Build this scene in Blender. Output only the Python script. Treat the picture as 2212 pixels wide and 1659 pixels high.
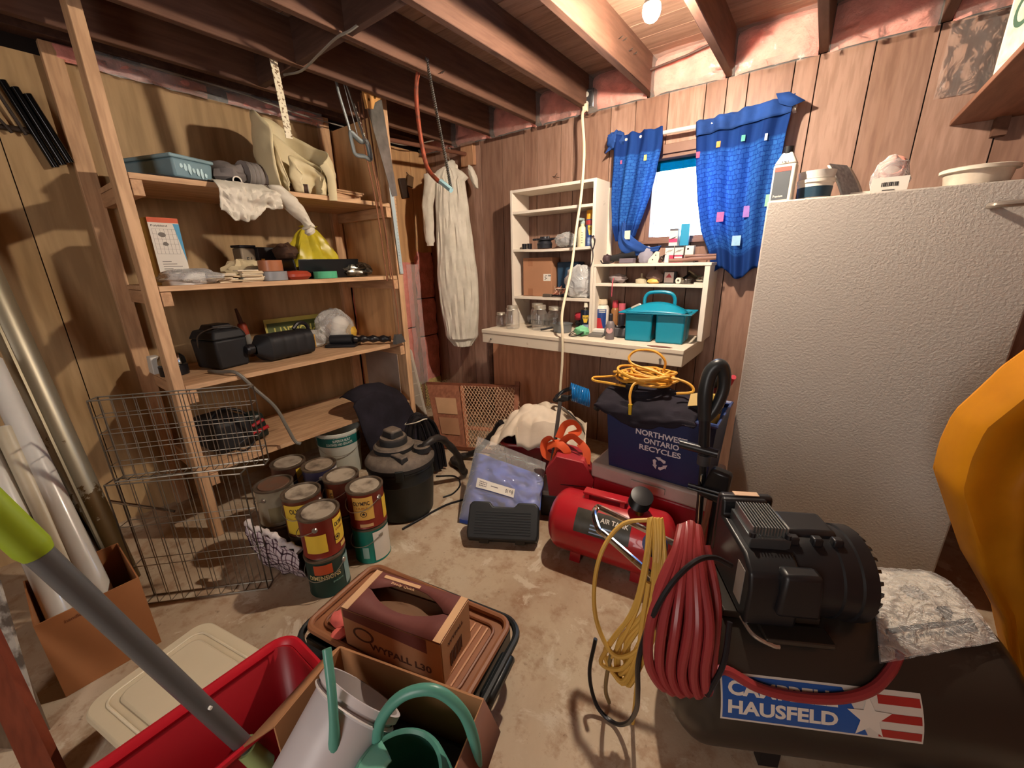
import bpy, math, random
from mathutils import Vector as V, Matrix, noise, Euler
random.seed(7)
S = bpy.context.scene
COL = S.collection
for o in list(bpy.data.objects):
    bpy.data.objects.remove(o)
R = math.radians

# ---------------------------------------------------------------- camera
cam_d = bpy.data.cameras.new('camera'); cam = bpy.data.objects.new('camera', cam_d); COL.objects.link(cam)
cam_d.sensor_width = 36.0; cam_d.sensor_fit = 'HORIZONTAL'; cam_d.lens = 36.0 * 866.7 / 2212.0
cam_d.clip_start = 0.02; cam_d.clip_end = 100
cR = V((0.80149297, 0.59765461, -0.02044483)); cF = V((-0.57680821, 0.7636108, -0.29015657)); cU = cR.cross(cF)
cam.matrix_world = Matrix(((cR.x, cU.x, -cF.x, 2.93764), (cR.y, cU.y, -cF.y, -2.69864), (cR.z, cU.z, -cF.z, 1.35), (0, 0, 0, 1)))
S.camera = cam

# ---------------------------------------------------------------- world, light, exposure
W = bpy.data.worlds.new('daylight'); S.world = W; W.use_nodes = True
W.node_tree.nodes['Background'].inputs[0].default_value = (0.55, 0.75, 1.0, 1)
W.node_tree.nodes['Background'].inputs[1].default_value = 14.0
def area(name, loc, target, size, power, col, portal=False):
    d = bpy.data.lights.new(name, 'AREA'); d.shape = 'RECTANGLE'; d.size, d.size_y = size
    d.energy = power; d.color = col
    o = bpy.data.objects.new(name, d); COL.objects.link(o); o.location = loc
    o.rotation_euler = (V(target) - V(loc)).to_track_quat('-Z', 'Y').to_euler()
    if portal: d.cycles.is_portal = True
    return o
area('window_portal', (2.27, 0.20, 1.70), (2.27, -1, 1.70), (0.50, 0.46), 1, (1, 1, 1), True)
# soft fill light added behind the camera, at the far end of the basement
area('rear_fill_light', (2.6, -4.55, 1.35), (1.6, 0, 1.0), (0.9, 1.7), 20.0, (1.0, 0.92, 0.86))
BULB_POWER = 80.0
vs = S.view_settings
vs.view_transform = 'Standard'; vs.look = 'None'; vs.gamma = 1; vs.use_curve_mapping = False; vs.exposure = 1.05
S.cycles.sample_clamp_indirect = 6.0
S.cycles.caustics_reflective = False; S.cycles.caustics_refractive = False
S.cycles.max_bounces = 10; S.cycles.transparent_max_bounces = 24

# ---------------------------------------------------------------- materials
def srgb(h):
    if isinstance(h, str):
        h = tuple(int(h[i:i+2], 16) for i in (0, 2, 4))
    f = lambda c: c / 12.92 if c <= 0.04045 else ((c + 0.055) / 1.055) ** 2.4
    return tuple(f(c / 255.0) for c in h) + (1,)
class NT:
    def __init__(s, name):
        s.m = bpy.data.materials.new(name); s.m.use_nodes = True; s.t = s.m.node_tree; s.t.nodes.clear()
        s.out = s.n('ShaderNodeOutputMaterial')
    def n(s, t, **k):
        x = s.t.nodes.new(t)
        for a, b in k.items(): setattr(x, a, b)
        return x
    def l(s, a, b): s.t.links.new(a, b)
    def coord(s, stretch=(1, 1, 1), rand=True):
        tc = s.n('ShaderNodeTexCoord'); mp = s.n('ShaderNodeMapping'); mp.inputs['Scale'].default_value = stretch
        s.l(tc.outputs['Object'], mp.inputs['Vector'])
        if rand:
            oi = s.n('ShaderNodeObjectInfo'); mu = s.n('ShaderNodeMath', operation='MULTIPLY'); mu.inputs[1].default_value = 37.0
            s.l(oi.outputs['Random'], mu.inputs[0]); s.l(mu.outputs[0], mp.inputs['Location'])
        return mp.outputs['Vector']
    def noise(s, vec, scale, detail=4, rough=.55, dist=0):
        x = s.n('ShaderNodeTexNoise'); s.l(vec, x.inputs['Vector'])
        x.inputs['Scale'].default_value = scale; x.inputs['Detail'].default_value = detail
        x.inputs['Roughness'].default_value = rough; x.inputs['Distortion'].default_value = dist
        return x.outputs['Fac']
    def ramp(s, fac, stops):
        r = s.n('ShaderNodeValToRGB'); s.l(fac, r.inputs['Fac']); e = r.color_ramp.elements
        e[0].position, e[0].color = stops[0]; e[1].position, e[1].color = stops[-1]
        for p, c in stops[1:-1]:
            q = e.new(p); q.color = c
        return r.outputs['Color']
    def mix(s, fac, a, b, mode='MIX'):
        x = s.n('ShaderNodeMix', data_type='RGBA', blend_type=mode)
        for v, i in ((fac, 0), (a, 6), (b, 7)):
            if hasattr(v, 'is_output'): s.l(v, x.inputs[i])
            else: x.inputs[i].default_value = v
        return x.outputs[2]
    def bsdf(s, col, rough=.5, metal=0, bump=None, bstr=.2, bdist=.01, spec=.5, trans=0, coat=0, alpha=1, ior=1.45):
        b = s.n('ShaderNodeBsdfPrincipled')
        for v, k in ((col, 'Base Color'), (rough, 'Roughness'), (metal, 'Metallic')):
            if hasattr(v, 'is_output'): s.l(v, b.inputs[k])
            else: b.inputs[k].default_value = v
        b.inputs['Specular IOR Level'].default_value = spec; b.inputs['Transmission Weight'].default_value = trans
        b.inputs['Coat Weight'].default_value = coat; b.inputs['Alpha'].default_value = alpha; b.inputs['IOR'].default_value = ior
        if bump is not None:
            u = s.n('ShaderNodeBump'); u.inputs['Strength'].default_value = bstr; u.inputs['Distance'].default_value = bdist
            s.l(bump, u.inputs['Height']); s.l(u.outputs['Normal'], b.inputs['Normal'])
        s.l(b.outputs[0], s.out.inputs['Surface']); return b
MATS = {}
def plain(name, c, rough=.5, metal=0, var=.12, scale=6, bump=0, bscale=60, spec=.5, coat=0, c2=None, thr=(.35, .7), stretch=(1, 1, 1)):
    if name in MATS: return MATS[name]
    t = NT(name); v = t.coord(stretch); c = srgb(c)
    n = t.noise(v, scale, 5)
    if c2 is not None:
        col = t.ramp(n, [(thr[0], c), (thr[1], srgb(c2))])
    elif var:
        col = t.ramp(n, [(.3, tuple(x * (1 - var) for x in c[:3]) + (1,)), (.7, tuple(min(1, x * (1 + var)) for x in c[:3]) + (1,))])
    else: col = c
    t.bsdf(col, rough, metal, t.noise(v, bscale, 3) if bump else None, bump, .01, spec, coat=coat)
    MATS[name] = t.m; return t.m
def wood(name, c1, c2, axis='z', rough=.6, knots=True, s=1.0, bump=.12, c3=None, coat=0):
    if name in MATS: return MATS[name]
    t = NT(name); st = {'x': (.12, 1, 1), 'y': (1, .12, 1), 'z': (1, 1, .12)}[axis]
    v = t.coord(tuple(q * s for q in st))
    a = t.noise(v, 9, 6, .6, 1.2); b = t.noise(v, 48, 3, .5)
    col = t.ramp(a, [(.3, srgb(c1)), (.72, srgb(c2))])
    dk = t.ramp(b, [(.38, (.62, .58, .55, 1)), (.58, (1, 1, 1, 1))])
    col = t.mix(.55, col, dk, 'MULTIPLY')
    if knots:
        vo = t.n('ShaderNodeTexVoronoi'); t.l(t.coord(tuple(q * s for q in {'x': (1.6, 5, 5), 'y': (5, 1.6, 5), 'z': (5, 5, 1.6)}[axis])), vo.inputs['Vector']); vo.inputs['Scale'].default_value = 1.0
        kn = t.ramp(vo.outputs['Distance'], [(.03, (.30, .2, .14, 1)), (.10, (1, 1, 1, 1))])
        col = t.mix(.75, col, kn, 'MULTIPLY')
    t.bsdf(col, rough, 0, b, bump, .004, .35, coat=coat); MATS[name] = t.m; return t.m
def film(name, tint=(1, 1, 1), clear=.75, rough=.12, bump=.6, scale=14):
    """thin clear plastic sheet: mostly see-through, with sharp crinkled highlights"""
    if name in MATS: return MATS[name]
    t = NT(name); v = t.coord()
    tr = t.n('ShaderNodeBsdfTransparent'); tr.inputs[0].default_value = tuple(tint) + (1,)
    b = t.n('ShaderNodeBsdfPrincipled'); b.inputs['Base Color'].default_value = tuple(tint) + (1,); b.inputs['Roughness'].default_value = rough
    b.inputs['Specular IOR Level'].default_value = 1.0
    u = t.n('ShaderNodeBump'); u.inputs['Strength'].default_value = bump; u.inputs['Distance'].default_value = .03
    t.l(t.noise(v, scale, 4, .6, .8), u.inputs['Height']); t.l(u.outputs[0], b.inputs['Normal'])
    fr = t.n('ShaderNodeFresnel'); fr.inputs[0].default_value = 1.5; t.l(u.outputs[0], fr.inputs['Normal'])
    ad = t.n('ShaderNodeMath', operation='ADD', use_clamp=True); t.l(fr.outputs[0], ad.inputs[0]); ad.inputs[1].default_value = 1 - clear - .04
    mx = t.n('ShaderNodeMixShader'); t.l(ad.outputs[0], mx.inputs[0]); t.l(tr.outputs[0], mx.inputs[1]); t.l(b.outputs[0], mx.inputs[2])
    t.l(mx.outputs[0], t.out.inputs['Surface']); MATS[name] = t.m; return t.m
def cloth(name, c, c2=None, trans=0.0, scale=30, rough=.85, bump=.25, bscale=220):
    if name in MATS: return MATS[name]
    t = NT(name); v = t.coord(); c = srgb(c); c2 = srgb(c2) if c2 else tuple(x * .82 for x in c[:3]) + (1,)
    col = t.ramp(t.noise(v, scale, 4), [(.3, c2), (.7, c)])
    b = t.bsdf(col, rough, 0, t.noise(v, bscale, 2), bump, .002, .2)
    if trans:
        tl = t.n('ShaderNodeBsdfTranslucent'); t.l(col, tl.inputs[0]); mx = t.n('ShaderNodeMixShader'); mx.inputs[0].default_value = trans
        t.l(b.outputs[0], mx.inputs[1]); t.l(tl.outputs[0], mx.inputs[2]); t.l(mx.outputs[0], t.out.inputs['Surface'])
    MATS[name] = t.m; return t.m
def glow(name, c, strength):
    t = NT(name); e = t.n('ShaderNodeEmission'); e.inputs[0].default_value = c; e.inputs[1].default_value = strength
    t.l(e.outputs[0], t.out.inputs['Surface']); return t.m

# ---------------------------------------------------------------- mesh builder
PM = {}
def cat(pts, n=6, closed=False):
    """Catmull-Rom through points"""
    P = [V(p) for p in pts]; out = []; m = len(P)
    rng = range(m if closed else m - 1)
    for i in rng:
        p0 = P[(i - 1) % m] if (closed or i > 0) else P[0] * 2 - P[1]
        p1, p2 = P[i], P[(i + 1) % m]
        p3 = P[(i + 2) % m] if (closed or i + 2 < m) else P[-1] * 2 - P[-2]
        for k in range(n):
            t = k / n
            out.append(.5 * ((2 * p1) + (p2 - p0) * t + (2 * p0 - 5 * p1 + 4 * p2 - p3) * t * t + (3 * p1 - p0 - 3 * p2 + p3) * t ** 3))
    if not closed: out.append(P[-1])
    return out
class MB:
    base = Matrix()
    def __init__(s): s.v = []; s.f = []; s.mi = []; s.i = 0; s.T = MB.base.copy()
    def at(s, loc=(0, 0, 0), rot=(0, 0, 0)):
        s.T = MB.base @ Matrix.Translation(V(loc)) @ Euler([R(a) for a in rot]).to_matrix().to_4x4(); return s
    def add(s, vs, fs):
        b = len(s.v); s.v += [s.T @ V(p) for p in vs]
        for f in fs: s.f.append([b + i for i in f]); s.mi.append(s.i)
        return s
    def box(s, c, d, top=(1, 1), shift=(0, 0)):
        x, y, z = c; a, b, h = d[0] / 2, d[1] / 2, d[2] / 2; tx, ty = top; sx, sy = shift
        vs = [(x - a, y - b, z - h), (x + a, y - b, z - h), (x + a, y + b, z - h), (x - a, y + b, z - h)]
        vs += [(x - a * tx + sx, y - b * ty + sy, z + h), (x + a * tx + sx, y - b * ty + sy, z + h), (x + a * tx + sx, y + b * ty + sy, z + h), (x - a * tx + sx, y + b * ty + sy, z + h)]
        return s.add(vs, [(3, 2, 1, 0), (4, 5, 6, 7), (0, 1, 5, 4), (1, 2, 6, 5), (2, 3, 7, 6), (3, 0, 4, 7)])
    def bb(s, x0, x1, y0, y1, z0, z1): return s.box(((x0 + x1) / 2, (y0 + y1) / 2, (z0 + z1) / 2), (abs(x1 - x0), abs(y1 - y0), abs(z1 - z0)))
    def lathe(s, prof, c=(0, 0, 0), n=28, axis=None, sx=1, sy=1):
        c = V(c); q = V(axis).normalized().to_track_quat('Z', 'Y').to_matrix() if axis else Matrix.Identity(3)
        vs = []; fs = []; rings = []
        for r, z in prof:
            if r < 1e-6: rings.append([len(vs)]); vs.append(c + q @ V((0, 0, z)))
            else:
                rings.append(list(range(len(vs), len(vs) + n)))
                for k in range(n):
                    a = 2 * math.pi * k / n; vs.append(c + q @ V((r * math.cos(a) * sx, r * math.sin(a) * sy, z)))
        for A, B in zip(rings, rings[1:]):
            for k in range(n):
                j = (k + 1) % n
                if len(A) == 1 and len(B) == 1: continue
                if len(A) == 1: fs.append((A[0], B[j], B[k]))
                elif len(B) == 1: fs.append((A[k], A[j], B[0]))
                else: fs.append((A[k], A[j], B[j], B[k]))
        return s.add(vs, fs)
    def cyl(s, p0, p1, r0, r1=None, n=16):
        p0, p1 = V(p0), V(p1); r1 = r0 if r1 is None else r1; h = (p1 - p0).length
        return s.lathe([(0, 0), (r0, 0), (r1, h), (0, h)], p0, n, p1 - p0)
    def tube(s, pts, r, n=8, closed=False, flat=1.0):
        P = [V(p) for p in pts]; m = len(P); vs = []; fs = []
        rr = r if callable(r) else (lambda t: r)
        t0 = (P[1] - P[0]).normalized(); nrm = t0.orthogonal().normalized(); prev = t0
        for i, p in enumerate(P):
            if closed: t = (P[(i + 1) % m] - P[i - 1])
            else: t = P[min(i + 1, m - 1)] - P[max(i - 1, 0)]
            t = t.normalized() if t.length > 1e-9 else prev
            q = prev.rotation_difference(t); nrm = (q @ nrm); nrm = (nrm - t * nrm.dot(t)).normalized(); prev = t
            bn = t.cross(nrm); ra = rr(i / max(1, m - 1))
            for k in range(n):
                a = 2 * math.pi * k / n; vs.append(p + nrm * (ra * math.cos(a)) + bn * (ra * flat * math.sin(a)))
        for i in range(m if closed else m - 1):
            j = (i + 1) % m
            for k in range(n):
                k2 = (k + 1) % n; fs.append((i * n + k, i * n + k2, j * n + k2, j * n + k))
        if not closed:
            fs.append(tuple(range(n))[::-1]); fs.append(tuple((m - 1) * n + k for k in range(n)))
        return s.add(vs, fs)
    def grid(s, fn, nu, nv, cu=False, cv=False):
        vs = [fn(i / (nu if cu else nu - 1), j / (nv if cv else nv - 1)) for i in range(nu) for j in range(nv)]
        fs = []
        for i in range(nu if cu else nu - 1):
            for j in range(nv if cv else nv - 1):
                i2, j2 = (i + 1) % nu, (j + 1) % nv
                fs.append((i * nv + j, i2 * nv + j, i2 * nv + j2, i * nv + j2))
        return s.add(vs, fs)
    def prism(s, poly, z0, z1, scale=1.0):
        n = len(poly); cx = sum(p[0] for p in poly) / n; cy = sum(p[1] for p in poly) / n
        vs = [(x, y, z0) for x, y in poly] + [(cx + (x - cx) * scale, cy + (y - cy) * scale, z1) for x, y in poly]
        return s.add(vs, [tuple(range(n))[::-1], tuple(range(n, 2 * n))] + [(i, (i + 1) % n, n + (i + 1) % n, n + i) for i in range(n)])
    def blob(s, c, d, amp=.15, freq=2.0, n=20, seed=0, flat=None):
        """crumpled lump"""
        c = V(c)
        def fn(u, v):
            a = 2 * math.pi * u; b = math.pi * v - math.pi / 2
            p = V((math.cos(b) * math.cos(a), math.cos(b) * math.sin(a), math.sin(b)))
            k = 1 + amp * noise.noise(p * freq + V((seed * 3.1, seed, 0))) + amp * .6 * noise.noise(p * freq * 2.7 + V((seed, 5, seed)))
            q = V((p.x * d[0] / 2 * k, p.y * d[1] / 2 * k, p.z * d[2] / 2 * k))
            if flat is not None and q.z < flat: q.z = flat
            return c + q
        return s.grid(fn, n, max(6, n // 2 + 1), cu=True)
    def text(s, txt, w, h, fn, bold=.012, dens=0):
        """flat lettering: fn(u 0..w, v 0..h) -> point; letters fill the w x h field"""
        cu = bpy.data.curves.new('t', 'FONT'); cu.body = txt; cu.offset = bold; cu.resolution_u = 3
        ob = bpy.data.objects.new('t', cu); COL.objects.link(ob)
        me = bpy.data.meshes.new_from_object(ob.evaluated_get(bpy.context.evaluated_depsgraph_get()))
        bpy.data.objects.remove(ob); bpy.data.curves.remove(cu)
        if len(me.vertices):
            xs = [v.co.x for v in me.vertices]; ys = [v.co.y for v in me.vertices]
            x0, x1, y0, y1 = min(xs), max(xs), min(ys), max(ys)
            s.add([fn((v.co.x - x0) / (x1 - x0 + 1e-9) * w, (v.co.y - y0) / (y1 - y0 + 1e-9) * h) for v in me.vertices], [tuple(p.vertices) for p in me.polygons])
        bpy.data.meshes.remove(me); return s
    def build(s, name, mat, parent=None, world=False, smooth=35, bevel=0, solid=0, sub=0, seg=2, label=None, kind=None, wire=0):
        me = bpy.data.meshes.new(name)
        vs = s.v
        if parent is not None and world:
            inv = PM[parent.name].inverted(); vs = [inv @ p for p in vs]
        me.from_pydata([tuple(p) for p in vs], [], s.f)
        mats = mat if isinstance(mat, (list, tuple)) else [mat]
        for m in mats: me.materials.append(m)
        if len(mats) > 1: me.polygons.foreach_set('material_index', s.mi)
        me.polygons.foreach_set('use_smooth', [True] * len(me.polygons))
        me.update(); me.validate()
        try: me.set_sharp_from_angle(angle=R(smooth))
        except Exception: pass
        o = bpy.data.objects.new(name, me); COL.objects.link(o)
        if parent is not None: o.parent = parent; PM[o.name] = PM[parent.name].copy()
        else: PM[o.name] = Matrix()
        if solid: q = o.modifiers.new('thick', 'SOLIDIFY'); q.thickness = solid; q.offset = 0
        if sub: q = o.modifiers.new('sub', 'SUBSURF'); q.levels = q.render_levels = sub
        if bevel: q = o.modifiers.new('bev', 'BEVEL'); q.width = bevel; q.segments = seg; q.limit_method = 'ANGLE'; q.angle_limit = R(40)
        if label: o['label'] = label
        if kind: o['kind'] = kind
        return o
def tag(o, label, category, group=None):
    o['label'] = label; o['category'] = category
    if group: o['group'] = group
    return o
def thing(name, label, category, loc=(0, 0, 0), rz=0, group=None, rot=None):
    o = bpy.data.objects.new(name, None); COL.objects.link(o); o.empty_display_size = .05
    e = Euler([R(a) for a in rot]) if rot else Euler((0, 0, R(rz)))
    o.location = loc; o.rotation_euler = e
    PM[o.name] = Matrix.Translation(V(loc)) @ e.to_matrix().to_4x4()
    return tag(o, label, category, group)
def solo(mb, name, mat, label, category, base, group=None, **k):
    """a thing that is one mesh, its origin at its base"""
    b = V(base); mb.v = [p - b for p in mb.v]
    o = mb.build(name, mat, **k); o.location = b; PM[o.name] = Matrix.Translation(b)
    return tag(o, label, category, group)
def dup(root, loc, rz=0, label=None, group=None):
    r = root.copy(); COL.objects.link(r); r.location = loc; r.rotation_euler = (0, 0, R(rz))
    PM[r.name] = Matrix.Translation(V(loc)) @ Euler((0, 0, R(rz))).to_matrix().to_4x4()
    if label: r['label'] = label
    if group: r['group'] = group
    for ch in list(root.children):
        c_ = ch.copy(); COL.objects.link(c_); c_.parent = r; PM[c_.name] = PM[r.name].copy()
        for g in list(ch.children):
            d_ = g.copy(); COL.objects.link(d_); d_.parent = c_
    return r
def struct(mb, name, mat, **k): return mb.build(name, mat, kind='structure', **k)
def nz(x, y, z=0, s=0): return noise.noise(V((x, y, z + s * 7.3)))
# ================================================================ the setting
m_panel = [wood('panel_a', '8d6c5b', 'a08070', 'z', .42, False, 1.0, .05), wood('panel_b', '967564', 'a98979', 'z', .42, False, 1.2, .05), wood('panel_c', '846353', '987767', 'z', .42, False, .9, .05)]
m_dark = plain('dark_backing', '1d1411', .9, var=.1)
m_joist = wood('joist_wood', '573c31', '71503f', 'y', .75, True, 1.0, .2)
m_blockw = wood('blocking_wood', '4a332b', '60463b', 'x', .75, True, 1.0, .2)
m_sub = wood('subfloor_wood', '8a6a58', 'a88772', 'x', .7, True, 1.0, .2)
m_stud = wood('stud_wood', 'c79e78', 'd9b28c', 'z', .6, True, 1.0, .12)
m_studx = wood('shelf_wood', 'c29a76', 'd6b08a', 'y', .6, True, 1.0, .12)
m_cleat = wood('cleat_wood', 'c09672', 'd3aa84', 'x', .6, True, 1.0, .12)
m_ply = wood('plywood', 'a88a62', 'b89a72', 'z', .6, False, .5, .06)
m_tan = wood('tan_board', 'd0a272', 'deb383', 'z', .65, False, .4, .05)
m_pink = plain('pink_insulation', 'de968c', .95, var=.2, scale=14, bump=.7, bscale=55, spec=.1)
m_yel = plain('yellow_insulation', 'c9b276', .95, var=.25, scale=20, bump=.7, bscale=70, spec=.1)
m_film = film('clear_film')
m_film_soft = film('clear_film_soft', (1, .97, .93), .90, .2, .5, 9)

def concrete():
    t = NT('concrete'); v = t.coord((1, 1, 1), False)
    a = t.noise(v, 2.2, 8, .62, .4); b = t.noise(v, 9, 8, .7); c_ = t.noise(v, 34, 5, .7); d_ = t.noise(v, 5.5, 6, .65, .6)
    col = t.ramp(a, [(.32, srgb('a58c74')), (.5, srgb('b5a189')), (.68, srgb('c2b29b'))])
    col = t.mix(t.ramp(b, [(.50, (0, 0, 0, 1)), (.62, (.55, .55, .55, 1))]), col, srgb('8d6648'))
    col = t.mix(t.ramp(d_, [(.58, (0, 0, 0, 1)), (.64, (.7, .7, .7, 1))]), col, srgb('d2c7b4'))
    col = t.mix(t.ramp(c_, [(.62, (0, 0, 0, 1)), (.70, (.6, .6, .6, 1))]), col, srgb('6b5340'))
    t.bsdf(col, t.ramp(a, [(.3, (.55, .55, .55, 1)), (.7, (.8, .8, .8, 1))]), 0, c_, .25, .004, .35); return t.m
m_conc = concrete()
struct(MB().bb(-.1, 4.1, -4.7, .1, -.1, 0), 'floor', m_conc)

H = 2.26
WX0, WX1, WZ0, WZ1 = 1.985, 2.56, 1.462, 1.945
wb = struct(MB().bb(-.1, WX0, .012, .14, 0, 2.46).bb(WX1, 4.1, .012, .14, 0, 2.46).bb(WX0, WX1, .012, .14, 0, WZ0).bb(WX0, WX1, .012, .14, WZ1, 2.46), 'wall_back', m_dark)
gr = [0, .13, .30, .482, .64, .853, 1.056, 1.167, 1.363, 1.46, 1.722, 1.881, 2.073, 2.271, 2.375, 2.474, 2.671, 2.767, 2.969, 3.172, 3.416, 3.56, 3.78, 4.0]
for i, (a, b) in enumerate(zip(gr, gr[1:])):
    x0, x1 = a + .0022, b - .0022; mt = m_panel[(i * 7 + i // 3) % 3]
    segs = [(x0, x1, 0, H)]
    if x1 > WX0 and x0 < WX1:
        segs = [(x0, x1, 0, WZ0), (x0, x1, WZ1, H)]
        if x0 < WX0: segs.append((x0, WX0, WZ0, WZ1))
        if x1 > WX1: segs.append((WX1, x1, WZ0, WZ1))
    mb = MB()
    for q in segs: mb.bb(q[0], q[1], -.002, .012, q[2], q[3])
    mb.build('panel_board', mt, wb, bevel=.0012, seg=1)

# window: frame, pane with a blue strip of film, sill
win = struct(MB().bb(WX0, WX0 + .028, .0, .13, WZ0, WZ1).bb(WX1 - .028, WX1, .0, .13, WZ0, WZ1).bb(WX0 + .028, WX1 - .028, 0, .13, WZ1 - .02, WZ1).bb(WX0 + .028, WX1 - .028, 0, .13, WZ0, WZ0 + .022), 'window_1', plain('window_wood', '7a5a4c', .6), bevel=.002)
def pane():
    t = NT('window_glass'); tr = t.n('ShaderNodeBsdfTransparent'); gl = t.n('ShaderNodeBsdfGlossy'); gl.inputs['Roughness'].default_value = .03
    fr = t.n('ShaderNodeFresnel'); fr.inputs[0].default_value = 1.45; mx = t.n('ShaderNodeMixShader')
    t.l(fr.outputs[0], mx.inputs[0]); t.l(tr.outputs[0], mx.inputs[1]); t.l(gl.outputs[0], mx.inputs[2]); t.l(mx.outputs[0], t.out.inputs['Surface']); return t.m
MB().bb(WX0 + .028, WX1 - .028, .075, .079, WZ0 + .022, WZ1 - .02).build('pane', pane(), win)
def tint():
    t = NT('blue_window_film'); tr = t.n('ShaderNodeBsdfTransparent'); tr.inputs[0].default_value = (.010, .10, .135, 1); t.l(tr.outputs[0], t.out.inputs['Surface']); return t.m
MB().bb(WX0 + .028, WX1 - .028, .066, .068, 1.868, WZ1 - .02).build('blue_film_strip', tint(), win, label='translucent blue strip across the top of the pane')
MB().bb(WX0 - .03, WX1 + .03, -.035, .02, WZ0 - .02, WZ0).build('sill', plain('window_wood', '7a5a4c'), win, bevel=.003)
MB().bb(WX0 - .02, WX1 + .02, -.016, 0, WZ1, WZ1 + .05).build('head_trim', plain('window_wood', '7a5a4c'), win, bevel=.002)

# left wall: plywood sheets, tan boards, pink batts between studs
wl = struct(MB().bb(-.14, -.02, -4.7, .14, 0, 2.46), 'wall_left', m_dark)
for y0, y1 in ((-4.6, -3.66), (-3.655, -2.44), (-2.436, -.875)):
    MB().bb(-.02, 0, y0, y1, .0, 2.27).build('plywood_sheet', m_ply, wl)
for y0, y1, z0 in ((-.865, -.405, 1.365), (-.400, -.176, 1.365), (-.171, -.004, 1.452)):
    MB().bb(-.02, .004, y0, y1, z0, 2.265).build('tan_board', m_tan, wl, bevel=.002)
MB().bb(-.02, .07, -4.6, -.02, 2.335, 2.425).build('top_plate', m_blockw, wl, bevel=.003)
for y in (-.262, -.84): MB().bb(-.02, .0, y, y + .038, 0, 1.36).build('stud', wood('stud_dark', 'a06c50', 'b67f60', 'z', .7), wl)
def batt(x, y0, y1, z0, z1, seed, amp=.022, ax='x', mat=None):
    def fn(u, v):
        y = y0 + (y1 - y0) * u; z = z0 + (z1 - z0) * v
        e = min(1, 7 * min(u, 1 - u)) * .5 + min(1, 7 * min(v, 1 - v)) * .5
        d = amp * (e - .5) + .012 * nz(y * 9, z * 9, 0, seed) + .006 * nz(y * 30, z * 30, 0, seed)
        return (x + d, y, z) if ax == 'x' else (y, x - d, z)
    return MB().grid(fn, 18, 16)
for k, (y0, y1, z0, z1) in enumerate(((-.865, -.262, .80, 1.37), (-.865, -.262, .24, .79), (-.222, -.004, 1.05, 1.46), (-.222, -.004, .70, 1.04), (-.222, -.004, .25, .69))):
    batt(.002, y0, y1, z0, z1, k).build('insulation_batt', m_pink, wl)
for k, (y0, y1) in enumerate(((-.86, -.262), (-.222, -.004))):
    batt(.004, y0, y1, .0, .27, 9 + k, .016).build('yellow_foam', m_yel, wl)
for k, y in enumerate((-2.05, -1.75, -1.35, -1.05)):
    batt(.03, y - .16, y + .14, 2.262, 2.33, 20 + k, .03).build('insulation_tuft', m_pink, wl)
MB().grid(lambda u, v: (.028 + .012 * nz(u * 9, v * 14), -.335 + .14 * u, .25 + 1.1 * v), 10, 24).build('vapour_film', m_film, wl, label='crinkled clear vapour barrier')
MB().grid(lambda u, v: (.055 + .03 * nz(u * 16, v * 3), -2.1 + 1.15 * u, 2.25 + .09 * v), 30, 6).build('vapour_film', m_film, wl)
struct(MB().bb(4.0, 4.14, -4.7, .14, 0, 2.46), 'wall_right', wood('panel_far', '8d5d45', 'a37158', 'z', .5, False))
struct(MB().bb(-.1, 4.1, -4.74, -4.6, 0, 2.46), 'wall_front', plain('far_wall', 'a08a74', .8))

# ceiling: subfloor boards on joists
ce = struct(MB().bb(-.1, 4.1, -4.7, .14, 2.466, 2.53), 'ceiling', m_dark)
y = .0
k = 0
while y > -4.6:
    MB().bb(0, 4.0, y - .137, y, 2.444, 2.466).build('subfloor_board', m_sub, ce, bevel=.002, seg=1); y -= .1395
JX = [.0, .385, .78, 1.19, 1.58, 1.97, 2.385, 2.78, 3.18, 3.585, 3.98]
for x in JX[1:-1]:
    MB().bb(x - .019, x + .019, -4.6, -.001, H + .002, 2.444).build('joist', m_joist, ce, bevel=.003, seg=1)
for x0, x1 in zip(JX[1:6], JX[2:7]):
    if x1 < 2.1: MB().bb(x0 + .019, x1 - .019, -1.50, -1.462, H + .004, 2.444).build('blocking', m_blockw, ce, bevel=.003, seg=1)
for k, (x0, x1) in enumerate(zip(JX, JX[1:])):
    batt(-.03, x0 + .022, x1 - .022, H - .004, 2.444, 40 + k, .05, 'y').build('rim_insulation', m_pink, wb)
    MB().grid(lambda u, v: (x0 + .02 + (x1 - x0 - .04) * u, -.078 - .02 * nz(u * 7, v * 7, k), H - .03 + .21 * v), 18, 10).build('rim_vapour_film', m_film_soft, wb)
MB().grid(lambda u, v: (3.20 + .20 * u, -.006 - .018 * abs(nz(u * 12, v * 16, 3)), 1.98 + .27 * v), 16, 18).build('loose_film', m_film_soft, wb, label='torn crinkled clear plastic hanging below the joist')
# bent nails and staples in the joists and panelling
nail = plain('nail_steel', '6b625c', .4, .9)
for x, yy, z in ((1.205, -.95, 2.285), (1.99, -.55, 2.35), (1.99, -.50, 2.36), (1.99, -.42, 2.345), (1.99, -.36, 2.35)):
    MB().tube([(x, yy, z), (x + .02, yy, z + .006), (x + .025, yy - .03, z - .012)], .0022, 5).build('nail', nail, ce)
MB().tube([(1.335, -.002, 1.94), (1.335, -.035, 1.915)], .002, 5).tube([(1.30, -.002, 1.925), (1.37, -.03, 1.905)], .002, 5).build('bent_nails', nail, wb)

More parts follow.
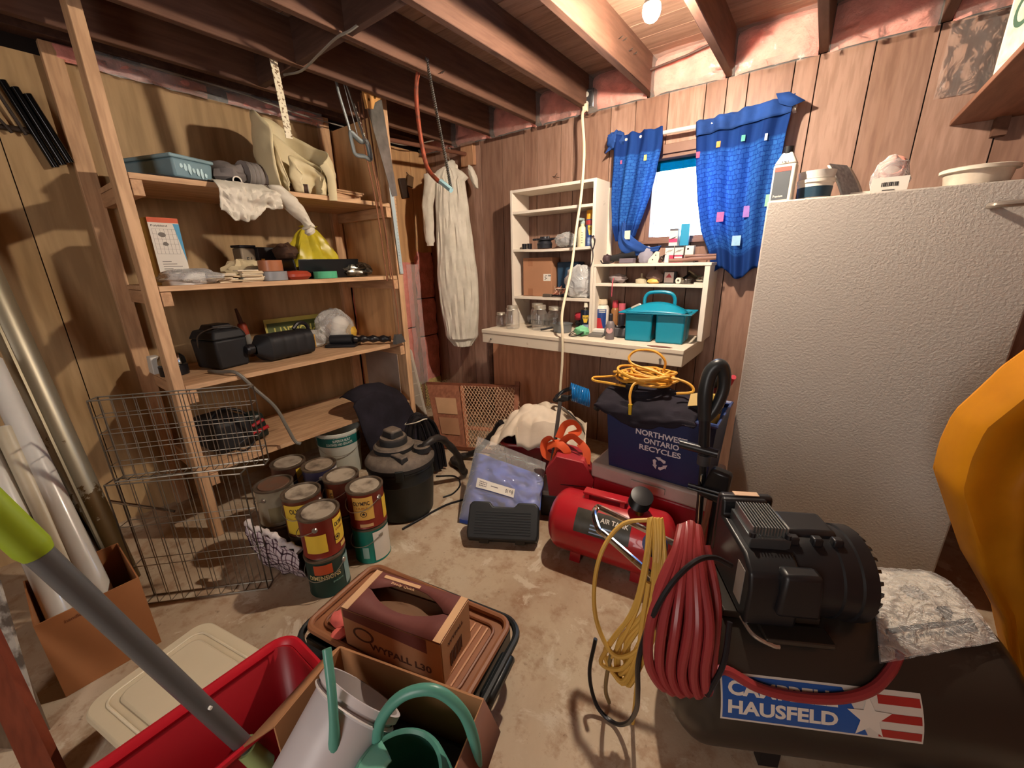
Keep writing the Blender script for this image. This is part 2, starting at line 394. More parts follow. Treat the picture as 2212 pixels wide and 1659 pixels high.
# wiring stapled along the joists
wire_m = plain('wire_grey', '8b857c', .6)
solo(MB().tube(cat([(.66, -1.49, 2.255), (.80, -1.475, 2.243), (1.0, -1.50, 2.245), (1.18, -1.52, 2.25), (1.27, -1.50, 2.262), (1.36, -1.48, 2.30), (1.40, -1.46, 2.42)]), .0055, 6), 'electrical_cable', wire_m, 'grey electrical cable running under the joists to the unlit bulb', 'cable', (1.4, -1.46, 2.42))
solo(MB().tube(cat([(.09, -1.9, 2.32), (.16, -1.5, 2.29), (.2, -1.2, 2.25), (.12, -.7, 2.27), (.1, -.5, 2.26), (.18, -.35, 2.24), (.385, -.25, 2.256)]), .004, 6), 'electrical_cable', wire_m, 'thin cable sagging along the top of the left wall behind the saws', 'cable', (.385, -.25, 2.254))
solo(MB().tube([(1.99, -.105, 2.36), (2.18, -.11, 2.374), (2.364, -.105, 2.405)], .006, 6), 'electrical_cable', plain('wire_dark', '4a342c', .6), 'dark cable crossing between two joists above the window wall', 'cable', (1.99, -.105, 2.36))
# ================================================================ lamps
glass_clear = None
def clear_glass(name, rough=.02, tint=(1, 1, 1)):
    t = NT(name); tr = t.n('ShaderNodeBsdfTransparent'); tr.inputs[0].default_value = tuple(tint) + (1,)
    gl = t.n('ShaderNodeBsdfGlossy'); gl.inputs['Roughness'].default_value = rough
    lw = t.n('ShaderNodeLayerWeight'); lw.inputs[0].default_value = .35
    rp = t.ramp(lw.outputs['Facing'], [(.0, (.05, .05, .05, 1)), (.55, (.16, .16, .16, 1)), (1, (.9, .9, .9, 1))])
    df = t.n('ShaderNodeBsdfDiffuse'); df.inputs[0].default_value = (.8, .8, .78, 1); m0 = t.n('ShaderNodeMixShader'); m0.inputs[0].default_value = .22; t.l(gl.outputs[0], m0.inputs[1]); t.l(df.outputs[0], m0.inputs[2]); gl = m0
    mx = t.n('ShaderNodeMixShader'); t.l(rp, mx.inputs[0]); t.l(tr.outputs[0], mx.inputs[1]); t.l(gl.outputs[0], mx.inputs[2]); t.l(mx.outputs[0], t.out.inputs['Surface']); return t.m
m_glass = clear_glass('clear_glass')
porc = plain('porcelain', 'd8d2c6', .25, var=.03)
bulb_prof = [(0, -.062), (.012, -.060), (.022, -.053), (.029, -.040), (.031, -.028), (.029, -.014), (.022, .004), (.016, .018), (.0135, .030)]
lt = thing('light_bulb', 'bare lit bulb hanging in a white socket just below the joists', 'light bulb', (2.302, -.985, 2.225))
sph_area = 4 * math.pi * .031 ** 2 * 1.25
MB().lathe(bulb_prof[:6] + [(.0285, -.012), (0, -.012)], n=24).build('glass_globe', glow('lit_bulb', (1, .84, .66, 1), BULB_POWER / (math.pi * sph_area)), lt)
MB().lathe([(0, -.0115), (.0295, -.0115), (.0275, .0), (.019, .012), (.0135, .026), (0, .0265)], n=24).build('light_shield_collar', plain('light_shield_collar', 'd8d2c6', .3, var=.03), lt)  # opaque collar added over the bulb's upper half to dim the ceiling
MB().lathe([(0, .026), (.0145, .026), (.02, .03), (.022, .07), (.012, .085), (0, .086)], n=24).build('holder', porc, lt)
MB().tube([(0, 0, .085), (0, .0, .2185)], .004, 8).build('flex', plain('flex_white', 'c9c2b4', .5), lt)
lt2 = thing('light_bulb', 'unlit clear bulb at the top edge, in the third joist bay from the corner', 'light bulb', (1.385, -1.40, 2.40))
MB().lathe([(r * 1.1, z * 1.1) for r, z in bulb_prof], n=24).build('glass_globe', m_glass, lt2)
MB().lathe([(0, .026), (.0145, .026), (.0145, .033), (.05, .035), (.052, .042), (0, .043)], n=24).build('holder', porc, lt2)
MB().tube([(-.006, 0, .02), (-.004, 0, -.02), (.004, 0, -.02), (.006, 0, .02)], .0015, 5).build('filament_stem', plain('steel_d', '8a8680', .3, .9), lt2)

# outlet box and the white cord hanging from it
ob = thing('junction_box', 'metal junction box nailed up where the white cord plugs in', 'outlet', (1.60, -.05, 2.285))
galv = plain('galvanised', '8f9092', .35, .85, var=.25, scale=30)
MB().bb(-.045, .045, -.045, .045, -.03, .075).build('box', galv, ob, bevel=.006)
MB().bb(-.03, .03, -.05, -.045, -.02, .06).build('cover_plate', plain('plate_dark', '4d4d50', .4, .6), ob, bevel=.001)
for z in (-.005, .045): MB().cyl((0, -.05, z), (0, -.054, z), .014, n=16).build('socket', plain('socket_w', 'c9c3b6', .4), ob)
cord_m = plain('white_cord', 'd9ccb0', .5, var=.05)
cd = thing('extension_cord', 'off-white cord hanging from the junction box down past the bench', 'cord', (1.60, -.11, 2.26))
MB().bb(1.585, 1.615, -.128, -.10, 2.235, 2.275).build('plug', cord_m, cd, True, bevel=.004)
MB().tube(cat([(1.60, -.118, 2.24), (1.605, -.16, 2.2), (1.64, -.19, 2.0), (1.66, -.25, 1.75), (1.65, -.285, 1.55), (1.66, -.36, 1.30), (1.675, -.49, 1.05), (1.695, -.52, .92), (1.70, -.525, .75), (1.69, -.53, .52), (1.69, -.53, .2), (1.70, -.52, .02)]), .0085, 8).build('lead', cord_m, cd, True)

# ================================================================ built-in storage shelves, left wall
SX, SYL, SYR = .606, -2.20, -.885
SZ = [1.735, 1.28, .82, .375]
sh = thing('storage_shelf', 'unpainted lumber storage shelving with four plywood shelves along the left wall', 'shelf', (.3, -1.54, 0))
for x0, x1, yy, w in ((SX - .089, SX, SYL - .021, .043), (SX - .089, SX, SYR + .003, .043)):
    MB().bb(x0, x1, yy, yy + w, 0, 2.44).build('post', m_stud, sh, True, bevel=.003)
for yy, zt in ((SYL - .035, 2.325), (SYR - .085, 2.325)):
    MB().bb(.002, .040, yy, yy + .07, 0, zt).build('rear_post', m_stud, sh, True, bevel=.003)
for k, z in enumerate(SZ):
    o = MB().bb(.042, SX - .002, SYL + .024, SYR - .004, z - .024, z).build('shelf_board', m_studx, sh, True, bevel=.002)
    for yy in (SYL + .024, SYR - .044):
        MB().bb(.044, SX + .004, yy, yy + .038, z - .088, z - .026).build('cleat', m_cleat, sh, True, bevel=.002)
MB().bb(.042, SX - .092, SYR + .004, SYR + .016, 0, 2.25).build('end_panel', m_tan, sh, True)
MB().bb(.10, SX - .1, SYR - .001, SYR + .003, .40, .79).build('grey_panel', plain('grey_hardboard', '9c8b80', .7), sh, True, label='grey hardboard panel on the shelf end')

# ---- top shelf
z1, z2, z3, z4 = SZ
t = thing('plastic_tub', 'blue-grey lidded plastic tub with paint splashes, left end of the top shelf', 'tub', (.385, -1.985, z1 + .008), 20)
blu = plain('tub_blue', '6f8a93', .45, var=.08)
MB().box((0, 0, .04), (.34, .175, .08), (1.05, 1.06)).build('tub_body', [blu], t, bevel=.01)
MB().box((0, 0, .087), (.365, .20, .016)).build('lid', plain('tub_lid', '7f9aa2', .45), t, bevel=.006)
for k in range(7):
    MB().blob((.1765, -.055 + .018 * k, .05 - .004 * k), (.004, .014, .02 + .012 * (k % 3)), .3, 2, 10, k).build('paint_splash', plain('splash', 'b9d6dc', .5, var=0), t)
t = thing('black_tray', 'flat black tray sticking out under the blue-grey tub', 'tray', (.525, -1.96, z1 + .001), 0)
MB().box((0, 0, .003), (.15, .30, .005)).build('tray', plain('black_plastic', '17161a', .35), t, bevel=.002)
o = thing('vent_hose', 'crumpled grey flexible duct lying on the top shelf beside the tub', 'duct', (.40, -1.70, z1 + .001), 12)
gd = plain('grey_cloth', '77706e', .8, var=.2, scale=12)
MB().blob((0, -.05, .065), (.22, .2, .13), .25, 2.2, 24, 3, -.063).build('fabric_wad', gd, o)
MB().tube([(.05 + .012 * math.cos(k * .01), .0 + .012 * k, .075 + .0 * k) for k in range(14)], lambda t_: .062 + .005 * math.cos(t_ * 13 * math.pi), 18).build('ribbed_sleeve', plain('grey_rib', '8f8885', .7, var=.15), o)
pp = thing('pipe_offcut', 'short black pipe offcut with a bright cut end on the top shelf', 'pipe', (.42, -1.775, z1), 0)
MB().lathe([(.017, 0), (.021, 0), (.021, .36), (.017, .36), (.017, 0)], (-.2, 0, .022), 18, (1, .03, 0)).build('pipe', plain('black_pipe', '1d1b1c', .4), pp)
MB().lathe([(.016, 0), (.0215, 0), (.0215, .004), (.016, .004)], (.16, .011, .022), 18, (1, .03, 0)).build('cut_end', plain('cut_rim', 'cfc8ba', .5), pp)
# heavy cream bag standing rumpled on the top shelf
cream = plain('cream_vinyl', 'd6c8a2', .5, var=.06, scale=5, bump=.1, bscale=12)
bag = thing('canvas_bag', 'rumpled cream vinyl bag standing open on the top shelf', 'bag', (.40, -1.40, z1 + .002), 0)
def horseshoe(keys, seed, nu=48, nv=16):
    """a bag side standing in a horseshoe: keys are (x, y, top height, outward bulge) round the curve"""
    P = cat([(k[0], k[1], 0) for k in keys], 10); Q = cat([(k[2], k[3], 0) for k in keys], 10); n = len(P); cx = sum(p.x for p in P) / n + .04; cy = sum(p.y for p in P) / n
    def fn(u, v):
        i = u * (n - 1); a = min(n - 2, int(i)); f = i - a; p = P[a].lerp(P[a + 1], f); q = Q[a].lerp(Q[a + 1], f)
        d = V((p.x - cx, p.y - cy, 0)).normalized(); b = q.y * math.sin(math.pi * min(1, .10 + .72 * v))
        return p + d * (b + .012 * nz(u * 6, v * 3, 1, seed) + .006 * nz(u * 15, v * 8, 2, seed)) + V((0, 0, q.x * v + .010 * nz(u * 7, 3, 3, seed) * v))
    return MB().grid(fn, nu, nv)
horseshoe([(.17, -.145, .30, .02), (.08, -.165, .385, .03), (-.02, -.12, .40, .04), (-.06, .0, .395, .03), (-.02, .07, .33, .04), (.06, .105, .27, .05), (.14, .115, .235, .055), (.19, .08, .17, .03)], 1).build('bag_wall', cream, bag, solid=.006)
horseshoe([(.19, -.12, .05, .0), (.13, -.115, .22, .02), (.06, -.09, .30, .02), (.03, -.01, .27, .02), (.07, .06, .20, .03), (.13, .09, .15, .04), (.17, .06, .08, .02)], 2).build('inner_fold', cream, bag, solid=.006)
horseshoe([(.205, -.05, .10, .0), (.17, -.07, .17, .02), (.12, -.02, .19, .02), (.14, .05, .15, .02), (.19, .075, .10, .02), (.215, .04, .03, .01)], 3).build('front_fold', cream, bag, solid=.006)
MB().tube(cat([(.20, .085, .16), (.222, .105, .10), (.236, .10, .03), (.238, .095, -.03)]), .022, 8, flat=.18).build('loose_strap', cream, bag)
# white coverall stuffed on the shelf, two ends hanging over the edge
wht = cloth('coverall_white', 'd9d2c4', 'c2bbac', 0, 9, .8, .2, 60)
cv = thing('coverall', 'crumpled white work coverall hanging over the front edge of the top shelf', 'clothing', (.6, -1.70, z1 + .004))
def drape(ys, zs_top, zbot_fn, x0=.627, seed=1, amp=.02):
    def fn(u, v):
        yy = ys[0] + (ys[1] - ys[0]) * u; zb = zbot_fn(u)
        ztop = zs_top; s_ = v * (ztop - zb + .12)
        w = amp * (nz(u * 5, v * 5, 0, seed) + .6 * nz(u * 13, v * 11, 3, seed) + .35 * nz(u * 26, v * 24, 6, seed))
        if s_ < .12: return (x0 - .14 + s_ + .02, yy, ztop + .006 + abs(w) * .3)
        q = s_ - .12; k = min(1, q / .03)
        return (x0 + .006 + .02 * math.sin(min(1, q / .1) * 3.1) + w * k + abs(amp) * k, yy + .02 * q * (u - .5) * -6 * (q), ztop - q)
    return MB().grid(fn, 44, 40)
drape((-1.885, -1.60), z1 + .002, lambda u: 1.565 + .08 * (1 - math.sin(min(1, u * 1.25 + .12) * 3.1)) * .9 + .02 * nz(u * 9, 1) + (.10 if u > .96 else 0), seed=2, amp=.022).build('hanging_body', wht, cv, True, solid=.003)
MB().grid(lambda u, v: V((.648 + .045 * math.cos(6.283 * u) * (.55 + .5 * math.sin(math.pi * min(1, v * 1.05 + .1))), -1.62 + .15 * v + .048 * math.sin(6.283 * u) * (.5 + .55 * math.sin(math.pi * min(1, v * 1.05 + .08))), z1 + .01 - .19 * v)) + V((.008 * nz(u * 6, v * 9, 5), .008 * nz(u * 6, v * 9, 7), 0)), 26, 22, cu=True).build('hanging_sleeve', wht, cv, True, solid=.002)
MB().lathe([(.0, 0), (.024, 0), (.03, .016), (.018, .03), (.03, .04), (0, .042)], (.652, -1.472, z1 - .21), 14, (.1, -.55, .8)).build('gathered_cuff', wht, cv, True)
# dark pipes and wooden strips behind
for k, (lab, pts, r, mat) in enumerate((
    ('dark metal pipe with an open end lying under the cream bag', [(.45, -1.62, z1 + .03), (.56, -1.40, z1 + .03)], .024, plain('dark_pipe', '5d4a42', .5, .4)),
    ('upper thin wooden dowel lying along the right of the top shelf', [(.46, -1.36, z1 + .07), (.52, -1.02, z1 + .048)], .006, m_studx),
    ('lower thin wooden dowel lying along the right of the top shelf', [(.47, -1.34, z1 + .054), (.53, -1.04, z1 + .036)], .005, m_studx))):
    o = thing('pipe' if k == 0 else 'dowel', lab, 'pipe' if k == 0 else 'dowel', (V(pts[0]) + V(pts[1])) / 2)
    if k == 0:
        d = (V(pts[1]) - V(pts[0])).normalized(); L_ = (V(pts[1]) - V(pts[0])).length
        MB().lathe([(r * .8, 0), (r, 0), (r, L_), (r * .8, L_), (r * .8, 0)], pts[0], 18, d).build('barrel', mat, o, True)
        MB().lathe([(r * .8, -.002), (r * 1.04, -.002), (r * 1.04, .002), (r * .8, .002)], pts[1], 18, d).build('bright_rim', plain('cut_rim', 'cfc8ba', .5), o, True)
    else: MB().tube(pts, r, 8).build('stick', mat, o, True)
solo(MB().bb(.42, .50, -1.36, -1.03, z1 + .001, z1 + .04), 'wood_block', m_studx, 'short length of lumber lying at the right end of the top shelf', 'lumber', (.46, -1.2, z1), bevel=.002)

# ---- second shelf
def printed_box(name, label, category, loc, rz, d, mats, group=None):
    o = thing(name, label, category, loc, rz, group)
    MB().box((0, 0, d[2] / 2), d).build('carton', mats, o, bevel=.002)
    return o
white_card = plain('white_card', 'ddd8cf', .6, var=.03)
t = printed_box('carton', 'tall white grout carton with orange top standing at the left of the second shelf', 'box', (.40, -2.07, z2), 6, (.11, .118, .30), plain('yellow_card', 'a67a33', .6))
MB().bb(.0552, .0565, -.059, .059, .0, .278).build('front_print', white_card, t)
MB().bb(.0552, .0567, -.059, .059, .278, .30).build('orange_band', plain('orange_band', 'cf5a35', .6), t)
MB().add([(.0568, .059, .275), (.0568, .059, .10), (.0568, .035, .275)], [(0, 1, 2)]).build('blue_flash', plain('blue_flash', '4a9ac4', .6), t)
ink = plain('ink', '2b2a2c', .7, var=0)
MB().text('Polyblend', .062, .011, lambda u, v: (.0569, -.05 + u, .258 + v)).build('lettering', ink, t)
mbx = MB()
for i in range(6): mbx.bb(.0566, .0569, -.05, .04, .14 + .022 * i, .1408 + .022 * i)
for i in range(7): mbx.bb(.0566, .0569, -.05 + .015 * i, -.0492 + .015 * i, .14, .25)
for i in range(6): mbx.bb(.0566, .0569, -.04, .035 - .02 * (i % 3), .05 + .011 * i, .053 + .011 * i)
mbx.blob((.0566, -.015, .225), (.0006, .03, .02), .3, 2, 10, 3).blob((.0566, -.01, .185), (.0006, .022, .018), .3, 2, 10, 5)
mbx.build('printed_diagram', plain('ink_grey', '77726d', .7, var=0), t)
t = thing('tape_roll', 'white roll wrapped in a clear plastic bag, front left of the second shelf', 'roll', (.50, -2.05, z2 + .001))
MB().lathe([(.03, 0), (.085, 0), (.085, .055), (.03, .055), (.03, 0)], n=30).build('roll', plain('white_roll', 'd2cfc9', .6), t)
MB().blob((.01, .03, .034), (.20, .26, .075), .2, 2.5, 28, 4, -.034).build('plastic_bag', m_film, t)
wslat = [plain('slat_%d' % k, c, .7) for k, c in enumerate(('d6c5a8', 'c9b595', 'dfd3bd'))]
rs = random.Random(3)
pos = [(.51 + .01 * rs.uniform(-1, 1), -1.765 + .015 * rs.uniform(-1, 1), 4 * rs.uniform(-1, 1), .10, i) for i in range(9)] + [(.50 + .02 * rs.uniform(-1, 1), -1.885 + .035 * rs.uniform(-1, 1), 24 * rs.uniform(-1, 1), .12, i) for i in range(7)]
for k, (x, yy, a, L_, i) in enumerate(pos):
    solo(MB().at((x, yy, z2 + .0035 + .0068 * i), (0, 0, a)).box((0, 0, 0), (.055, L_, .006)), 'wood_shim', wslat[k % 3], 'pale wooden shim in the loose stack on the second shelf', 'shim', (x, yy, z2 + .0068 * i), 'wooden shims stacked on the second shelf')
solo(MB().blob((.34, -1.72, z2 + .055), (.12, .20, .12), .35, 2.6, 24, 8, -.054), 'crumpled_paper', plain('paper', 'c6b795', .8), 'crumpled cream paper lying behind the wooden shims', 'paper', (.30, -1.66, z2))
t = thing('metal_tin', 'grey square tin with a black rim standing behind the paper', 'tin', (.22, -1.66, z2 + .001), 10)
MB().box((0, 0, .09), (.085, .085, .18)).build('body', plain('tin_grey', '8a7d6a', .4, .4), t, bevel=.008)
MB().box((0, 0, .188), (.092, .092, .014)).build('rim', plain('black_plastic', '17161a'), t, bevel=.003)
MB().text('51', .03, .028, lambda u, v: (.0432, -.018 + u, .10 + v)).build('numeral', ink, t)
t = printed_box('carton', 'small black carton with orange lettering behind the tape rolls', 'box', (.24, -1.555, z2), 6, (.08, .125, .185), plain('black_card', '1c191a', .5))
MB().text('CO', .035, .03, lambda u, v: (.0405, .0 + u, .045 + v)).build('lettering', plain('orange_ink', 'd99b45', .6), t)
MB().bb(.0402, .0408, -.05, -.03, .05, .12).build('label_strip', plain('orange_ink', 'd99b45'), t)
def tape(label, loc, r, h, col, core=None, group=None, wr=.35):
    o = thing('tape_roll', label, 'tape', loc, 0, group)
    MB().lathe([(r * .55, 0), (r, 0), (r, h), (r * .55, h), (r * .55, 0)], n=32).build('tape', plain('tape_' + col, col, wr), o, bevel=.0015)
    MB().lathe([(r * .50, .001), (r * .55, .001), (r * .55, h - .001), (r * .50, h - .001), (r * .50, .001)], n=32).build('core', plain('card_core', 'a8845f', .8), o)
    return o
tape('silver duct tape roll lying flat under the brown tape', (.50, -1.642, z2 + .001), .068, .048, '8c9096')
tape('brown packing tape roll sitting on the silver duct tape', (.495, -1.648, z2 + .05), .060, .058, 'a4694a')
tape('green masking tape roll near the front edge of the second shelf', (.54, -1.365, z2 + .001), .066, .040, '4fae84', wr=.6)
t = thing('frisbee_disc', 'red flat disc-shaped plastic container between the brown and green tapes', 'container', (.50, -1.515, z2 + .001))
MB().lathe([(0, 0), (.055, 0), (.075, .016), (.075, .03), (.058, .046), (0, .05)], n=32).build('container', plain('red_disc', 'a8432f', .35), t)
t = thing('baking_pan', 'black square pan on the second shelf with a yellow bag on top', 'pan', (.34, -1.31, z2 + .001), 4)
mb = MB()
for x, yy, a, b in ((-.14, 0, .008, .40), (.14, 0, .008, .40), (0, -.2, .28, .008), (0, .2, .28, .008)):
    mb.box((x, yy, .056), (a, b, .11), (1, 1), (.018 * (1 if x > 0 else -1 if x < 0 else 0), .018 * (1 if yy > 0 else -1 if yy < 0 else 0)))
mb.box((0, 0, .004), (.28, .40, .008)); mb.build('pan_body', plain('black_pan', '15171b', .3), t, bevel=.003)
yb = thing('plastic_bag', 'yellow plastic bag tied at the top, sitting in the black pan', 'bag', (.33, -1.315, z2 + .013))
def yfn(u, v):
    a = 6.283 * u; r = (.15 * (1 - v ** 1.15) ** .75 + .016) if v < .93 else .018 + .03 * (v - .93) / .07
    r *= 1 + .17 * math.sin(a * 8 + 4 * v) * min(1, 2.0 * v) + .20 * nz(math.cos(a) * 2, math.sin(a) * 2, v * 3)
    return V((r * math.cos(a) * .8, r * math.sin(a) * (1 if math.sin(a) > 0 else 1.1), .012 + .285 * v ** .85))
MB().grid(yfn, 54, 22, cu=True).build('bag_film', plain('yellow_bag', 'b9a92c', .35, var=.2, scale=10), yb)
solo(MB().blob((.36, -1.49, z2 + .15), (.16, .12, .10), .3, 2.2, 20, 6, -.037), 'brown_paper_bag', plain('dark_brown_bag', '4d3527', .7), 'dark brown crumpled bag leaning on the left of the yellow bag', 'bag', (.36, -1.49, z2 + .11))
solo(MB().blob((.47, -1.10, z2 + .042), (.12, .22, .09), .35, 2.4, 24, 12, -.041), 'foil_pouch', plain('foil', '8d8a80', .22, .7, var=.5, scale=22, c2='2a2823', thr=(.4, .6)), 'silver and black crinkled pouch at the right end of the second shelf', 'pouch', (.47, -1.10, z2))
# ---- third shelf
black = plain('black_plastic', '17161a', .35)
blackm = plain('black_matte', '1b1c20', .6, var=.2, scale=10)
t = thing('battery_case', 'black lidded battery box with a wire bail on the third shelf', 'case', (.29, -1.905, z3 + .001), 14)
MB().box((0, 0, .08), (.20, .165, .16), (1.08, 1.08)).build('case_body', blackm, t, bevel=.012)
MB().box((0, 0, .185), (.225, .19, .05), (.8, .8)).build('lid', blackm, t, bevel=.012)
MB().box((.0, .0, .222), (.12, .12, .03), (.8, .8)).build('lid_cap', black, t, bevel=.006)
MB().tube(cat([(-.02, -.10, .12), (.02, -.11, .19), (.07, -.06, .225), (.09, .03, .225), (.08, .095, .18), (.06, .10, .13)]), .0035, 6).build('bail', plain('bail_grey', '5a5652', .4, .6), t)
t = thing('jerry_can', 'black ribbed plastic jug lying on its side on the third shelf', 'jug', (.36, -1.60, z3 + .001), 8)
mb = MB()
def jug(u, v):
    a = 6.283 * u; x = abs(math.cos(a)) ** .5 * math.copysign(1, math.cos(a)); zq = abs(math.sin(a)) ** .5 * math.copysign(1, math.sin(a))
    k = min(1, .35 + 4.2 * v, .55 + 6 * (1 - v)) * (1 - .025 * (1 if int(v * 26) % 5 == 0 and .2 < v < .9 else 0))
    return V((.09 * x * k, -.175 + .35 * v, .077 + .075 * zq * k))
mb.grid(jug, 40, 40, cu=True); mb.prism([(0, 0)] * 0 or [(.05 * math.cos(a), .05 * math.sin(a)) for a in [i * .5 for i in range(12)]], .08, .081)
mb.build('jug_body', blackm, t)
MB().lathe([(0, 0), (.028, 0), (.03, .03), (.022, .04), (0, .04)], (0, -.18, .085), 20, (0, -1, 0)).build('cap', black, t)
MB().tube(cat([(.0, .08, .16), (.0, .12, .19), (0, .17, .175), (0, .185, .11)]), .012, 8).build('handle', black, t)
MB().box((.086, .155, .08), (.004, .006, .08)).build('sight_strip', plain('sight_y', 'b58a3c', .5), t)
t = thing('caulk_tube', 'orange and silver caulking tube leaning upright behind the battery box', 'tube', (.15, -1.70, z3 + .001), 0, None, (0, 0, 0))
q = MB().at((0, 0, 0), (8, 0, 0)); q.lathe([(0, 0), (.024, 0), (.024, .19), (0, .195)], n=20).build('barrel', plain('silver_tube', 'a9a7a2', .3, .5), t)
MB().at((0, 0, 0), (8, 0, 0)).lathe([(.0245, .14), (.0245, .2), (.02, .21)], n=20).build('red_band', plain('red_band', '8e3620', .5), t)
MB().at((0, 0, 0), (8, 0, 0)).lathe([(.012, .2), (.012, .235), (.007, .30), (0, .30)], n=14).build('nozzle', plain('nozzle', '5a3a2a', .5), t)
t = thing('property_sign', 'yellow and green property sign standing upside down behind the black jug', 'sign', (.09, -1.39, z3 + .055), 0, None, (0, -6, 0))
MB().box((0, 0, .075), (.004, .37, .15)).build('sign_board', plain('sign_yellow', 'c2b85e', .5), t)
MB().box((.0022, 0, .066), (.002, .345, .112)).build('green_field', plain('sign_green', '4f5a2a', .5), t)
MB().text('PROPERTY', .30, .07, lambda u, v: (.0034, .15 - u, .092 - v), .02).build('lettering', plain('sign_yellow', 'c2b85e'), t)
t = thing('dust_masks', 'clear bag of stacked white cup-shaped dust masks on the third shelf', 'masks', (.24, -1.17, z3 + .001))
for i in range(6):
    MB().lathe([(.0, .05), (.03, .045), (.055, .02), (.06, 0), (.056, 0), (.05, .018), (.0, .042)], (.0, .0 + .006 * i, .03 + .022 * i), 22, (.2, .15 + .03 * i, 1)).build('mask_cup', plain('mask_white', 'd6d2c8', .8), t)
MB().lathe([(.0, .05), (.03, .045), (.055, .02), (.06, 0), (0, 0)], (.02, .075, .075), 20, (.7, .6, .5)).build('yellow_cup', plain('mask_yellow', 'cfa63e', .7), t)
MB().blob((.0, -.02, .115), (.2, .26, .25), .18, 2.2, 28, 5, -.112).build('clear_bag', m_film, t)
MB().blob((.0, -.17, .06), (.12, .16, .12), .2, 2.2, 20, 8, -.058).build('bag_tail', m_film, t)
t = thing('caulking_gun', 'black caulking gun with a grey spade tip at the right end of the third shelf', 'tool', (.44, -1.13, z3 + .001))
MB().tube([(.30, -1.26, z3 + .045), (.42, -1.17, z3 + .045)], .034, 16).build('barrel', blackm, t, True)
MB().tube(cat([(.42, -1.17, z3 + .045), (.47, -1.12, z3 + .045), (.53, -1.05, z3 + .04), (.60, -.995, z3 + .038)]), lambda q: .022 + .006 * math.sin(q * 25), 12).build('grip', black, t, True)
MB().at((.625, -.965, z3 + .036), (0, 0, 20)).prism([(-.03, .0), (.0, -.05), (.03, -.05), (.035, .06), (.0, .03)], -.03, .03, .6).build('spade_tip', plain('grey_tip', '5f5f60', .4, .5), t, True)
MB().at((.36, -1.21, z3 + .012), (0, 0, 40)).box((0, 0, 0), (.2, .14, .02)).build('base_tray', black, t, True, bevel=.004)
t = thing('work_lamp', 'chrome domed lamp lying behind the left post on the third shelf', 'lamp', (.28, -2.13, z3 + .001))
MB().lathe([(.045, 0), (.05, .04), (.046, .052), (.06, .06), (.057, .09), (.04, .112), (.015, .122), (0, .123)], n=28).build('dome', plain('chrome', 'c6c2ba', .12, 1, var=.1), t)
MB().lathe([(0, 0), (.062, 0), (.062, .05), (0, .05)], n=24).build('black_base', black, t)
MB().box((-.10, -.05, .05), (.09, .05, .09), (.8, .8)).build('paper_tag', white_card, t, bevel=.004)
# cable trailing off the third shelf
solo(MB().tube(cat([(.42, -2.02, z3 + .012), (.50, -1.99, z3 + .012), (.60, -1.955, z3 + .014), (.632, -1.90, .74), (.66, -1.83, .62), (.68, -1.80, .50), (.70, -1.78, .41), (.72, -1.76, .39)]), .009, 8), 'hose', plain('grey_hose', '6e6a62', .5), 'grey hose trailing from the third shelf down over the lowest shelf', 'hose', (.72, -1.76, .39))
# ---- bottom shelf
t = thing('tool_bag', 'black and red power tool case lying at the left of the lowest shelf', 'case', (.33, -2.00, z4 + .001), 6)
MB().box((0, 0, .09), (.30, .20, .18), (.92, .9)).build('case_body', blackm, t, bevel=.03, seg=3)
MB().box((.06, .14, .085), (.14, .1, .15), (.8, .8)).build('end_block', plain('dark_teal', '15211f', .4), t, bevel=.02)
for k, (yy, zq, l) in enumerate(((.125, .05, .10), (.13, .10, .05))):
    MB().tube([(.12, yy - l / 2, zq), (.15, yy + l / 2, zq + .03)], .011, 8).build('red_grip', plain('red_grip', 'b0252a', .4), t)
MB().tube(cat([(.02, -.06, .175), (.05, .0, .225), (.07, .07, .20), (.08, .10, .17)]), .008, 8).build('carry_handle', black, t)
MB().tube(cat([(.15, .10, .06), (.19, .06, .03), (.21, .0, .012), (.22, -.04, .05), (.25, .02, .10)]), .006, 6).build('cord', black, t)
t = thing('dark_coat', 'black cloth bag slumped over the right end of the lowest shelf', 'bag', (.66, -1.08, z4 + .003))
bc = cloth('black_cloth', '2b2730', '1d1a20', 0, 8, .85, .2, 90)
def coatf(u, v):
    yy = -1.36 + .46 * u + .03 * nz(u * 3, v * 3, 2); top = z4 + .03 + .15 * math.sin(math.pi * min(1, .25 + u * .75)) 
    if v < .45: return V((.42 + .22 * v / .45, min(yy + .03 * (1 - v / .45), -.935), max(z4 + .012, top - .03 + .035 * math.sin(v / .45 * 3.14) + .012 * nz(u * 6, v * 6, 1))))
    q = (v - .45) / .55
    return V((.64 + .10 * q + .03 * nz(u * 5, v * 4, 6) * q, yy + .06 * q - .02 * (1 - q), (top - .03) * (1 - q) + .03 * q + .02 * nz(u * 7, v * 5, 3) * (1 - q)))
MB().grid(coatf, 30, 34).build('cloth_body', bc, t, True, solid=.006)

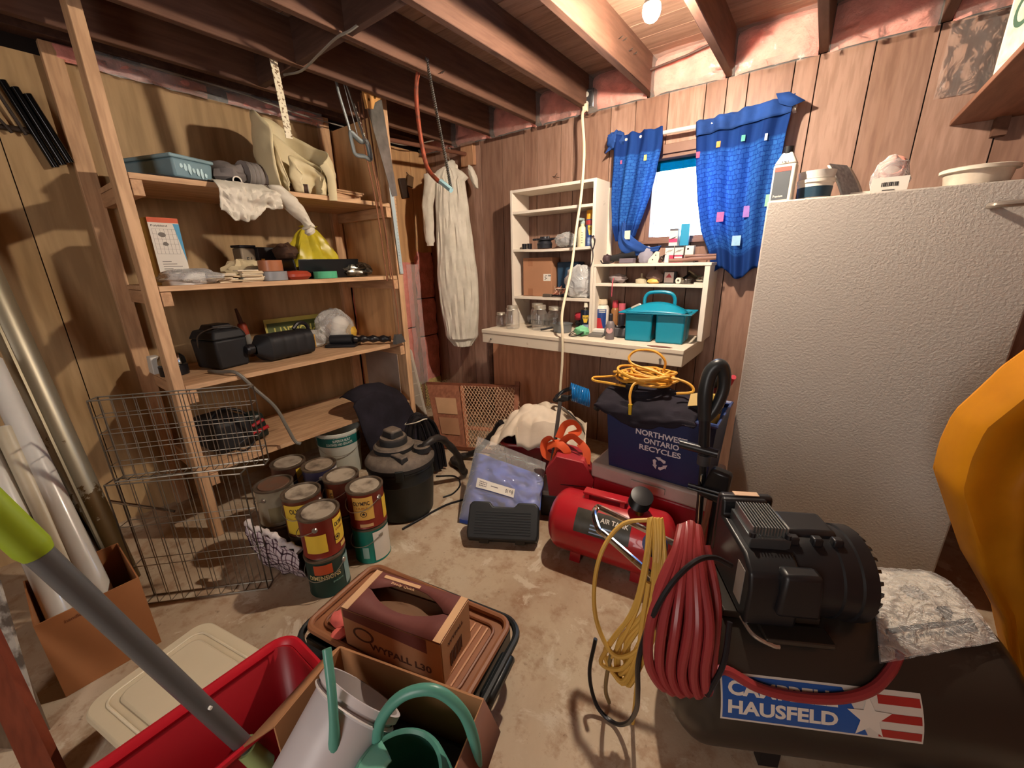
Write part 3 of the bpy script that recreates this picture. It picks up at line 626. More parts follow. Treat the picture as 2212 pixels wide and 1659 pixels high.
# ---- hanging things above the shelves
t = thing('metal_strap', 'speckled white metal strap hanging from a joist in front of the cream bag', 'strap', (.68, -1.55, 2.1))
def speck():
    n = NT('speckled_paint'); v = n.coord((1, .6, 1)); f = n.noise(v, 90, 3, .6)
    n.bsdf(n.ramp(f, [(.40, srgb('6a5236')), (.46, srgb('d9d0b8')), (1, srgb('e3dcc8'))]), .5); return n.m
MB().add([(.76, -1.60, 2.30), (.745, -1.558, 2.30), (.735, -1.535, 1.955), (.75, -1.576, 1.95), (.757, -1.60, 2.30), (.742, -1.558, 2.30), (.732, -1.535, 1.955), (.747, -1.576, 1.95)], [(0, 1, 2, 3), (7, 6, 5, 4), (0, 4, 5, 1), (1, 5, 6, 2), (2, 6, 7, 3), (3, 7, 4, 0)]).build('strap', speck(), t, True)
MB().tube([(.762, -1.585, 2.29), (.72, -1.575, 2.29)], .004, 6).build('nail', nail, t, True)
steel = plain('saw_steel', '8b8984', .32, .85, var=.25, scale=14)
# hacksaw
t = thing('hacksaw', 'grey hacksaw hanging handle-down from the joists left of the handsaw', 'saw', (.70, -1.15, 2.26))
al = plain('hack_frame', '8f9698', .35, .7)
MB().tube(cat([(.70, -1.235, 2.32), (.70, -1.225, 2.24), (.70, -1.195, 2.12), (.70, -1.18, 2.05)]), .0075, 8).build('frame', al, t, True)
MB().tube([(.70, -1.19, 2.30), (.70, -1.14, 2.06)], .003, 6).build('blade', steel, t, True)
q = MB(); q.tube(cat([(.70, -1.185, 2.06), (.70, -1.178, 1.99), (.70, -1.165, 1.955), (.70, -1.11, 1.955), (.70, -1.075, 1.945), (.70, -1.07, 1.985), (.70, -1.085, 2.035), (.70, -1.12, 2.03), (.70, -1.15, 2.045)], 5, True), .0105, 10, True, 1.4)
q.build('handle', plain('hack_handle', '7d8588', .4, .4), t, True)
MB().lathe([(0, 0), (.009, 0), (.009, .012), (0, .012)], (.70, -1.10, 2.06), 10, (0, 0, 1)).build('wing_nut', steel, t, True)
# long narrow saw and chain next to it
t = thing('coping_saw', 'narrow dark saw blade hanging between the hacksaw and the handsaw', 'saw', (.72, -1.13, 2.2))
MB().tube([(.72, -1.20, 2.33), (.71, -1.10, 2.02)], .005, 6, flat=2.2).build('blade', plain('dark_steel', '4b4742', .4, .8), t, True)
q = MB()
for k in range(14): q.tube(cat([(.715 + .004 * (k % 2), -1.150 + .0035 * k, 2.20 - .012 * k + .006), (.72, -1.146 + .0035 * k, 2.20 - .012 * k), (.715, -1.150 + .0035 * k, 2.20 - .012 * k - .006)], 3, True), .0012, 4, True)
q.build('hook_chain', steel, t, True)
# brown cords
cordb = plain('brown_strip', '86563a', .6)
for k, (yt, yb, zt, zb, lab) in enumerate(((-1.055, -.995, 2.25, 1.25, 'leftmost'), (-1.03, -.965, 2.30, 1.27, 'middle'), (-1.00, -.945, 2.27, .86, 'rightmost'))):
    solo(MB().tube(cat([(.645, yt - .015, zt), (.64, yt, zt - .25), (.635, (yt + yb) / 2 + .004, (zt + zb) / 2), (.628, yb + .006 * (k - 1), zb + .25), (.632, yb, zb)]), .0048, 6), 'hanging_cord', cordb, lab + ' of the three brown cords hanging down past the right ends of the shelves', 'cord', (.632, yb, zb))
# handsaw
t = thing('handsaw', 'wooden-handled handsaw hanging blade-down at the right shelf post', 'saw', (.74, -.99, 2.0))
def sp(y, z): return V((.735 - .03 * (2.3 - z), y, z))
def flatpoly(poly, th, mat, nm, par):
    mb = MB(); n = len(poly)
    mb.add([p + V((th, 0, 0)) for p in poly] + [p - V((th, 0, 0)) for p in poly], [tuple(range(n)), tuple(range(n, 2 * n))[::-1]] + [(i, n + i, n + (i + 1) % n, (i + 1) % n) for i in range(n)])
    return mb.build(nm, mat, par, True, bevel=.0015 if th > .004 else 0)
flatpoly([sp(-1.085, 2.225), sp(-.975, 2.265), sp(-.915, 1.765), sp(-.955, 1.755)], .0012, steel, 'blade', t)
flatpoly([sp(-1.105, 2.345), sp(-1.085, 2.32), sp(-1.07, 2.305), sp(-1.04, 2.335), sp(-.99, 2.34), sp(-.972, 2.315), sp(-.985, 2.29), sp(-.985, 2.265), sp(-1.03, 2.235), sp(-1.045, 2.20), sp(-1.085, 2.195), sp(-1.095, 2.25)], .011, wood('saw_handle', 'c58f52', 'd6a467', 'z', .4, False), 'handle', t)
q = MB()
for a, b in ((-1.07, 2.24), (-1.03, 2.26), (-1.01, 2.30)):
    p = sp(a, b); q.cyl(p + V((.010, 0, 0)), p + V((.014, 0, 0)), .007, n=12)
q.build('screws', plain('brass', '8a6a35', .3, .9), t, True)
# measuring stick
t = thing('steel_rule', 'long white and blue steel rule hanging on the right shelf post', 'rule', (.64, -.86, 1.5))
flatpoly([V((.625, -.90, 1.86)), V((.625, -.872, 1.86)), V((.615, -.842, 1.29)), V((.615, -.870, 1.29))], .001, plain('rule_white', 'b6c6cc', .35, .3), 'rule', t)
q = MB()
for k in range(26): q.box((.6165 + .0106 * (1 - k / 26) + .0004, -.846 - .03 * (1 - k / 26), 1.30 + .0215 * k), (.001, .006 if k % 5 else .012, .0015))
q.build('graduations', plain('rule_ink', '3c4a58', .6), t, True)
# bow saw
t = thing('bow_saw', 'bow saw with a rusty orange tubular frame hanging in front of the coverall', 'saw', (1.18, -1.0, 2.2))
by = -1.05
fr_pts = [(1.205, by, 2.318), (1.165, by, 2.305), (1.125, by, 2.245), (1.112, by, 2.16), (1.118, by, 2.03), (1.138, by, 1.90), (1.165, by, 1.83), (1.225, by, 1.775), (1.255, by, 1.76)]
MB().tube(cat(fr_pts), .0115, 10).build('frame', plain('rusty_orange', '9c4428', .55, .1, var=.4, scale=30, c2='5a3020'), t, True)
MB().tube(cat([(1.25, by, 1.765), (1.285, by, 1.742), (1.325, by, 1.715)]), .014, 10).build('handle_grip', plain('grip_blue', '8fb3bb', .35), t, True)
q = MB(); A_, B_ = V((1.208, by, 2.312)), V((1.325, by, 1.72)); d = (B_ - A_); 
for k in range(60):
    p = A_ + d * (k / 60); p2 = A_ + d * ((k + 1) / 60); sd = V((d.z, 0, -d.x)).normalized()
    q.add([p - sd * .009, p2 - sd * .009, p2 + sd * .006, (p + p2) / 2 + sd * .012, p + sd * .006], [(0, 1, 2, 3, 4)])
q.build('toothed_blade', steel, t, True, solid=.0015)
MB().cyl((1.208, by - .01, 2.315), (1.208, by + .01, 2.315), .008, n=10).build('pin', steel, t, True)
# clothes rod on a block, with the coverall on a hanger
rodw = wood('rod_wood', '6b4636', '805443', 'y', .5, False)
t = thing('clothes_rod', 'wooden clothes rod running from the shelves to a block on the back wall', 'rod', (.525, -.02, 2.18))
MB().bb(.462, .592, -.040, -.002, 2.095, 2.262).build('block', wood('block_wood', 'b88a68', 'c99b78', 'z', .6, False), t, True, bevel=.003)
MB().tube([(.515, -.041, 2.18), (.49, -.86, 2.14)], .014, 12).build('rod', rodw, t, True)
t = thing('coverall', 'long white coverall on a hanger below the clothes rod near the corner', 'clothing', (.56, -.24, .66))
cx, cy, ang = .50, -.225, R(-38)
ca, sa = math.cos(ang), math.sin(ang)
def W_(x, d, z): return V((cx - x * sa * -1 * 0 + x * math.cos(R(37)) - d * math.sin(R(37)) * -1, cy + x * math.sin(R(37)) - d * math.cos(R(37)), z))
def body(u, v):
    a = 6.283 * u; z = 2.055 - 1.39 * v
    half = .05 + .105 * min(1, v / .06) ** .6 if v < .06 else (.145 - .012 * math.sin(v * 9) - .035 * max(0, .2 - v) / .2 + .02 * math.sin(min(1, max(0, v - .5) / .5) * 3.1))
    if v > .94: half *= 1 - .45 * (v - .94) / .06
    dep = (.055 + .03 * v) * (1 if v < .96 else .6)
    k = 1 + .16 * nz(math.cos(a) * 2.3, math.sin(a) * 2.3, v * 1.6, 1) + .20 * nz(math.cos(a) * 6, math.sin(a) * 6, v * 6, 2) + .10 * nz(math.cos(a) * 14, math.sin(a) * 14, v * 16, 6)
    return W_(half * math.cos(a) * (1 + .05 * nz(v * 6, 3)) + .03 * (v - .5) + .02, dep * math.sin(a) * k + .012 * nz(math.cos(a) * 9, v * 9, 3), z + .012 * nz(a, 4, v * 3))
MB().grid(body, 72, 60, cu=True).build('body', wht, t, True)
def slv(u, v):
    a = 6.283 * u; L_ = .52; q = v * L_
    r = .05 * (1 - .25 * v) * (1 + .25 * nz(math.cos(a) * 2, math.sin(a) * 2, v * 6, 5)); r *= (.7 if v > .95 else 1)
    return W_(-.135 - .045 * min(1, v * 2.2) + r * math.cos(a), -.0 + r * .8 * math.sin(a) + .02, 2.01 - q)
MB().grid(slv, 26, 30, cu=True).build('left_sleeve', wht, t, True)
def cuff(u, v):
    a = 6.283 * u; r = .058 * (1 + .2 * nz(math.cos(a) * 3, math.sin(a) * 3, v * 4, 6)) * math.sin(math.pi * (.18 + .64 * v))
    return W_(.155 + .07 * v, .02 + r * .8 * math.sin(a), 2.035 - .10 * v + r * 1.1 * math.cos(a))
MB().grid(cuff, 22, 12, cu=True).build('right_shoulder', wht, t, True)
MB().tube(cat([W_(.02, .0, 2.165) + V((-.06, -.0, .0)) * 0, W_(.02, .012, 2.19), W_(.0, .0, 2.185), W_(-.01, 0, 2.15), W_(.015, 0, 2.11), W_(.02, 0, 2.06)]), .003, 6).build('hanger_hook', plain('hanger_wire', 'b9b1a2', .3, .7), t, True)
MB().blob(W_(.02, .0, 2.055), (.11, .10, .10), .3, 2.5, 20, 9).build('collar', wht, t, True)
# dark leather pouch on the tan board
t = thing('leather_pouch', 'dark leather sheath hanging on the tan board behind the bow saw', 'sheath', (.03, -.30, 1.95))
MB().at((.022, -.28, 1.96), (10, 0, 0)).box((0, 0, 0), (.02, .07, .15)).build('sheath', plain('dark_leather', '3a2a20', .5), t, True, bevel=.004)
MB().at((.03, -.215, 2.02), (-14, 0, 0)).box((0, 0, 0), (.02, .06, .09)).build('flap', plain('tan_leather', '6d5238', .6), t, True, bevel=.004)
MB().tube([(.006, -.225, 2.09), (.03, -.225, 2.07)], .003, 6).build('nail', nail, t, True)
# ================================================================ floor, left side
def crate(name, label, loc, rz, L, D, Hh, sx, sz, wr=.0017):
    o = thing(name, label, 'crate', loc, rz)
    m = plain('cage_wire', '8d867a', .35, .8, var=.2)
    def panel(nm, P0, e1, l1, e2, l2, s1, s2):
        mb = MB(); e1, e2, P0 = V(e1), V(e2), V(P0)
        n1, n2 = max(1, round(l1 / s1)), max(1, round(l2 / s2))
        for i in range(n1 + 1): p = P0 + e1 * (l1 * i / n1); mb.tube([p, p + e2 * l2], wr if 0 < i < n1 else wr * 1.7, 5)
        for j in range(n2 + 1): p = P0 + e2 * (l2 * j / n2); mb.tube([p, p + e1 * l1], wr if 0 < j < n2 else wr * 1.7, 5)
        mb.build(nm, m, o)
    panel('front_grid', (0, 0, .002), (1, 0, 0), L, (0, 0, 1), Hh, sx, sz)
    panel('back_grid', (0, D, .002), (1, 0, 0), L, (0, 0, 1), Hh, sx, sz)
    panel('side_grid', (0, 0, .002), (0, 1, 0), D, (0, 0, 1), Hh, sx, sz)
    panel('side_grid', (L, 0, .002), (0, 1, 0), D, (0, 0, 1), Hh, sx, sz)
    panel('base_grid', (0, 0, .003), (1, 0, 0), L, (0, 1, 0), D, sx, .05)
    return o
crate('wire_crate', 'lower folded wire crate of the pair standing on the concrete by the left shelf post', (.87, -2.555, 0), 45.5, .48, .05, .565, .048, .19)
crate('wire_crate', 'upper folded wire crate with a finer grid stacked on the lower one', (.885, -2.525, .57), 50.3, .52, .05, .33, .037, .066)
solo(MB().tube([(.80, -2.55, .47), (.98, -2.40, .41)], .006, 8), 'metal_rod', plain('chrome', 'c6c2ba'), 'short shiny metal rod poking through the lower wire crate', 'rod', (.9, -2.48, .44))

# paint cans
RC, HC = .082, .186
def paint_can(label, loc, col, panels=(), texts=(), lid='a89a86', group=None, ear=None, extra=None):
    o = thing('paint_can', label, 'paint can', loc, 0, group)
    MB().lathe([(0, 0), (RC - .002, 0), (RC + .001, .004), (RC - .001, .008), (RC - .001, HC - .012), (RC + .0015, HC - .008), (RC + .0015, HC - .002)], n=40).build('can_body', plain('can_' + col, col, .35, .15, var=.12, scale=9), o)
    MB().lathe([(RC + .0016, HC - .009), (RC + .002, HC), (RC - .006, HC + .001), (RC - .008, HC - .006), (RC - .016, HC - .006)], n=40).build('rim', plain('can_rim', '6f6152', .4, .6, var=.3, scale=20), o)
    MB().lathe([(RC - .0155, HC - .0058), (RC - .018, HC - .001), (RC - .026, HC - .003), (0, HC - .0025)], n=40).build('lid', plain('lid_' + lid, lid, .7, .2, var=.35, scale=18, c2='5b4d40', thr=(.45, .75)), o)
    cam_a = math.atan2(-2.70 - loc[1], 2.94 - loc[0])
    lp_ = []
    for a0, a1, za, zb, c_ in panels:
        A0, A1 = cam_a + R(a0), cam_a + R(a1); n = max(3, int(abs(a1 - a0) / 7))
        lp_.append(MB().grid(lambda u, v: ((RC + .0006) * math.cos(A0 + (A1 - A0) * u), (RC + .0006) * math.sin(A0 + (A1 - A0) * u), za + (zb - za) * v), n, 2).build('label_panel', plain('label_' + c_, c_, .45, var=.06), o))
    for txt, a0, za, w, h, c_ in texts:
        A0 = cam_a + R(a0)
        MB().text(txt, w, h, lambda u, v: ((RC + .0012) * math.cos(A0 + u / RC), (RC + .0012) * math.sin(A0 + u / RC), za + v), .02).build('lettering', plain('ink_' + c_, c_, .6, var=0), lp_[0] if lp_ else o)
    if ear is not None:
        for s_ in (0, 180):
            A0 = cam_a + R(ear + s_); d_ = V((math.cos(A0), math.sin(A0), 0))
            MB().lathe([(0, 0), (.012, 0), (.009, .006), (0, .007)], d_ * (RC - .001) + V((0, 0, HC - .045)), 14, d_).build('ear', plain('ear_steel', 'b0aaa0', .3, .8), o)
        A0 = cam_a + R(ear); e = V((math.cos(A0), math.sin(A0), 0)); p = V((-e.y, e.x, 0))
        MB().tube(cat([e * (RC + .006) + V((0, 0, HC - .045)), e * (RC + .012) * .7 + p * RC * .8 * (-1) + V((0, 0, HC - .075)), p * (RC + .014) * (-1) + V((0, 0, HC - .09)), -e * RC * .75 + p * RC * .8 * (-1) + V((0, 0, HC - .075)), -e * (RC + .006) + V((0, 0, HC - .045))], 8), .0018, 6).build('bail', plain('ear_steel', 'b0aaa0'), o)
    if extra: extra(o, cam_a)
    return o
MAR, YEL = '7c2c20', 'd8b53c'
def maple(o, ca):   # small round badge printed on the front labels
    A0 = ca + R(BA); mb = MB()
    def on(u, v): return ((RC + .0014) * math.cos(A0 + u / RC), (RC + .0014) * math.sin(A0 + u / RC), BZ + v)
    n = 8; out = [(.015 * math.cos(k * 6.283 / n + .39), .015 * math.sin(k * 6.283 / n + .39)) for k in range(n)]; inn = [(x * .8, y * .8) for x, y in out]
    mb.add([on(*p) for p in out] + [on(*p) for p in inn], [(i, (i + 1) % n, n + (i + 1) % n, n + i) for i in range(n)])
    lf = [(0, .009), (.003, .004), (.008, .004), (.005, -.001), (.006, -.005), (0, -.004), (-.006, -.005), (-.005, -.001), (-.008, .004), (-.003, .004)]
    mb.add([on(*p) for p in lf], [tuple(range(len(lf)))])
    mb.build('printed_badge', plain('ink_2b2024', '2b2024', .6, var=0), o)
BA, BZ = 40, .075
paint_can('green paint can with orange-red splashes under the front maroon can', (1.405, -2.035, 0), '1f3a33',
    ((-40, 12, .118, .165, 'b24a26'), (48, 88, .02, .16, '7f9b98')), (('DIMENSIONS', -58, .092, .13, .022, 'c9b27a'), ('paint', 8, .066, .045, .012, '6f9a8c')), ear=52)
paint_can('maroon stain can with a blank yellow panel, front of the paint can stack', (1.40, -2.03, HC + .004), MAR,
    ((-52, 8, .03, .115, YEL), (32, 86, .045, .165, YEL), (48, 76, .015, .035, 'd9b86a')), (('OLYMPIC', 36, .125, .06, .02, '2b2024'), ('STAIN', 37, .105, .045, .010, 'a8632c')), ear=-18, extra=maple)
paint_can('teal can with a white side panel on the floor beside the vacuum', (1.385, -1.80, 0), '147a6c',
    ((4, 74, .012, .165, 'd4cfc4'), (-34, -14, .03, .09, '8fb3ab')), (), ear=30)
BA, BZ = -14, .08
paint_can('maroon stain can on the white-panelled teal can beside the vacuum', (1.385, -1.80, HC + .004), MAR,
    ((-46, 18, .05, .165, 'd6a952'), (52, 88, .02, .13, YEL), (-30, 12, .012, .028, 'c9a070')), (('OLYMPIC', -44, .125, .075, .02, '2b2024'), ('HUILE', -34, .106, .05, .010, 'a8632c')), ear=42, extra=maple)
def bird_can(loc, lab, **k): return paint_can(lab, loc, **k)
paint_can('can hidden by the checked cloth under the yellow-labelled oil stain can', (1.20, -2.00, 0), '5d4a3c')
BA, BZ = 20, .07
paint_can('oil stain can with a wide yellow label behind the front maroon can', (1.195, -2.00, HC + .004), '6e3a28',
    ((-66, 30, .015, .16, YEL),), (('OLYMPIC', -44, .12, .085, .024, '2b2024'), ('OIL', -30, .10, .03, .012, '8a5a26')), ear=58, extra=maple)
paint_can('lower brown can behind the two front stacks', (1.20, -1.815, 0), '4f3228')
paint_can('brown stain can with a narrow yellow label behind the teal-based stack', (1.205, -1.81, HC + .004), '6a3527',
    ((-60, -34, .02, .15, 'c99a4c'),), (('C', -46, .11, .014, .02, '2b2024'),), ear=20)
paint_can('lower purple can of the back middle stack', (1.01, -1.815, 0), '3a3450')
paint_can('purple-grey paint can with a white label patch, back middle of the cans', (1.01, -1.815, HC + .004), '4a4562',
    ((30, 76, .06, .17, 'cfc9bf'), (-40, -10, .05, .13, '6f6f8e')), (), lid='9a8a76', ear=0)
paint_can('lower dark can of the rearmost stack', (.84, -1.90, 0), '3f2a24')
paint_can('can with a yellow and blue label, rearmost of the paint cans', (.845, -1.895, HC + .004), '5a3a30',
    ((20, 70, .03, .165, YEL), (-20, 20, .03, .10, '3a3f66')), (), lid='a09484', ear=60)
paint_can('dirty cream can at the left of the group on the floor', (1.03, -2.045, 0), '8a7a5e')
paint_can('rusty-lidded can spattered with paint, leftmost of the upper cans', (1.015, -2.04, HC + .004), 'a39a84',
    ((-30, 20, .02, .10, '8a7d5c'),), (), lid='6a4a38', ear=-40)
t = thing('checked_cloth', 'white and purple checked cloth bag slumped among the paint cans', 'cloth', (1.24, -2.12, .001))
def checks():
    n = NT('checked_cloth_fabric'); tc = n.n('ShaderNodeTexCoord'); sep = n.n('ShaderNodeSeparateXYZ'); n.l(tc.outputs['UV'], sep.inputs[0])
    outs = []
    for ax in ('X', 'Y'):
        mu = n.n('ShaderNodeMath', operation='MULTIPLY'); mu.inputs[1].default_value = 6 if ax == 'X' else 5; n.l(sep.outputs[ax], mu.inputs[0])
        fr = n.n('ShaderNodeMath', operation='FRACT'); n.l(mu.outputs[0], fr.inputs[0])
        outs.append(n.ramp(fr.outputs[0], [(.0, (.12, .06, .09, 1)), (.13, (.12, .06, .09, 1)), (.16, (1, 1, 1, 1)), (.40, (1, 1, 1, 1)), (.42, (.3, .2, .26, 1)), (.5, (.3, .2, .26, 1)), (.53, (1, 1, 1, 1))]))
    n.bsdf(n.mix(1.0, n.mix(1.0, srgb('c3b6ba'), outs[0], 'MULTIPLY'), outs[1], 'MULTIPLY'), .85); return n.m
def chk(u, v):
    a0 = V((1.08, -2.19, .0)); b0 = V((1.34, -2.105, 0)); p = a0.lerp(b0, u); n_ = V((.35, -.94, 0))
    top = .27 - .09 * u
    q = .03 * math.sin(v * 2.6) - .04 * (1 - v) + .02 * nz(u * 4, v * 4, 4) + .005 * nz(u * 11, v * 9, 6)
    return p + n_ * q + V((0, 0, .004 + (top + .02 * nz(u * 8, 3)) * v))
def uvgrid(o, nu, nv):
    me = o.data; uv = me.uv_layers.new(name='UVMap')
    for l in me.loops: i = l.vertex_index; uv.data[l.index].uv = ((i // nv) / (nu - 1), (i % nv) / (nv - 1))
ck = MB().grid(chk, 34, 26).build('cloth_side', checks(), t, True, solid=.004); uvgrid(ck, 34, 26)
MB().tube(cat([chk(i / 12, 1.0) + V((-.01, .012, .004 + .01 * nz(i * 1.3, 2))) for i in range(13)], 4), lambda q: .013 + .005 * math.sin(q * 40), 10).build('gathered_rim', cloth('cloth_white', 'd0c6c4', None, 0, 10, .85), t, True)
# pail under the lowest shelf
t = thing('plastic_pail', 'white pail with a teal lettered band under the lowest shelf', 'pail', (.50, -1.42, 0))
pw = plain('pail_white', 'cfd3ca', .4, var=.05)
MB().lathe([(0, .003), (.118, .003), (.12, .006), (.138, .30), (.142, .302), (.142, .318), (.134, .32), (.13, .30), (.112, .01), (0, .01)], n=44).build('pail_body', pw, t)
ca_ = math.atan2(-2.7 + 1.42, 2.94 - .5)
MB().grid(lambda u, v: ((.1355 + .0022 * v) * math.cos(ca_ - 1.3 + 2.6 * u), (.1355 + .0022 * v) * math.sin(ca_ - 1.3 + 2.6 * u), .232 + .062 * v), 24, 2).build('teal_band', plain('teal_band', '17605c', .45), t)
for txt, a0, zz_, w, h in (('SUPERIOR BUILT', -.30, .266, .11, .017), ('COATINGS AND SEALANTS', -.62, .242, .165, .017)):
    MB().text(txt, w, h, lambda u, v: (.1382 * math.cos(ca_ + a0 + u / .137), .1382 * math.sin(ca_ + a0 + u / .137), zz_ + v), .02).build('lettering', plain('ink_cfd', 'cfd8d0', .6), t)
MB().tube(cat([(.142 * math.cos(a), .142 * math.sin(a), .27 - .10 * math.sin((a - ca_ + 1.57))) for a in [ca_ - 1.57 + 3.14 * k / 10 for k in range(11)]]), .002, 6).build('bail', plain('ear_steel', 'b0aaa0'), t)

# shop vacuum
t = thing('shop_vacuum', 'dusty black canister shop vacuum with a grey hose on the concrete', 'vacuum', (1.215, -1.465, 0))
dk = plain('vac_black', '1c1f1e', .45, var=.2, scale=8)
def dusty():
    n = NT('dusty_black'); v = n.coord(); ge = n.n('ShaderNodeNewGeometry'); sp_ = n.n('ShaderNodeSeparateXYZ'); n.l(ge.outputs['Normal'], sp_.inputs[0])
    a = n.noise(v, 16, 6, .7); m_ = n.n('ShaderNodeMath', operation='MULTIPLY', use_clamp=True); n.l(n.ramp(sp_.outputs['Z'], [(.25, (0, 0, 0, 1)), (.8, (1, 1, 1, 1))]), m_.inputs[0]); n.l(n.ramp(a, [(.3, (.35, .35, .35, 1)), (.65, (1, 1, 1, 1))]), m_.inputs[1])
    n.bsdf(n.mix(m_.outputs[0], srgb('1f1f20'), srgb('75675a')), .7); return n.m
du = dusty()
MB().lathe([(0, .004), (.145, .004), (.158, .012), (.166, .10), (.174, .22), (.178, .228), (.175, .236), (.178, .29), (.184, .295), (.184, .305), (.179, .31), (0, .31)], n=56).build('drum', dk, t)
MB().lathe([(.186, .308), (.188, .33), (.178, .345), (.16, .362), (.12, .376), (.0, .38)], n=56).build('lid', du, t)
MB().lathe([(.108, .37), (.11, .40), (.10, .41), (.075, .412), (.074, .44), (.068, .452), (0, .455)], (-.03, -.01, 0), n=28).build('motor_head', du, t)
MB().box((-.03, -.01, .47), (.10, .085, .05), (.85, .8)).build('carry_handle', du, t, bevel=.012)
MB().box((.075, -.07, .372), (.13, .05, .04), (.9, .8)).build('latch_housing', du, t, bevel=.006)
MB().at((.115, .065, .37)).lathe([(.045, 0), (.045, .03), (.03, .035), (.026, .03), (.026, .0)], n=24).build('inlet_port', du, t)
for a in (-40, 140): MB().at((.186 * math.cos(R(a)), .186 * math.sin(R(a)), .305), (0, 0, a)).box((0, 0, 0), (.014, .045, .06)).build('side_clip', dk, t, bevel=.004)
hz = cat([(1.33, -1.40, .38), (1.345, -1.36, .41), (1.33, -1.28, .40), (1.30, -1.19, .33), (1.30, -1.10, .20), (1.28, -1.05, .08), (1.25, -1.0, .03), (1.17, -.96, .03), (1.08, -.94, .03), (1.05, -.88, .03), (1.10, -.82, .035), (1.19, -.80, .09), (1.31, -.78, .23), (1.36, -.77, .30)], 9)
hs = t
MB().tube(hz, lambda q: .021 + .0018 * math.sin(q * 620), 12).build('hose', plain('hose_black', '25211f', .5), hs, True)
MB().tube([(1.355, -.772, .295), (1.385, -.765, .33)], .026, 12).build('hose_cuff', black, hs, True)
# bundle of black tubes tied with string behind the vacuum
bt = thing('cord_bundle', 'bundle of black hoses and cord tied with white string behind the vacuum', 'cord', (1.0, -1.14, 0))
rs = random.Random(5)
for k in range(8):
    x0 = .98 + .02 * rs.uniform(-1, 1); y0 = -1.15 + .03 * rs.uniform(-1, 1); w = .03 + .09 * rs.random()
    MB().tube(cat([(x0 + .04, y0 - w, .02), (x0 + .02, y0 - w * .9, .2), (x0, y0 - w * .3, .36), (x0, y0 + .04 * k / 8, .40 + .02 * rs.random()), (x0 + .01, y0 + w, .34), (x0 + .05, y0 + w * 1.25, .18), (x0 + .08, y0 + w * 1.2, .02)]), .010 + .006 * (k % 2), 8).build('loop', black, bt, True)
MB().tube(cat([(.95, -1.21, .37), (1.03, -1.19, .395), (1.04, -1.13, .40), (1.02, -1.09, .385), (.95, -1.09, .37), (.93, -1.15, .37)], 5, True), .004, 6, True).build('string_tie', plain('string', 'cfc4b2', .8), bt, True)
solo(MB().tube(cat([(1.364, -1.607, .007), (1.375, -1.50, .007), (1.382, -1.392, .007), (1.40, -1.30, .007), (1.449, -1.20, .007), (1.50, -1.10, .007)]), .006, 8), 'floor_cable', black, 'black power cord crossing the floor from the vacuum to the blue tarp', 'cord', (1.40, -1.4, 0))
solo(MB().tube(cat([(1.10, -1.12, .006), (1.20, -1.05, .006), (1.30, -1.10, .006), (1.34, -1.2, .006), (1.32, -1.27, .006)]), .005, 8), 'floor_cable', black, 'black cord looping on the floor between the vacuum and the hose', 'cord', (1.2, -1.1, 0))

# white sheet leaning by the shelf, screens and the wire netting behind
t = thing('panel_scrap', 'white-edged grey panel leaning in the corner beside the right shelf post', 'panel', (.2, -.70, 0))
q = MB(); P = [V((.12, -.83, .69)), V((.12, -.53, .69)), V((.13, -.465, .62)), V((.20, -.415, .002)), V((.20, -.83, .002))]; n_ = V((.01, 0, 0))
q.add([p + n_ for p in P] + [p - n_ for p in P], [(0, 1, 2, 3, 4), (9, 8, 7, 6, 5)] + [(i, 5 + i, 5 + (i + 1) % 5, (i + 1) % 5) for i in range(5)])
q.build('sheet', plain('sheet_grey', 'a89c8e', .7), t, True)
MB().tube([P[1] + n_, P[2] + n_, P[3] + n_], .013, 6, flat=.5).build('white_edging', plain('white_edge', 'd8cfc2', .5), t, True)
for k in range(5): MB().tube([(.15 + .012 * k, -.81, .56 - .11 * k), (.15 + .012 * k, -.47 + .008 * k, .55 - .11 * k)], .0022, 5).build('joint_line', plain('white_edge', 'd8cfc2'), t, True)
frw = wood('frame_brown', '84523d', '9a644b', 'z', .6, False); frx = wood('frame_brownx', '7c4833', '955b42', 'x', .6, False)
def grid_net(nm, par, P0, e1, e2, n1, n2, r, mat):
    mb = MB(); P0, e1, e2 = V(P0), V(e1), V(e2)
    cl = lambda p: P0 + e1 * p[0] + e2 * p[1]
    for s_ in (1, -1):
        for k in range(-n2, n1 + n2 + 1):
            # diagonal lines clipped to the unit square
            u0 = k / n1; pts = []
            sl = s_ * n2 / n1 * 1.0
            a, b = (0.0, 1.0)
            du_ = (n2 / n1) * s_
            # u = u0 + du_*v
            if abs(du_) > 1e-9:
                va, vb = sorted(((0 - u0) / du_, (1 - u0) / du_)); a, b = max(0, va), min(1, vb)
            if b - a > .02: mb.tube([cl((u0 + du_ * a, a)), cl((u0 + du_ * b, b))], r, 4)
    return mb.build(nm, mat, par, True)
t = thing('screen_frame', 'brown wooden window frame with diamond wire screen leaning below the bench', 'frame', (.75, -.45, 0))
A0, B0 = V((.46, -.585, .405)), V((1.20, -.30, .425)); A1, B1 = V((.80, -.80, .02)), V((1.36, -.58, .02))
MB().tube([A0, B0], .018, 4, flat=1.2).build('top_rail', frx, t, True)
MB().tube([A1, B1], .018, 4, flat=1.2).build('bottom_rail', frx, t, True)
C0, C1 = A0.lerp(B0, .36), A1.lerp(B1, .36)
q = MB(); nrm = (B0 - A0).cross(A1 - A0).normalized() * .009
def slab(a, b, c_, d_, nm, mt, th=1.0):
    mb = MB(); pp = [a, b, c_, d_]; n2_ = nrm * th
    mb.add([p + n2_ for p in pp] + [p - n2_ for p in pp], [(0, 1, 2, 3), (7, 6, 5, 4)] + [(i, 4 + i, 4 + (i + 1) % 4, (i + 1) % 4) for i in range(4)]); return mb.build(nm, mt, t, True)
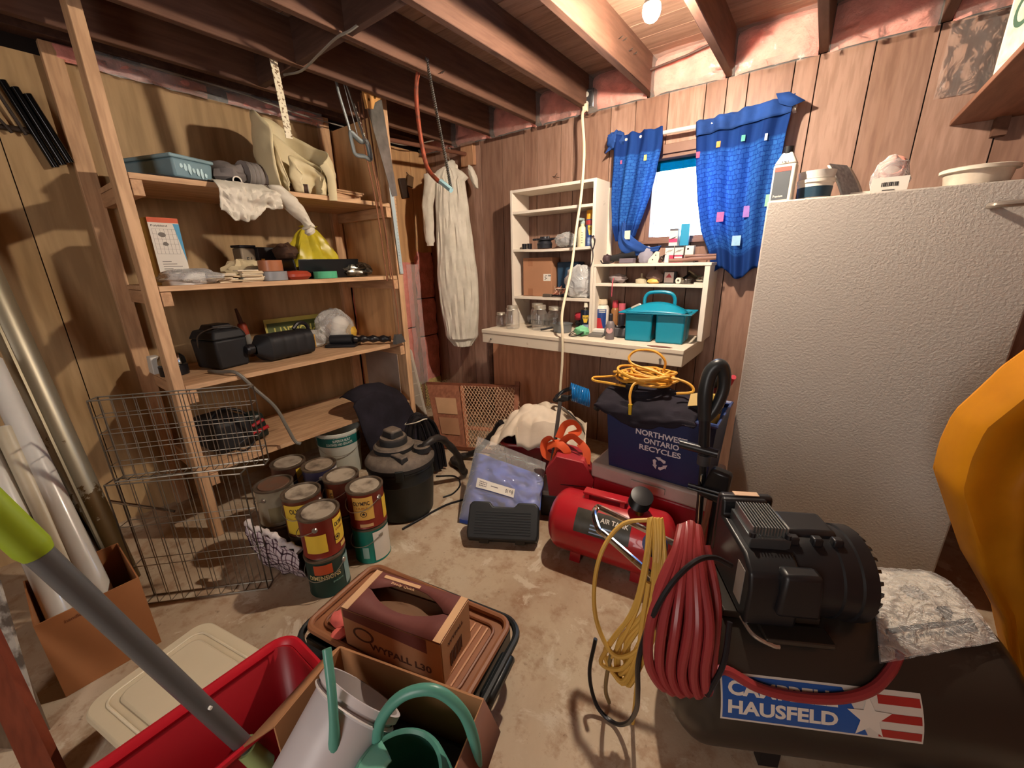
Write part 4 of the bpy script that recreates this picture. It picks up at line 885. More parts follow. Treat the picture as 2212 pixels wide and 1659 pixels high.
def at_(u, v): return A0.lerp(B0, u).lerp(A1.lerp(B1, u), v)
slab(at_(0.0, 0), at_(.36, 0), at_(.36, 1), at_(0.0, 1), 'left_panel', frw)
for v0, v1, c_ in ((.24, .50, 'b08a68'), (.56, .82, '9a6f52')): slab(at_(.07, v0) - nrm * 1.3, at_(.31, v0) - nrm * 1.3, at_(.31, v1) - nrm * 1.3, at_(.07, v1) - nrm * 1.3, 'inset_panel', plain('inset_' + c_, c_, .7), .5)
slab(at_(.955, -.08), at_(1.0, -.08), at_(1.0, 1), at_(.955, 1), 'right_stile', frw, 1.6)
slab(at_(.37, 0.02), at_(.41, 0.02), at_(.41, .98), at_(.37, .98), 'inner_stile', wood('frame_light', 'a8674a', 'b87656', 'z', .6, False), .8)
slab(at_(.40, .66), at_(.96, .66), at_(.96, .71), at_(.40, .71), 'cross_bar', wood('frame_light', 'a8674a', 'b87656'), .8)
grid_net('wire_screen', t, at_(.38, 0) - nrm, at_(.97, 0) - at_(.38, 0), at_(.38, 1) - at_(.38, 0), 17, 12, .003, plain('net_wire', 'c9a586', .5, .2))
t = thing('wire_netting', 'sheet of wire netting bent up the wall behind the brown frame', 'netting', (.3, -.45, 0))
grid_net('upright_mesh', t, (.065, -.385, .01), (.10, .33, 0), (-.03, -.0, .25), 12, 9, .002, plain('net_dark', '8a7a5e', .5, .3))
grid_net('floor_mesh', t, (.23, -.50, .012), (.55, -.16, 0), (.10, .36, 0), 22, 12, .002, plain('net_dark', '8a7a5e'))

# ---- cardboard box of poles, tubes and lumber at the left edge
cardb = plain('cardboard', 'a0693f', .8, var=.08, scale=5); cardi = plain('cardboard_in', '8f5c36', .85)
t = thing('cardboard_box', 'open cardboard box holding white tubes at the left edge', 'box', (.99, -2.69, 0))
for (x0, x1, yy0, yy1) in ((1.146, 1.15, -2.82, -2.57), (.83, .834, -2.82, -2.57), (.834, 1.146, -2.82, -2.816), (.834, 1.146, -2.574, -2.57)):
    MB().bb(x0, x1, yy0, yy1, .001, .30).build('side', cardb, t, True)
MB().bb(.834, 1.146, -2.816, -2.574, .001, .005).build('bottom', cardi, t, True)
MB().text('handle with care', .10, .012, lambda u, v: (1.1512, -2.76 + u, .262 + v)).build('faint_printing', plain('card_ink', '7d4c2c', .8), t, True)
tubew = plain('white_tube', 'c9c6bf', .25, var=.05, coat=.5)
for k, (b, tp, r, lab, mt) in enumerate((((1.08, -2.655, .03), (.44, -2.70, 1.03), .034, 'long white plastic-wrapped tube on the right side of the box', tubew), ((1.08, -2.765, .03), (.55, -2.785, .80), .034, 'white tube on the left side of the box, cut by the picture edge', tubew),
        ((1.05, -2.70, .03), (.60, -2.73, .80), .026, 'cream tube between the two white tubes in the box', plain('cream_tube', 'b8ad95', .4)), ((.77, -2.64, .03), (.28, -2.70, .82), .030, 'frosted translucent tube leaning behind the cardboard box', plain('frosted', '8d8982', .3)))):
    o = thing('tube', lab, 'tube', b)
    d = (V(tp) - V(b)); MB().lathe([(r * .9, 0), (r, 0), (r, d.length), (r * .9, d.length), (r * .9, 0)], b, 24, d).build('barrel', mt, o, True)
    MB().lathe([(0, d.length - .02), (r * .9, d.length - .02), (r * .9, d.length + .004), (0, d.length + .006)], b, 24, d).build('end_cap', plain('tube_cap', 'aaa59c', .5), o, True)
t = thing('duct_pipe', 'long dull metal duct pipe leaning against the plywood wall at the left', 'pipe', (.66, -2.57, 0))
def ductm():
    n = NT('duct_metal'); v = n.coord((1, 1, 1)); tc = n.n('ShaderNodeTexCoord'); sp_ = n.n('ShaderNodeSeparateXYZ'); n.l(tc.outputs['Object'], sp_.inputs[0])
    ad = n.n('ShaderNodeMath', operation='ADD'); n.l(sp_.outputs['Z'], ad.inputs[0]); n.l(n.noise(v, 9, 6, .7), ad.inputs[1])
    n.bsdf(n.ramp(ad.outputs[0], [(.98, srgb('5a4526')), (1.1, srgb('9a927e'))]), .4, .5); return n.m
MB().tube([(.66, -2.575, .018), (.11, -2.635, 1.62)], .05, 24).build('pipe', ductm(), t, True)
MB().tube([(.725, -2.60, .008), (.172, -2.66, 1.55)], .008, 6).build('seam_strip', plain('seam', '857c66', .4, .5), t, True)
lum = wood('old_lumber', '5d4c3c', '75614e', 'z', .7, True)
solo(MB().add([V(p) for p in ((1.16, -2.93, 0), (1.25, -2.865, 0), (1.25, -2.93, 0), (1.16, -2.99, 0))] + [V(p) for p in ((.98, -2.90, .75), (1.06, -2.845, .75), (1.06, -2.90, .75), (.98, -2.96, .75))], [(3, 2, 1, 0), (4, 5, 6, 7), (0, 1, 5, 4), (1, 2, 6, 5), (2, 3, 7, 6), (3, 0, 4, 7)]), 'lumber', lum, 'grey-brown timber leaning at the left edge in front of the cardboard box', 'lumber', (1.2, -2.93, 0))
solo(MB().add([V(p) for p in ((1.44, -2.90, .0), (1.50, -2.845, .0), (1.515, -2.86, .0), (1.455, -2.915, .0))] + [V(p) for p in ((1.22, -2.90, .70), (1.26, -2.86, .70), (1.275, -2.875, .70), (1.235, -2.915, .70))], [(3, 2, 1, 0), (4, 5, 6, 7), (0, 1, 5, 4), (1, 2, 6, 5), (2, 3, 7, 6), (3, 0, 4, 7)]), 'lumber', wood('red_lumber', '6a2e1a', '82402a', 'z', .5, False), 'red-brown board in the bottom left corner', 'lumber', (1.47, -2.88, 0))
solo(MB().add([V(p) for p in ((1.30, -2.885, .11), (1.33, -2.862, .13), (1.335, -2.867, .13), (1.305, -2.89, .11))] + [V(p) for p in ((1.12, -2.875, .50), (1.17, -2.835, .50), (1.175, -2.84, .50), (1.125, -2.88, .50))], [(3, 2, 1, 0), (4, 5, 6, 7), (0, 1, 5, 4), (1, 2, 6, 5), (2, 3, 7, 6), (3, 0, 4, 7)]), 'trim_board', plain('peeling_white', 'a9a196', .7, var=.3, scale=20, c2='54483e', thr=(.45, .6)), 'strip of peeling white trim leaning on the red-brown board', 'trim', (1.3, -2.88, .11))
t = thing('hockey_sticks', 'bundle of black metal tubes hanging on the plywood wall at the upper left', 'tubes', (.06, -2.33, 1.8))
for k, (yt, yb) in enumerate(((-2.36, -2.30), (-2.33, -2.275), (-2.30, -2.25))):
    MB().tube([(.03 + .012 * k, yt - .02, 2.13 - .02 * k), (.035 + .012 * k, yb, 1.81 + .012 * k)], .014, 12).build('tube', plain('gloss_black', '0d0d0f', .15, .3), t, True)
MB().tube(cat([(.03, -2.40, 1.93), (.03, -2.46, 2.06), (.03, -2.45, 2.14), (.03, -2.42, 2.13), (.03, -2.36, 1.93)]), .006, 8).build('hook_loop', plain('dark_hook', '2b1d12', .6), t, True)
MB().tube([(.004, -2.56, 1.955), (.02, -2.33, 1.95)], .012, 8).build('cross_peg', plain('dark_hook', '2b1d12'), t, True)
# ================================================================ bench and hutches under the window
def chippy(nm, c, c2, s=7):
    n = NT(nm); v = n.coord((1, 1, 1)); a = n.noise(v, s, 8, .72, .6); b = n.noise(v, 60, 4, .7)
    col = n.mix(n.ramp(a, [(.62, (0, 0, 0, 1)), (.68, (.8, .8, .8, 1))]), srgb(c), srgb(c2)); n.bsdf(n.mix(n.ramp(b, [(.66, (0, 0, 0, 1)), (.74, (.6, .6, .6, 1))]), col, srgb('9a8474')), .55, 0, b, .1, .002); return n.m
m_white = chippy('chipped_white_paint', 'd8cbb8', 'b9a48d')
m_hut = chippy('hutch_paint', 'd9cfc2', 'c4b7a8', 5)
BX0, BX1, BY, BZ_ = 1.012, 2.418, -.505, .888
be = thing('workbench', 'white chipped-paint workbench fixed along the panelled wall under the window', 'workbench', (1.7, -.25, 0))
MB().bb(BX0, BX1, BY, -.003, .862, BZ_).build('bench_top', m_white, be, True, bevel=.004)
MB().bb(BX0 + .004, BX1 - .004, BY + .004, BY + .026, .794, .8615).build('front_apron', m_white, be, True, bevel=.003)
for x in (BX0 + .004, BX1 - .026): MB().bb(x, x + .022, BY + .027, -.003, .794, .8615).build('side_apron', m_white, be, True, bevel=.002)
for x in (1.10, 2.30): MB().cyl((x, BY + .004, .825), (x, BY - .004, .825), .007, n=10).build('bolt', plain('ear_steel', 'b0aaa0'), be, True)
MB().blob((2.28, -.475, .8885), (.14, .05, .003), .3, 3, 16, 4).build('rust_stain', plain('stain', '6d4236', .6), be, True)
solo(MB().bb(.715, 1.452, -.022, -.006, .0, .795), 'plywood_panel', wood('pine_ply', 'c08564', 'd09876', 'z', .6, True, .7), 'knotty orange plywood sheet standing against the wall under the bench', 'panel', (1.08, -.014, 0))
solo(MB().bb(.672, .705, -.03, -.006, 0, .78), 'wood_strip', m_joist, 'narrow dark wooden strip upright beside the orange plywood under the bench', 'strip', (.69, -.018, 0))
solo(MB().bb(1.46, 1.475, -.03, -.006, 0, .795), 'wood_strip', wood('edge_strip', 'b98463', 'cc9a78', 'z', .6, False), 'thin pale wooden strip upright between the orange plywood and the brown panelling', 'strip', (1.467, -.018, 0))

hA = thing('wall_shelf', 'tall white open shelf unit standing on the left half of the bench', 'shelf', (1.4, -.11, BZ_))
MB().bb(1.079, 1.097, -.215, -.003, BZ_ + .0005, 1.834).build('side_board', m_hut, hA, True, bevel=.0015)
MB().bb(1.722, 1.742, -.215, -.003, BZ_ + .0005, 1.834).build('side_board', m_hut, hA, True, bevel=.0015)
for z, sag in ((1.816, 0), (1.676, 0), (1.424, .008), (1.088, 0)):
    MB().grid(lambda u, v: (0, 0, 0), 2, 2)
    q = MB()
    for k in range(8):
        x0 = 1.0975 + .624 * k / 8; x1 = 1.0975 + .624 * (k + 1) / 8
        f = lambda x: -sag * math.sin(math.pi * (x - 1.0975) / .624)
        q.add([(x0, -.213, z + f(x0)), (x1, -.213, z + f(x1)), (x1, -.004, z + f(x1)), (x0, -.004, z + f(x0)), (x0, -.213, z + .017 + f(x0)), (x1, -.213, z + .017 + f(x1)), (x1, -.004, z + .017 + f(x1)), (x0, -.004, z + .017 + f(x0))], [(3, 2, 1, 0), (4, 5, 6, 7), (0, 1, 5, 4), (2, 3, 7, 6)])
    q.build('shelf_board', m_hut, hA, True)
solo(MB().bb(1.7425, 1.775, -.03, -.003, 1.34, 1.80), 'wood_strip', m_hut, 'ragged white strip nailed to the wall beside the tall shelf unit', 'strip', (1.76, -.016, 1.34), bevel=.003)
hB = thing('wall_shelf', 'low white open shelf unit standing on the right half of the bench', 'shelf', (2.1, -.11, BZ_))
MB().bb(2.412, 2.44, -.215, -.003, BZ_ + .0005, 1.3105).build('side_board', m_hut, hB, True, bevel=.0015)
MB().bb(1.7435, 1.762, -.215, -.003, BZ_ + .0005, 1.3105).build('side_board', m_hut, hB, True, bevel=.0015)
MB().bb(1.7435, 2.445, -.218, -.003, 1.311, 1.328).build('top_board', m_hut, hB, True, bevel=.0015)
MB().bb(1.7625, 2.4115, -.213, -.003, 1.190, 1.207).build('shelf_board', m_hut, hB, True, bevel=.0015)

def bottle(name, label, cat_, loc, prof, mat, cap=None, capm=None, lab=None, labm=None, sx=1, sy=1, group=None, n=24, rz=0):
    o = thing(name, label, cat_, loc, rz, group)
    MB().lathe(prof, n=n, sx=sx, sy=sy).build('bottle_body', mat, o, bevel=0)
    if cap: MB().lathe(cap, n=n).build('cap', capm, o)
    if lab:
        MB().lathe([(lab[0] + .0006, lab[1]), (lab[0] + .0008, lab[2])], n=n, sx=sx, sy=sy).build('label_wrap', labm, o)
    return o
A1_ = 1.4415; A2 = 1.1055
# upper shelf of the tall unit
t = thing('socket_set', 'two black sockets at the left of the upper shelf', 'socket', (1.165, -.14, A1_))
for k in (0, 1): MB().lathe([(.010, .004), (.018, .0), (.018, .036), (.012, .036), (.010, .004)], (.045 * k - .018, 0, 0), 18).build('socket', plain('black_steel', '211f24', .35, .5), t)
t = thing('router_tool', 'dark round tool with side handles on the upper shelf of the tall unit', 'tool', (1.31, -.12, A1_))
dsteel = plain('dark_tool', '2a2b33', .4, .4, var=.3, scale=20)
MB().lathe([(0, 0), (.05, 0), (.055, .03), (.045, .05), (.06, .055), (.06, .062), (.03, .066), (.028, .078), (0, .08)], n=26).build('tool_body', dsteel, t)
MB().tube([(-.10, 0, .062), (.10, 0, .062)], .007, 8).build('handle_bar', dsteel, t)
for k in range(3): MB().lathe([(0, 0), (.010, 0), (.008, .016), (0, .017)], (-.03 + .03 * k, .0, .064), 10).build('knob', dsteel, t)
t = thing('parts_bag', 'clear bag of dark hardware beside the round tool on the upper shelf', 'bag', (1.47, -.11, A1_))
MB().blob((0, 0, .035), (.12, .09, .06), .3, 2.5, 18, 3, -.034).build('hardware', plain('dark_grey_cl', '4b4a52', .6, .2, var=.4, scale=30), t)
MB().blob((0.01, 0, .05), (.17, .12, .10), .25, 2.5, 22, 6, -.049).build('bag_film', m_film, t)
t = bottle('spray_bottle', 'cream spray bottle beside the blue and yellow aerosol on the tall shelf unit', 'bottle', (1.612, -.13, A1_ - .007), [(0, 0), (.03, 0), (.032, .005), (.032, .10), (.026, .125), (.014, .135), (.014, .15), (0, .15)], plain('bottle_cream', 'd9d2b0', .4), [(.015, .148), (.016, .165), (.010, .17), (0, .17)], plain('spray_head', '9db3b0', .4))
MB().box((.0, -.014, .176), (.02, .05, .016)).build('trigger_head', plain('spray_head', '9db3b0'), t, bevel=.003)
for k in range(5): MB().box((.012, -.0295, .03 + .016 * k), (.012, .003, .0025)).build('measure_mark', ink, t)
def aero(label, loc, h, r, body, capc, bandc, txt=None, shield=None):
    o = thing('spray_can', label, 'spray can', loc)
    MB().lathe([(0, 0), (r, 0), (r, h * .72), (r * .93, h * .75), (r * .6, h * .78), (0, h * .78)], n=28).build('can_body', plain('aero_' + body, body, .3, .2, var=.05), o)
    if capc: MB().lathe([(r * .92, h * .74), (r * .92, h * .97), (r * .8, h), (0, h)], n=28).build('cap', plain('acap_' + capc, capc, .35), o)
    else:
        MB().lathe([(r * .9, h * .755), (r * .5, h * .80), (r * .3, h * .80), (r * .3, h * .86), (0, h * .86)], n=20).build('dome', plain('chrome', 'c6c2ba'), o)
        MB().lathe([(0, h * .85), (r * .42, h * .85), (r * .36, h), (0, h)], n=16).build('nozzle', plain('nozzle_white', 'd8d2be', .4), o)
    if bandc: MB().lathe([(r + .0006, h * .60), (r + .0006, h * .72)], n=28).build('band', plain('band_' + bandc, bandc, .35), o)
    A0 = math.atan2(-2.7 - loc[1], 2.94 - loc[0]) - .6
    P_ = lambda u, v, e=.001: ((r + e) * math.cos(A0 + u / r), (r + e) * math.sin(A0 + u / r), v)
    if shield:
        MB().grid(lambda u, v: P_(1.2 * r * (u + (.25 * (.5 - u) if v < .5 else 0) * (1 - v) * 2), h * (.32 + .26 * v)), 10, 6).build('yellow_shield', plain('aero_yellow', 'd8b23a', .35), o)
        MB().text('WD-40', 1.0 * r, h * .085, lambda u, v: P_(.1 * r + u, h * .45 + v, .0016), .02).build('lettering', plain('aero_ink', '16203f', .5, var=0), o)
        for j in range(5): MB().grid(lambda u, v: P_(1.2 * r * u, h * (.06 + .04 * j) + .006 * v), 8, 2).build('small_print', plain('aero_pale', '8ba0c0', .5), o)
    return o
aero('tall blue and yellow aerosol with a yellow cap on the tall shelf unit', (1.672, -.13, A1_ - .003), .225, .033, '2b4683', 'd89a35', 'a83a38', True, True)
# lower shelf of the tall unit
t = thing('cardboard_box', 'flat brown cardboard box standing on the lower shelf of the tall unit', 'box', (1.265, -.10, A2))
MB().box((0, 0, .137), (.25, .10, .272)).build('carton', plain('cardb_b', 'a5775a', .8, var=.05), t, bevel=.002)
MB().box((.085, -.0505, .135), (.062, .001, .048)).build('shipping_label', white_card, t)
q = MB()
for k in range(4): q.box((.07 + .008 * (k % 2), -.0513, .12 + .009 * k), (.012 + .004 * (k % 2), .0006, .004))
for k in range(6): q.box((.095 + .004 * k, -.0513, .148), (.0022, .0006, .012))
q.build('label_print', ink, t)
MB().box((-.06, -.0504, .24), (.04, .0008, .05)).build('tape_strip', plain('card_tape', '93654a', .4), t); MB().box((-.06, -.0504, .03), (.04, .0008, .05)).build('tape_strip', plain('card_tape', '93654a'), t)
t = thing('blue_tub', 'dark blue translucent container behind the plastic bag on the lower shelf', 'container', (1.49, -.06, A2))
MB().box((0, 0, .12), (.17, .08, .24), (1.05, 1.05)).build('tub', plain('blue_tub', '2a4660', .3), t, bevel=.01)
t = thing('plastic_bag', 'crinkled clear bag of bolts at the right of the lower shelf of the tall unit', 'bag', (1.60, -.12, A2))
MB().blob((0, 0, .10), (.22, .15, .24), .25, 2.4, 28, 14, -.098).build('bag_film', film('bag_film', (1, 1, 1), .6, .12, .9, 12), t)
MB().blob((-.06, .0, .03), (.09, .07, .055), .35, 3, 16, 2, -.028).build('bolts', plain('bolts', '7c7268', .4, .7, var=.5, scale=60), t)
t = thing('wire_tangle', 'tangle of orange and white wire in front of the blue container', 'wire', (1.45, -.13, A2))
rs = random.Random(8)
for k in range(5):
    MB().tube(cat([(rs.uniform(-.05, .05), rs.uniform(-.03, .03), rs.uniform(.005, .075)) for _ in range(7)], 5), .0028, 5).build('strand', plain('strand%d' % (k % 2), ('b9735a', 'cdb8a4')[k % 2], .5), t)
t = thing('pliers', 'dark grey hand tool lying at the front of the lower shelf of the tall unit', 'tool', (1.40, -.19, A2))
MB().box((-.02, 0, .012), (.075, .03, .022), (.9, .9)).build('tool_head', plain('tool_grey', '63584f', .5, .3), t, bevel=.004)
MB().tube(cat([(.02, .0, .012), (.06, -.005, .012), (.11, .008, .010)]), .008, 8).build('grip', black, t)

# jars on the bench
def jar(label, loc, r, h, lid=True):
    o = thing('glass_jar', label, 'jar', loc, 0, 'empty glass jars on the workbench')
    MB().lathe([(0, .006), (r * .85, .006), (r * .95, .012), (r * .95, h * .68), (r * .72, h * .82), (r * .72, h * .86), (r * .76, h * .86), (r * .76, h * .8), (r, h * .68), (r, .008), (r * .9, 0), (0, 0)], n=32).build('glass', m_glass, o)
    lidm = plain('jar_lid', 'b8b1a4', .4, .6, var=.15, scale=30)
    MB().lathe([(r * .8, h * .84), (r * .82, h * .85), (r * .79, h * .87), (r * .82, h * .90), (r * .79, h * .93), (r * .82, h * .96), (r * .79, h), (0, h + .001)], n=36).build('lid', lidm, o)
    return o
jar('small jar at the left end of the bench', (1.055, -.325, BZ_ + .0005), .038, .105)
jar('half-hidden jar behind the leftmost small and tall jars', (1.045, -.20, BZ_ + .0005), .036, .125)
jar('tall jar, second from the left end of the bench', (1.19, -.36, BZ_ + .0005), .049, .165)
jar('tall jar at the back, half hidden behind the middle jar', (1.30, -.20, BZ_ + .0005), .050, .172)
jar('tall jar in the middle of the bench jars', (1.392, -.31, BZ_ + .0005), .052, .172)
jar('squat jar at the right of the bench jars beside the grey pan', (1.448, -.20, BZ_ + .0005), .055, .155)
t = thing('blower_tool', 'dark and white tool lying behind the jars on the bench', 'tool', (1.25, -.09, BZ_ + .0005))
MB().tube(cat([(-.10, 0, .035), (0, .01, .045), (.10, 0, .06), (.15, -.01, .08)]), lambda q_: .032 - .008 * q_, 12).build('tool_body', plain('tool_pale', '8f8a88', .5), t)
MB().box((.02, -.035, .02), (.17, .03, .035)).build('dark_base', black, t, bevel=.006)
t = thing('frying_pan', 'small grey saucepan with a dark handle on the bench', 'pan', (1.575, -.31, BZ_ + .0005), 205)
pg = plain('pan_grey', '72777c', .4, .4)
MB().lathe([(0, .003), (.060, .003), (.066, .055), (.069, .056), (.069, .059), (.063, .059), (.0, .056)], n=36).build('pan', pg, t)
MB().lathe([(0, .0568), (.061, .0572)], n=30).build('contents', plain('pan_rust', 'a89a8c', .6, var=.3, scale=30), t)
MB().tube(cat([(.066, 0, .03), (.10, .0, .022), (.15, 0, .012)]), .009, 8, flat=.6).build('handle', black, t)
aero('short dark blue and yellow aerosol with a white nozzle on the bench', (1.69, -.20, BZ_ + .0005), .19, .034, '141c30', None, None, True, True)
t = thing('red_glove', 'red and black glove bundle behind the short aerosol', 'glove', (1.625, -.13, BZ_ + .0005))
MB().blob((0, 0, .085), (.10, .06, .07), .3, 2.4, 18, 4).build('red_part', plain('glove_red', 'b02c3c', .6), t); MB().blob((0.01, 0, .035), (.11, .07, .07), .3, 2.4, 18, 5, -.034).build('black_part', blackm, t)
t = bottle('oil_jug', 'white jug with a blue and red label behind the green mask on the bench', 'bottle', (1.782, -.13, BZ_ + .0005), [(0, 0), (.042, 0), (.045, .006), (.045, .15), (.036, .168), (.028, .172), (.028, .178), (0, .178)], plain('jug_white', 'd9d3c8', .35), [(.031, .178), (.031, .212), (0, .213)], plain('cap_cream', 'd4c3a8', .5))
A0 = -1.25
MB().grid(lambda u, v: (.0457 * math.cos(A0 - .75 + 1.4 * u), .0457 * math.sin(A0 - .75 + 1.4 * u), .02 + .13 * v), 10, 2).build('blue_label', plain('lab_blue', '26407e', .4), t)
MB().grid(lambda u, v: (.0463 * math.cos(A0 - .75 + (1.0 - .4 * v) * u), .0463 * math.sin(A0 - .75 + (1.0 - .4 * v) * u), .02 + .07 * v), 10, 3).build('red_label', plain('lab_red', 'b82e38', .4), t)
for k in (0, 1): MB().grid(lambda u, v: (.0463 * math.cos(A0 - .5 + 1.0 * u), .0463 * math.sin(A0 - .5 + 1.0 * u), .128 + .012 * k + .005 * v), 8, 2).build('print_line', white_card, t)
bottle('oil_bottle', 'slim brown bottle with a red cap to the right of the white jug', 'bottle', (1.862, -.11, BZ_ + .0005), [(0, 0), (.024, 0), (.026, .14), (.018, .155), (.012, .16), (0, .16)], plain('brown_btl', '8d6038', .4), [(.018, .158), (.020, .185), (.017, .205), (0, .206)], plain('cap_red', 'b8404c', .4))
bottle('lubricant_bottle', 'dark slim bottle with a pink and red top behind the pink-label bottle', 'bottle', (1.925, -.15, BZ_ + .0005), [(0, 0), (.02, 0), (.022, .11), (.014, .14), (0, .14)], plain('btl_dark', '23222a', .4), [(.018, .12), (.022, .15), (.022, .19), (0, .192)], plain('cap_pink', 'c05a68', .4))
t = bottle('spray_can', 'grey bottle with a round pink label in front of the grey tin on the bench', 'spray can', (1.957, -.40, BZ_ + .0005), [(0, 0), (.025, 0), (.027, .005), (.027, .085), (.02, .105), (.012, .112), (0, .112)], plain('grey_btl', '70686a', .35), [(.013, .11), (.013, .15), (.009, .155), (0, .155)], plain('btl_dark', '23222a'))
MB().lathe([(0, .0272), (.017, .0268), (.02, .0240)], (0, 0, .055), 18, (.25, -1, .05)).build('round_label', plain('pink_lab', 'c79a98', .5), t)
t = thing('dust_mask', 'green dust mask with black straps lying on the bench', 'mask', (1.755, -.39, BZ_ + .0005))
MB().blob((.0, .01, .032), (.10, .075, .06), .2, 2.2, 22, 6, -.031).build('cup', plain('mask_green', '6fb58a', .8), t)
for k in (0, 1): MB().tube(cat([(.03, -.02, .02 + .01 * k), (-.01, -.055, .005), (-.06, -.045, .005), (-.055, -.01, .012 + .01 * k), (-.02, .01, .03)], 6), .003, 5).build('strap', black, t)
t = thing('sanding_block', 'grey sandpaper block under the green mask', 'block', (1.845, -.335, BZ_ + .0005), 8)
MB().box((0, 0, .009), (.09, .10, .017)).build('block', plain('sand_grey', '6d6a66', .8), t, bevel=.002)
MB().box((0, .045, .028), (.075, .05, .02)).build('white_box', white_card, t, bevel=.002)
t = thing('grey_tin', 'grey rectangular tin beside the teal caddy on the bench', 'tin', (1.955, -.27, BZ_ + .0005), 6)
MB().box((0, 0, .028), (.15, .10, .055)).build('tin', plain('tin_dgrey', '57565a', .5), t, bevel=.005)
MB().tube(cat([(-.06, -.03, .06), (-.03, -.01, .072), (.0, -.03, .064), (.05, .01, .06)]), .006, 6).build('black_clip', black, t)
# teal caddy
t = thing('cleaning_caddy', 'teal plastic caddy with a loop handle on the right end of the bench', 'caddy', (2.20, -.275, BZ_ + .0005), 5)
teal = plain('teal_plastic', '0a82a0', .35, var=.05)
for sx_ in (-1, 1):
    for yy, dd in ((-.052, .10), (.055, .095)):
        q = MB(); q.box((sx_ * .088, yy, .082), (.148, dd, .164), (1.06, 1.04)); q.build('compartment', teal, t, bevel=.010, seg=3)
q = MB()
def rimq(k, off, z):
    w, d_ = .187 + off, .116 + off
    return [(-w, -d_, z), (w, -d_, z), (w, d_, z), (-w, d_, z)][k]
for k in range(4):
    j = (k + 1) % 4
    q.add([rimq(k, -.012, .166), rimq(j, -.012, .166), rimq(j, .012, .172), rimq(k, .012, .172), rimq(k, -.012, .160), rimq(j, -.012, .160), rimq(j, .012, .164), rimq(k, .012, .164)], [(0, 1, 2, 3), (7, 6, 5, 4), (3, 2, 6, 7), (1, 0, 4, 5)])
q.build('rim', teal, t, bevel=.002)
pr = [(-.165, .168)] + [(-.165 + .33 * k / 14, .168 + .055 * math.sin(math.pi * k / 14) ** .8) for k in range(1, 14)] + [(.165, .168)]
q = MB(); n_ = len(pr)
q.add([(x, -.012, z) for x, z in pr] + [(x, .012, z) for x, z in pr] + [(pr[0][0], -.10, .170), (pr[-1][0], -.10, .170)], [tuple(range(n_)), tuple(range(n_, 2 * n_))[::-1]] + [(i, n_ + i, n_ + i + 1, i + 1) for i in range(n_ - 1)])
q.build('divider', teal, t, bevel=.002)
MB().grid(lambda u, v: (-.16 + .32 * u, -.10 + .088 * v, .171 + .052 * math.sin(math.pi * u) ** .8 * v), 18, 6).build('sloped_cover', teal, t, solid=.004)
MB().tube(cat([(-.085, 0, .205), (-.083, 0, .245), (-.06, 0, .272), (0, 0, .280), (.06, 0, .272), (.083, 0, .245), (.085, 0, .205)]), .010, 10).build('handle', teal, t)
for k, (x, yy, c_) in enumerate(((-.13, .05, 'c9cfc8'), (-.10, .07, '8a8f92'), (-.15, .02, 'b8b0a4'))):
    solo(MB().at((2.20 + x, -.275 + yy, BZ_ + .183), (60, 20, 40 * k)).lathe([(0, -.02), (.012, -.02), (.012, .03), (0, .03)], n=12), 'tube', plain('small_tube' + c_, c_, .4), ('white cap', 'grey tube', 'cream tube')[k] + ' sticking out of the left side of the teal caddy', 'tube', (2.20 + x, -.275 + yy, BZ_ + .172))

# things on the low unit
T1, T2 = 1.3285, 1.2075
def cart(label, loc, d, col, extra=None, rz=0):
    o = thing('carton', label, 'box', loc, rz); MB().box((0, 0, d[2] / 2), d).build('carton', plain('cc_' + col, col, .5, var=.04), o, bevel=.001)
    if extra: extra(o, d)
    return o
def stripes(c, zs):
    def f(o, d):
        for z0, z1 in zs: MB().box((0, -d[1] / 2 - .0004, (z0 + z1) / 2 * d[2]), (d[0] * .98, .0008, (z1 - z0) * d[2])).build('print_band', plain('pb_' + c, c, .5, var=0), o)
    return f
def both(*fs):
    def f(o, d):
        for g in fs: g(o, d)
    return f
def lines(o, d):
    q = MB()
    for k in range(3): q.at((-.2 * d[0] + .2 * d[0] * k, -d[1] / 2 - .001, .42 * d[2] + .03 * d[2] * k), (0, -35, 0)).box((0, 0, 0), (d[0] * .5, .0006, .0018))
    q.build('line_art', ink, o)
cart('pink and white carton, bottom left of the small carton stack under the window', (2.195, -.12, T1), (.045, .05, .042), 'c2385a', stripes('d6cfd0', ((.2, .4),)))
cart('pink carton, bottom right of the small carton stack under the window', (2.245, -.115, T1), (.045, .05, .042), 'b93a5c', stripes('e0d8d8', ((.6, .8),)))
cart('white carton with black line print, left of the middle row of the stack', (2.193, -.115, T1 + .0425), (.05, .055, .052), 'd8d4ce', both(stripes('252730', ((.8, 1),)), lines))
cart('white carton with black line print, right of the middle row of the stack', (2.247, -.115, T1 + .0425), (.05, .055, .052), 'd5d2cd', both(stripes('252730', ((.8, 1),)), lines))
cart('upright white, pink and grey carton on top of the stack', (2.205, -.11, T1 + .095), (.048, .045, .095), 'cfcbc8', both(stripes('c23a66', ((.2, .42),)), stripes('55535a', ((.88, 1),)), lines))
cart('upright turquoise-blue carton on top of the stack in front of the pane', (2.262, -.105, T1 + .095), (.046, .045, .118), '1585b0', None, 8)
cart('small white carton with an apple-shaped mark beside the stack', (2.302, -.115, T1 + .0425), (.046, .04, .05), 'd3cfca', lambda o, d: MB().lathe([(0, .001), (.006, .0006)], (-.008, -d[1] / 2, .032), 10, (0, -1, 0)).build('printed_mark', ink, o))
cart('grey-brown box supporting the small white carton', (2.302, -.115, T1), (.055, .05, .042), '7a6a66')
t = thing('wooden_sticks', 'dark wooden stick with a pale handle lying at the right end of the low unit', 'tool', (2.33, -.19, T1))
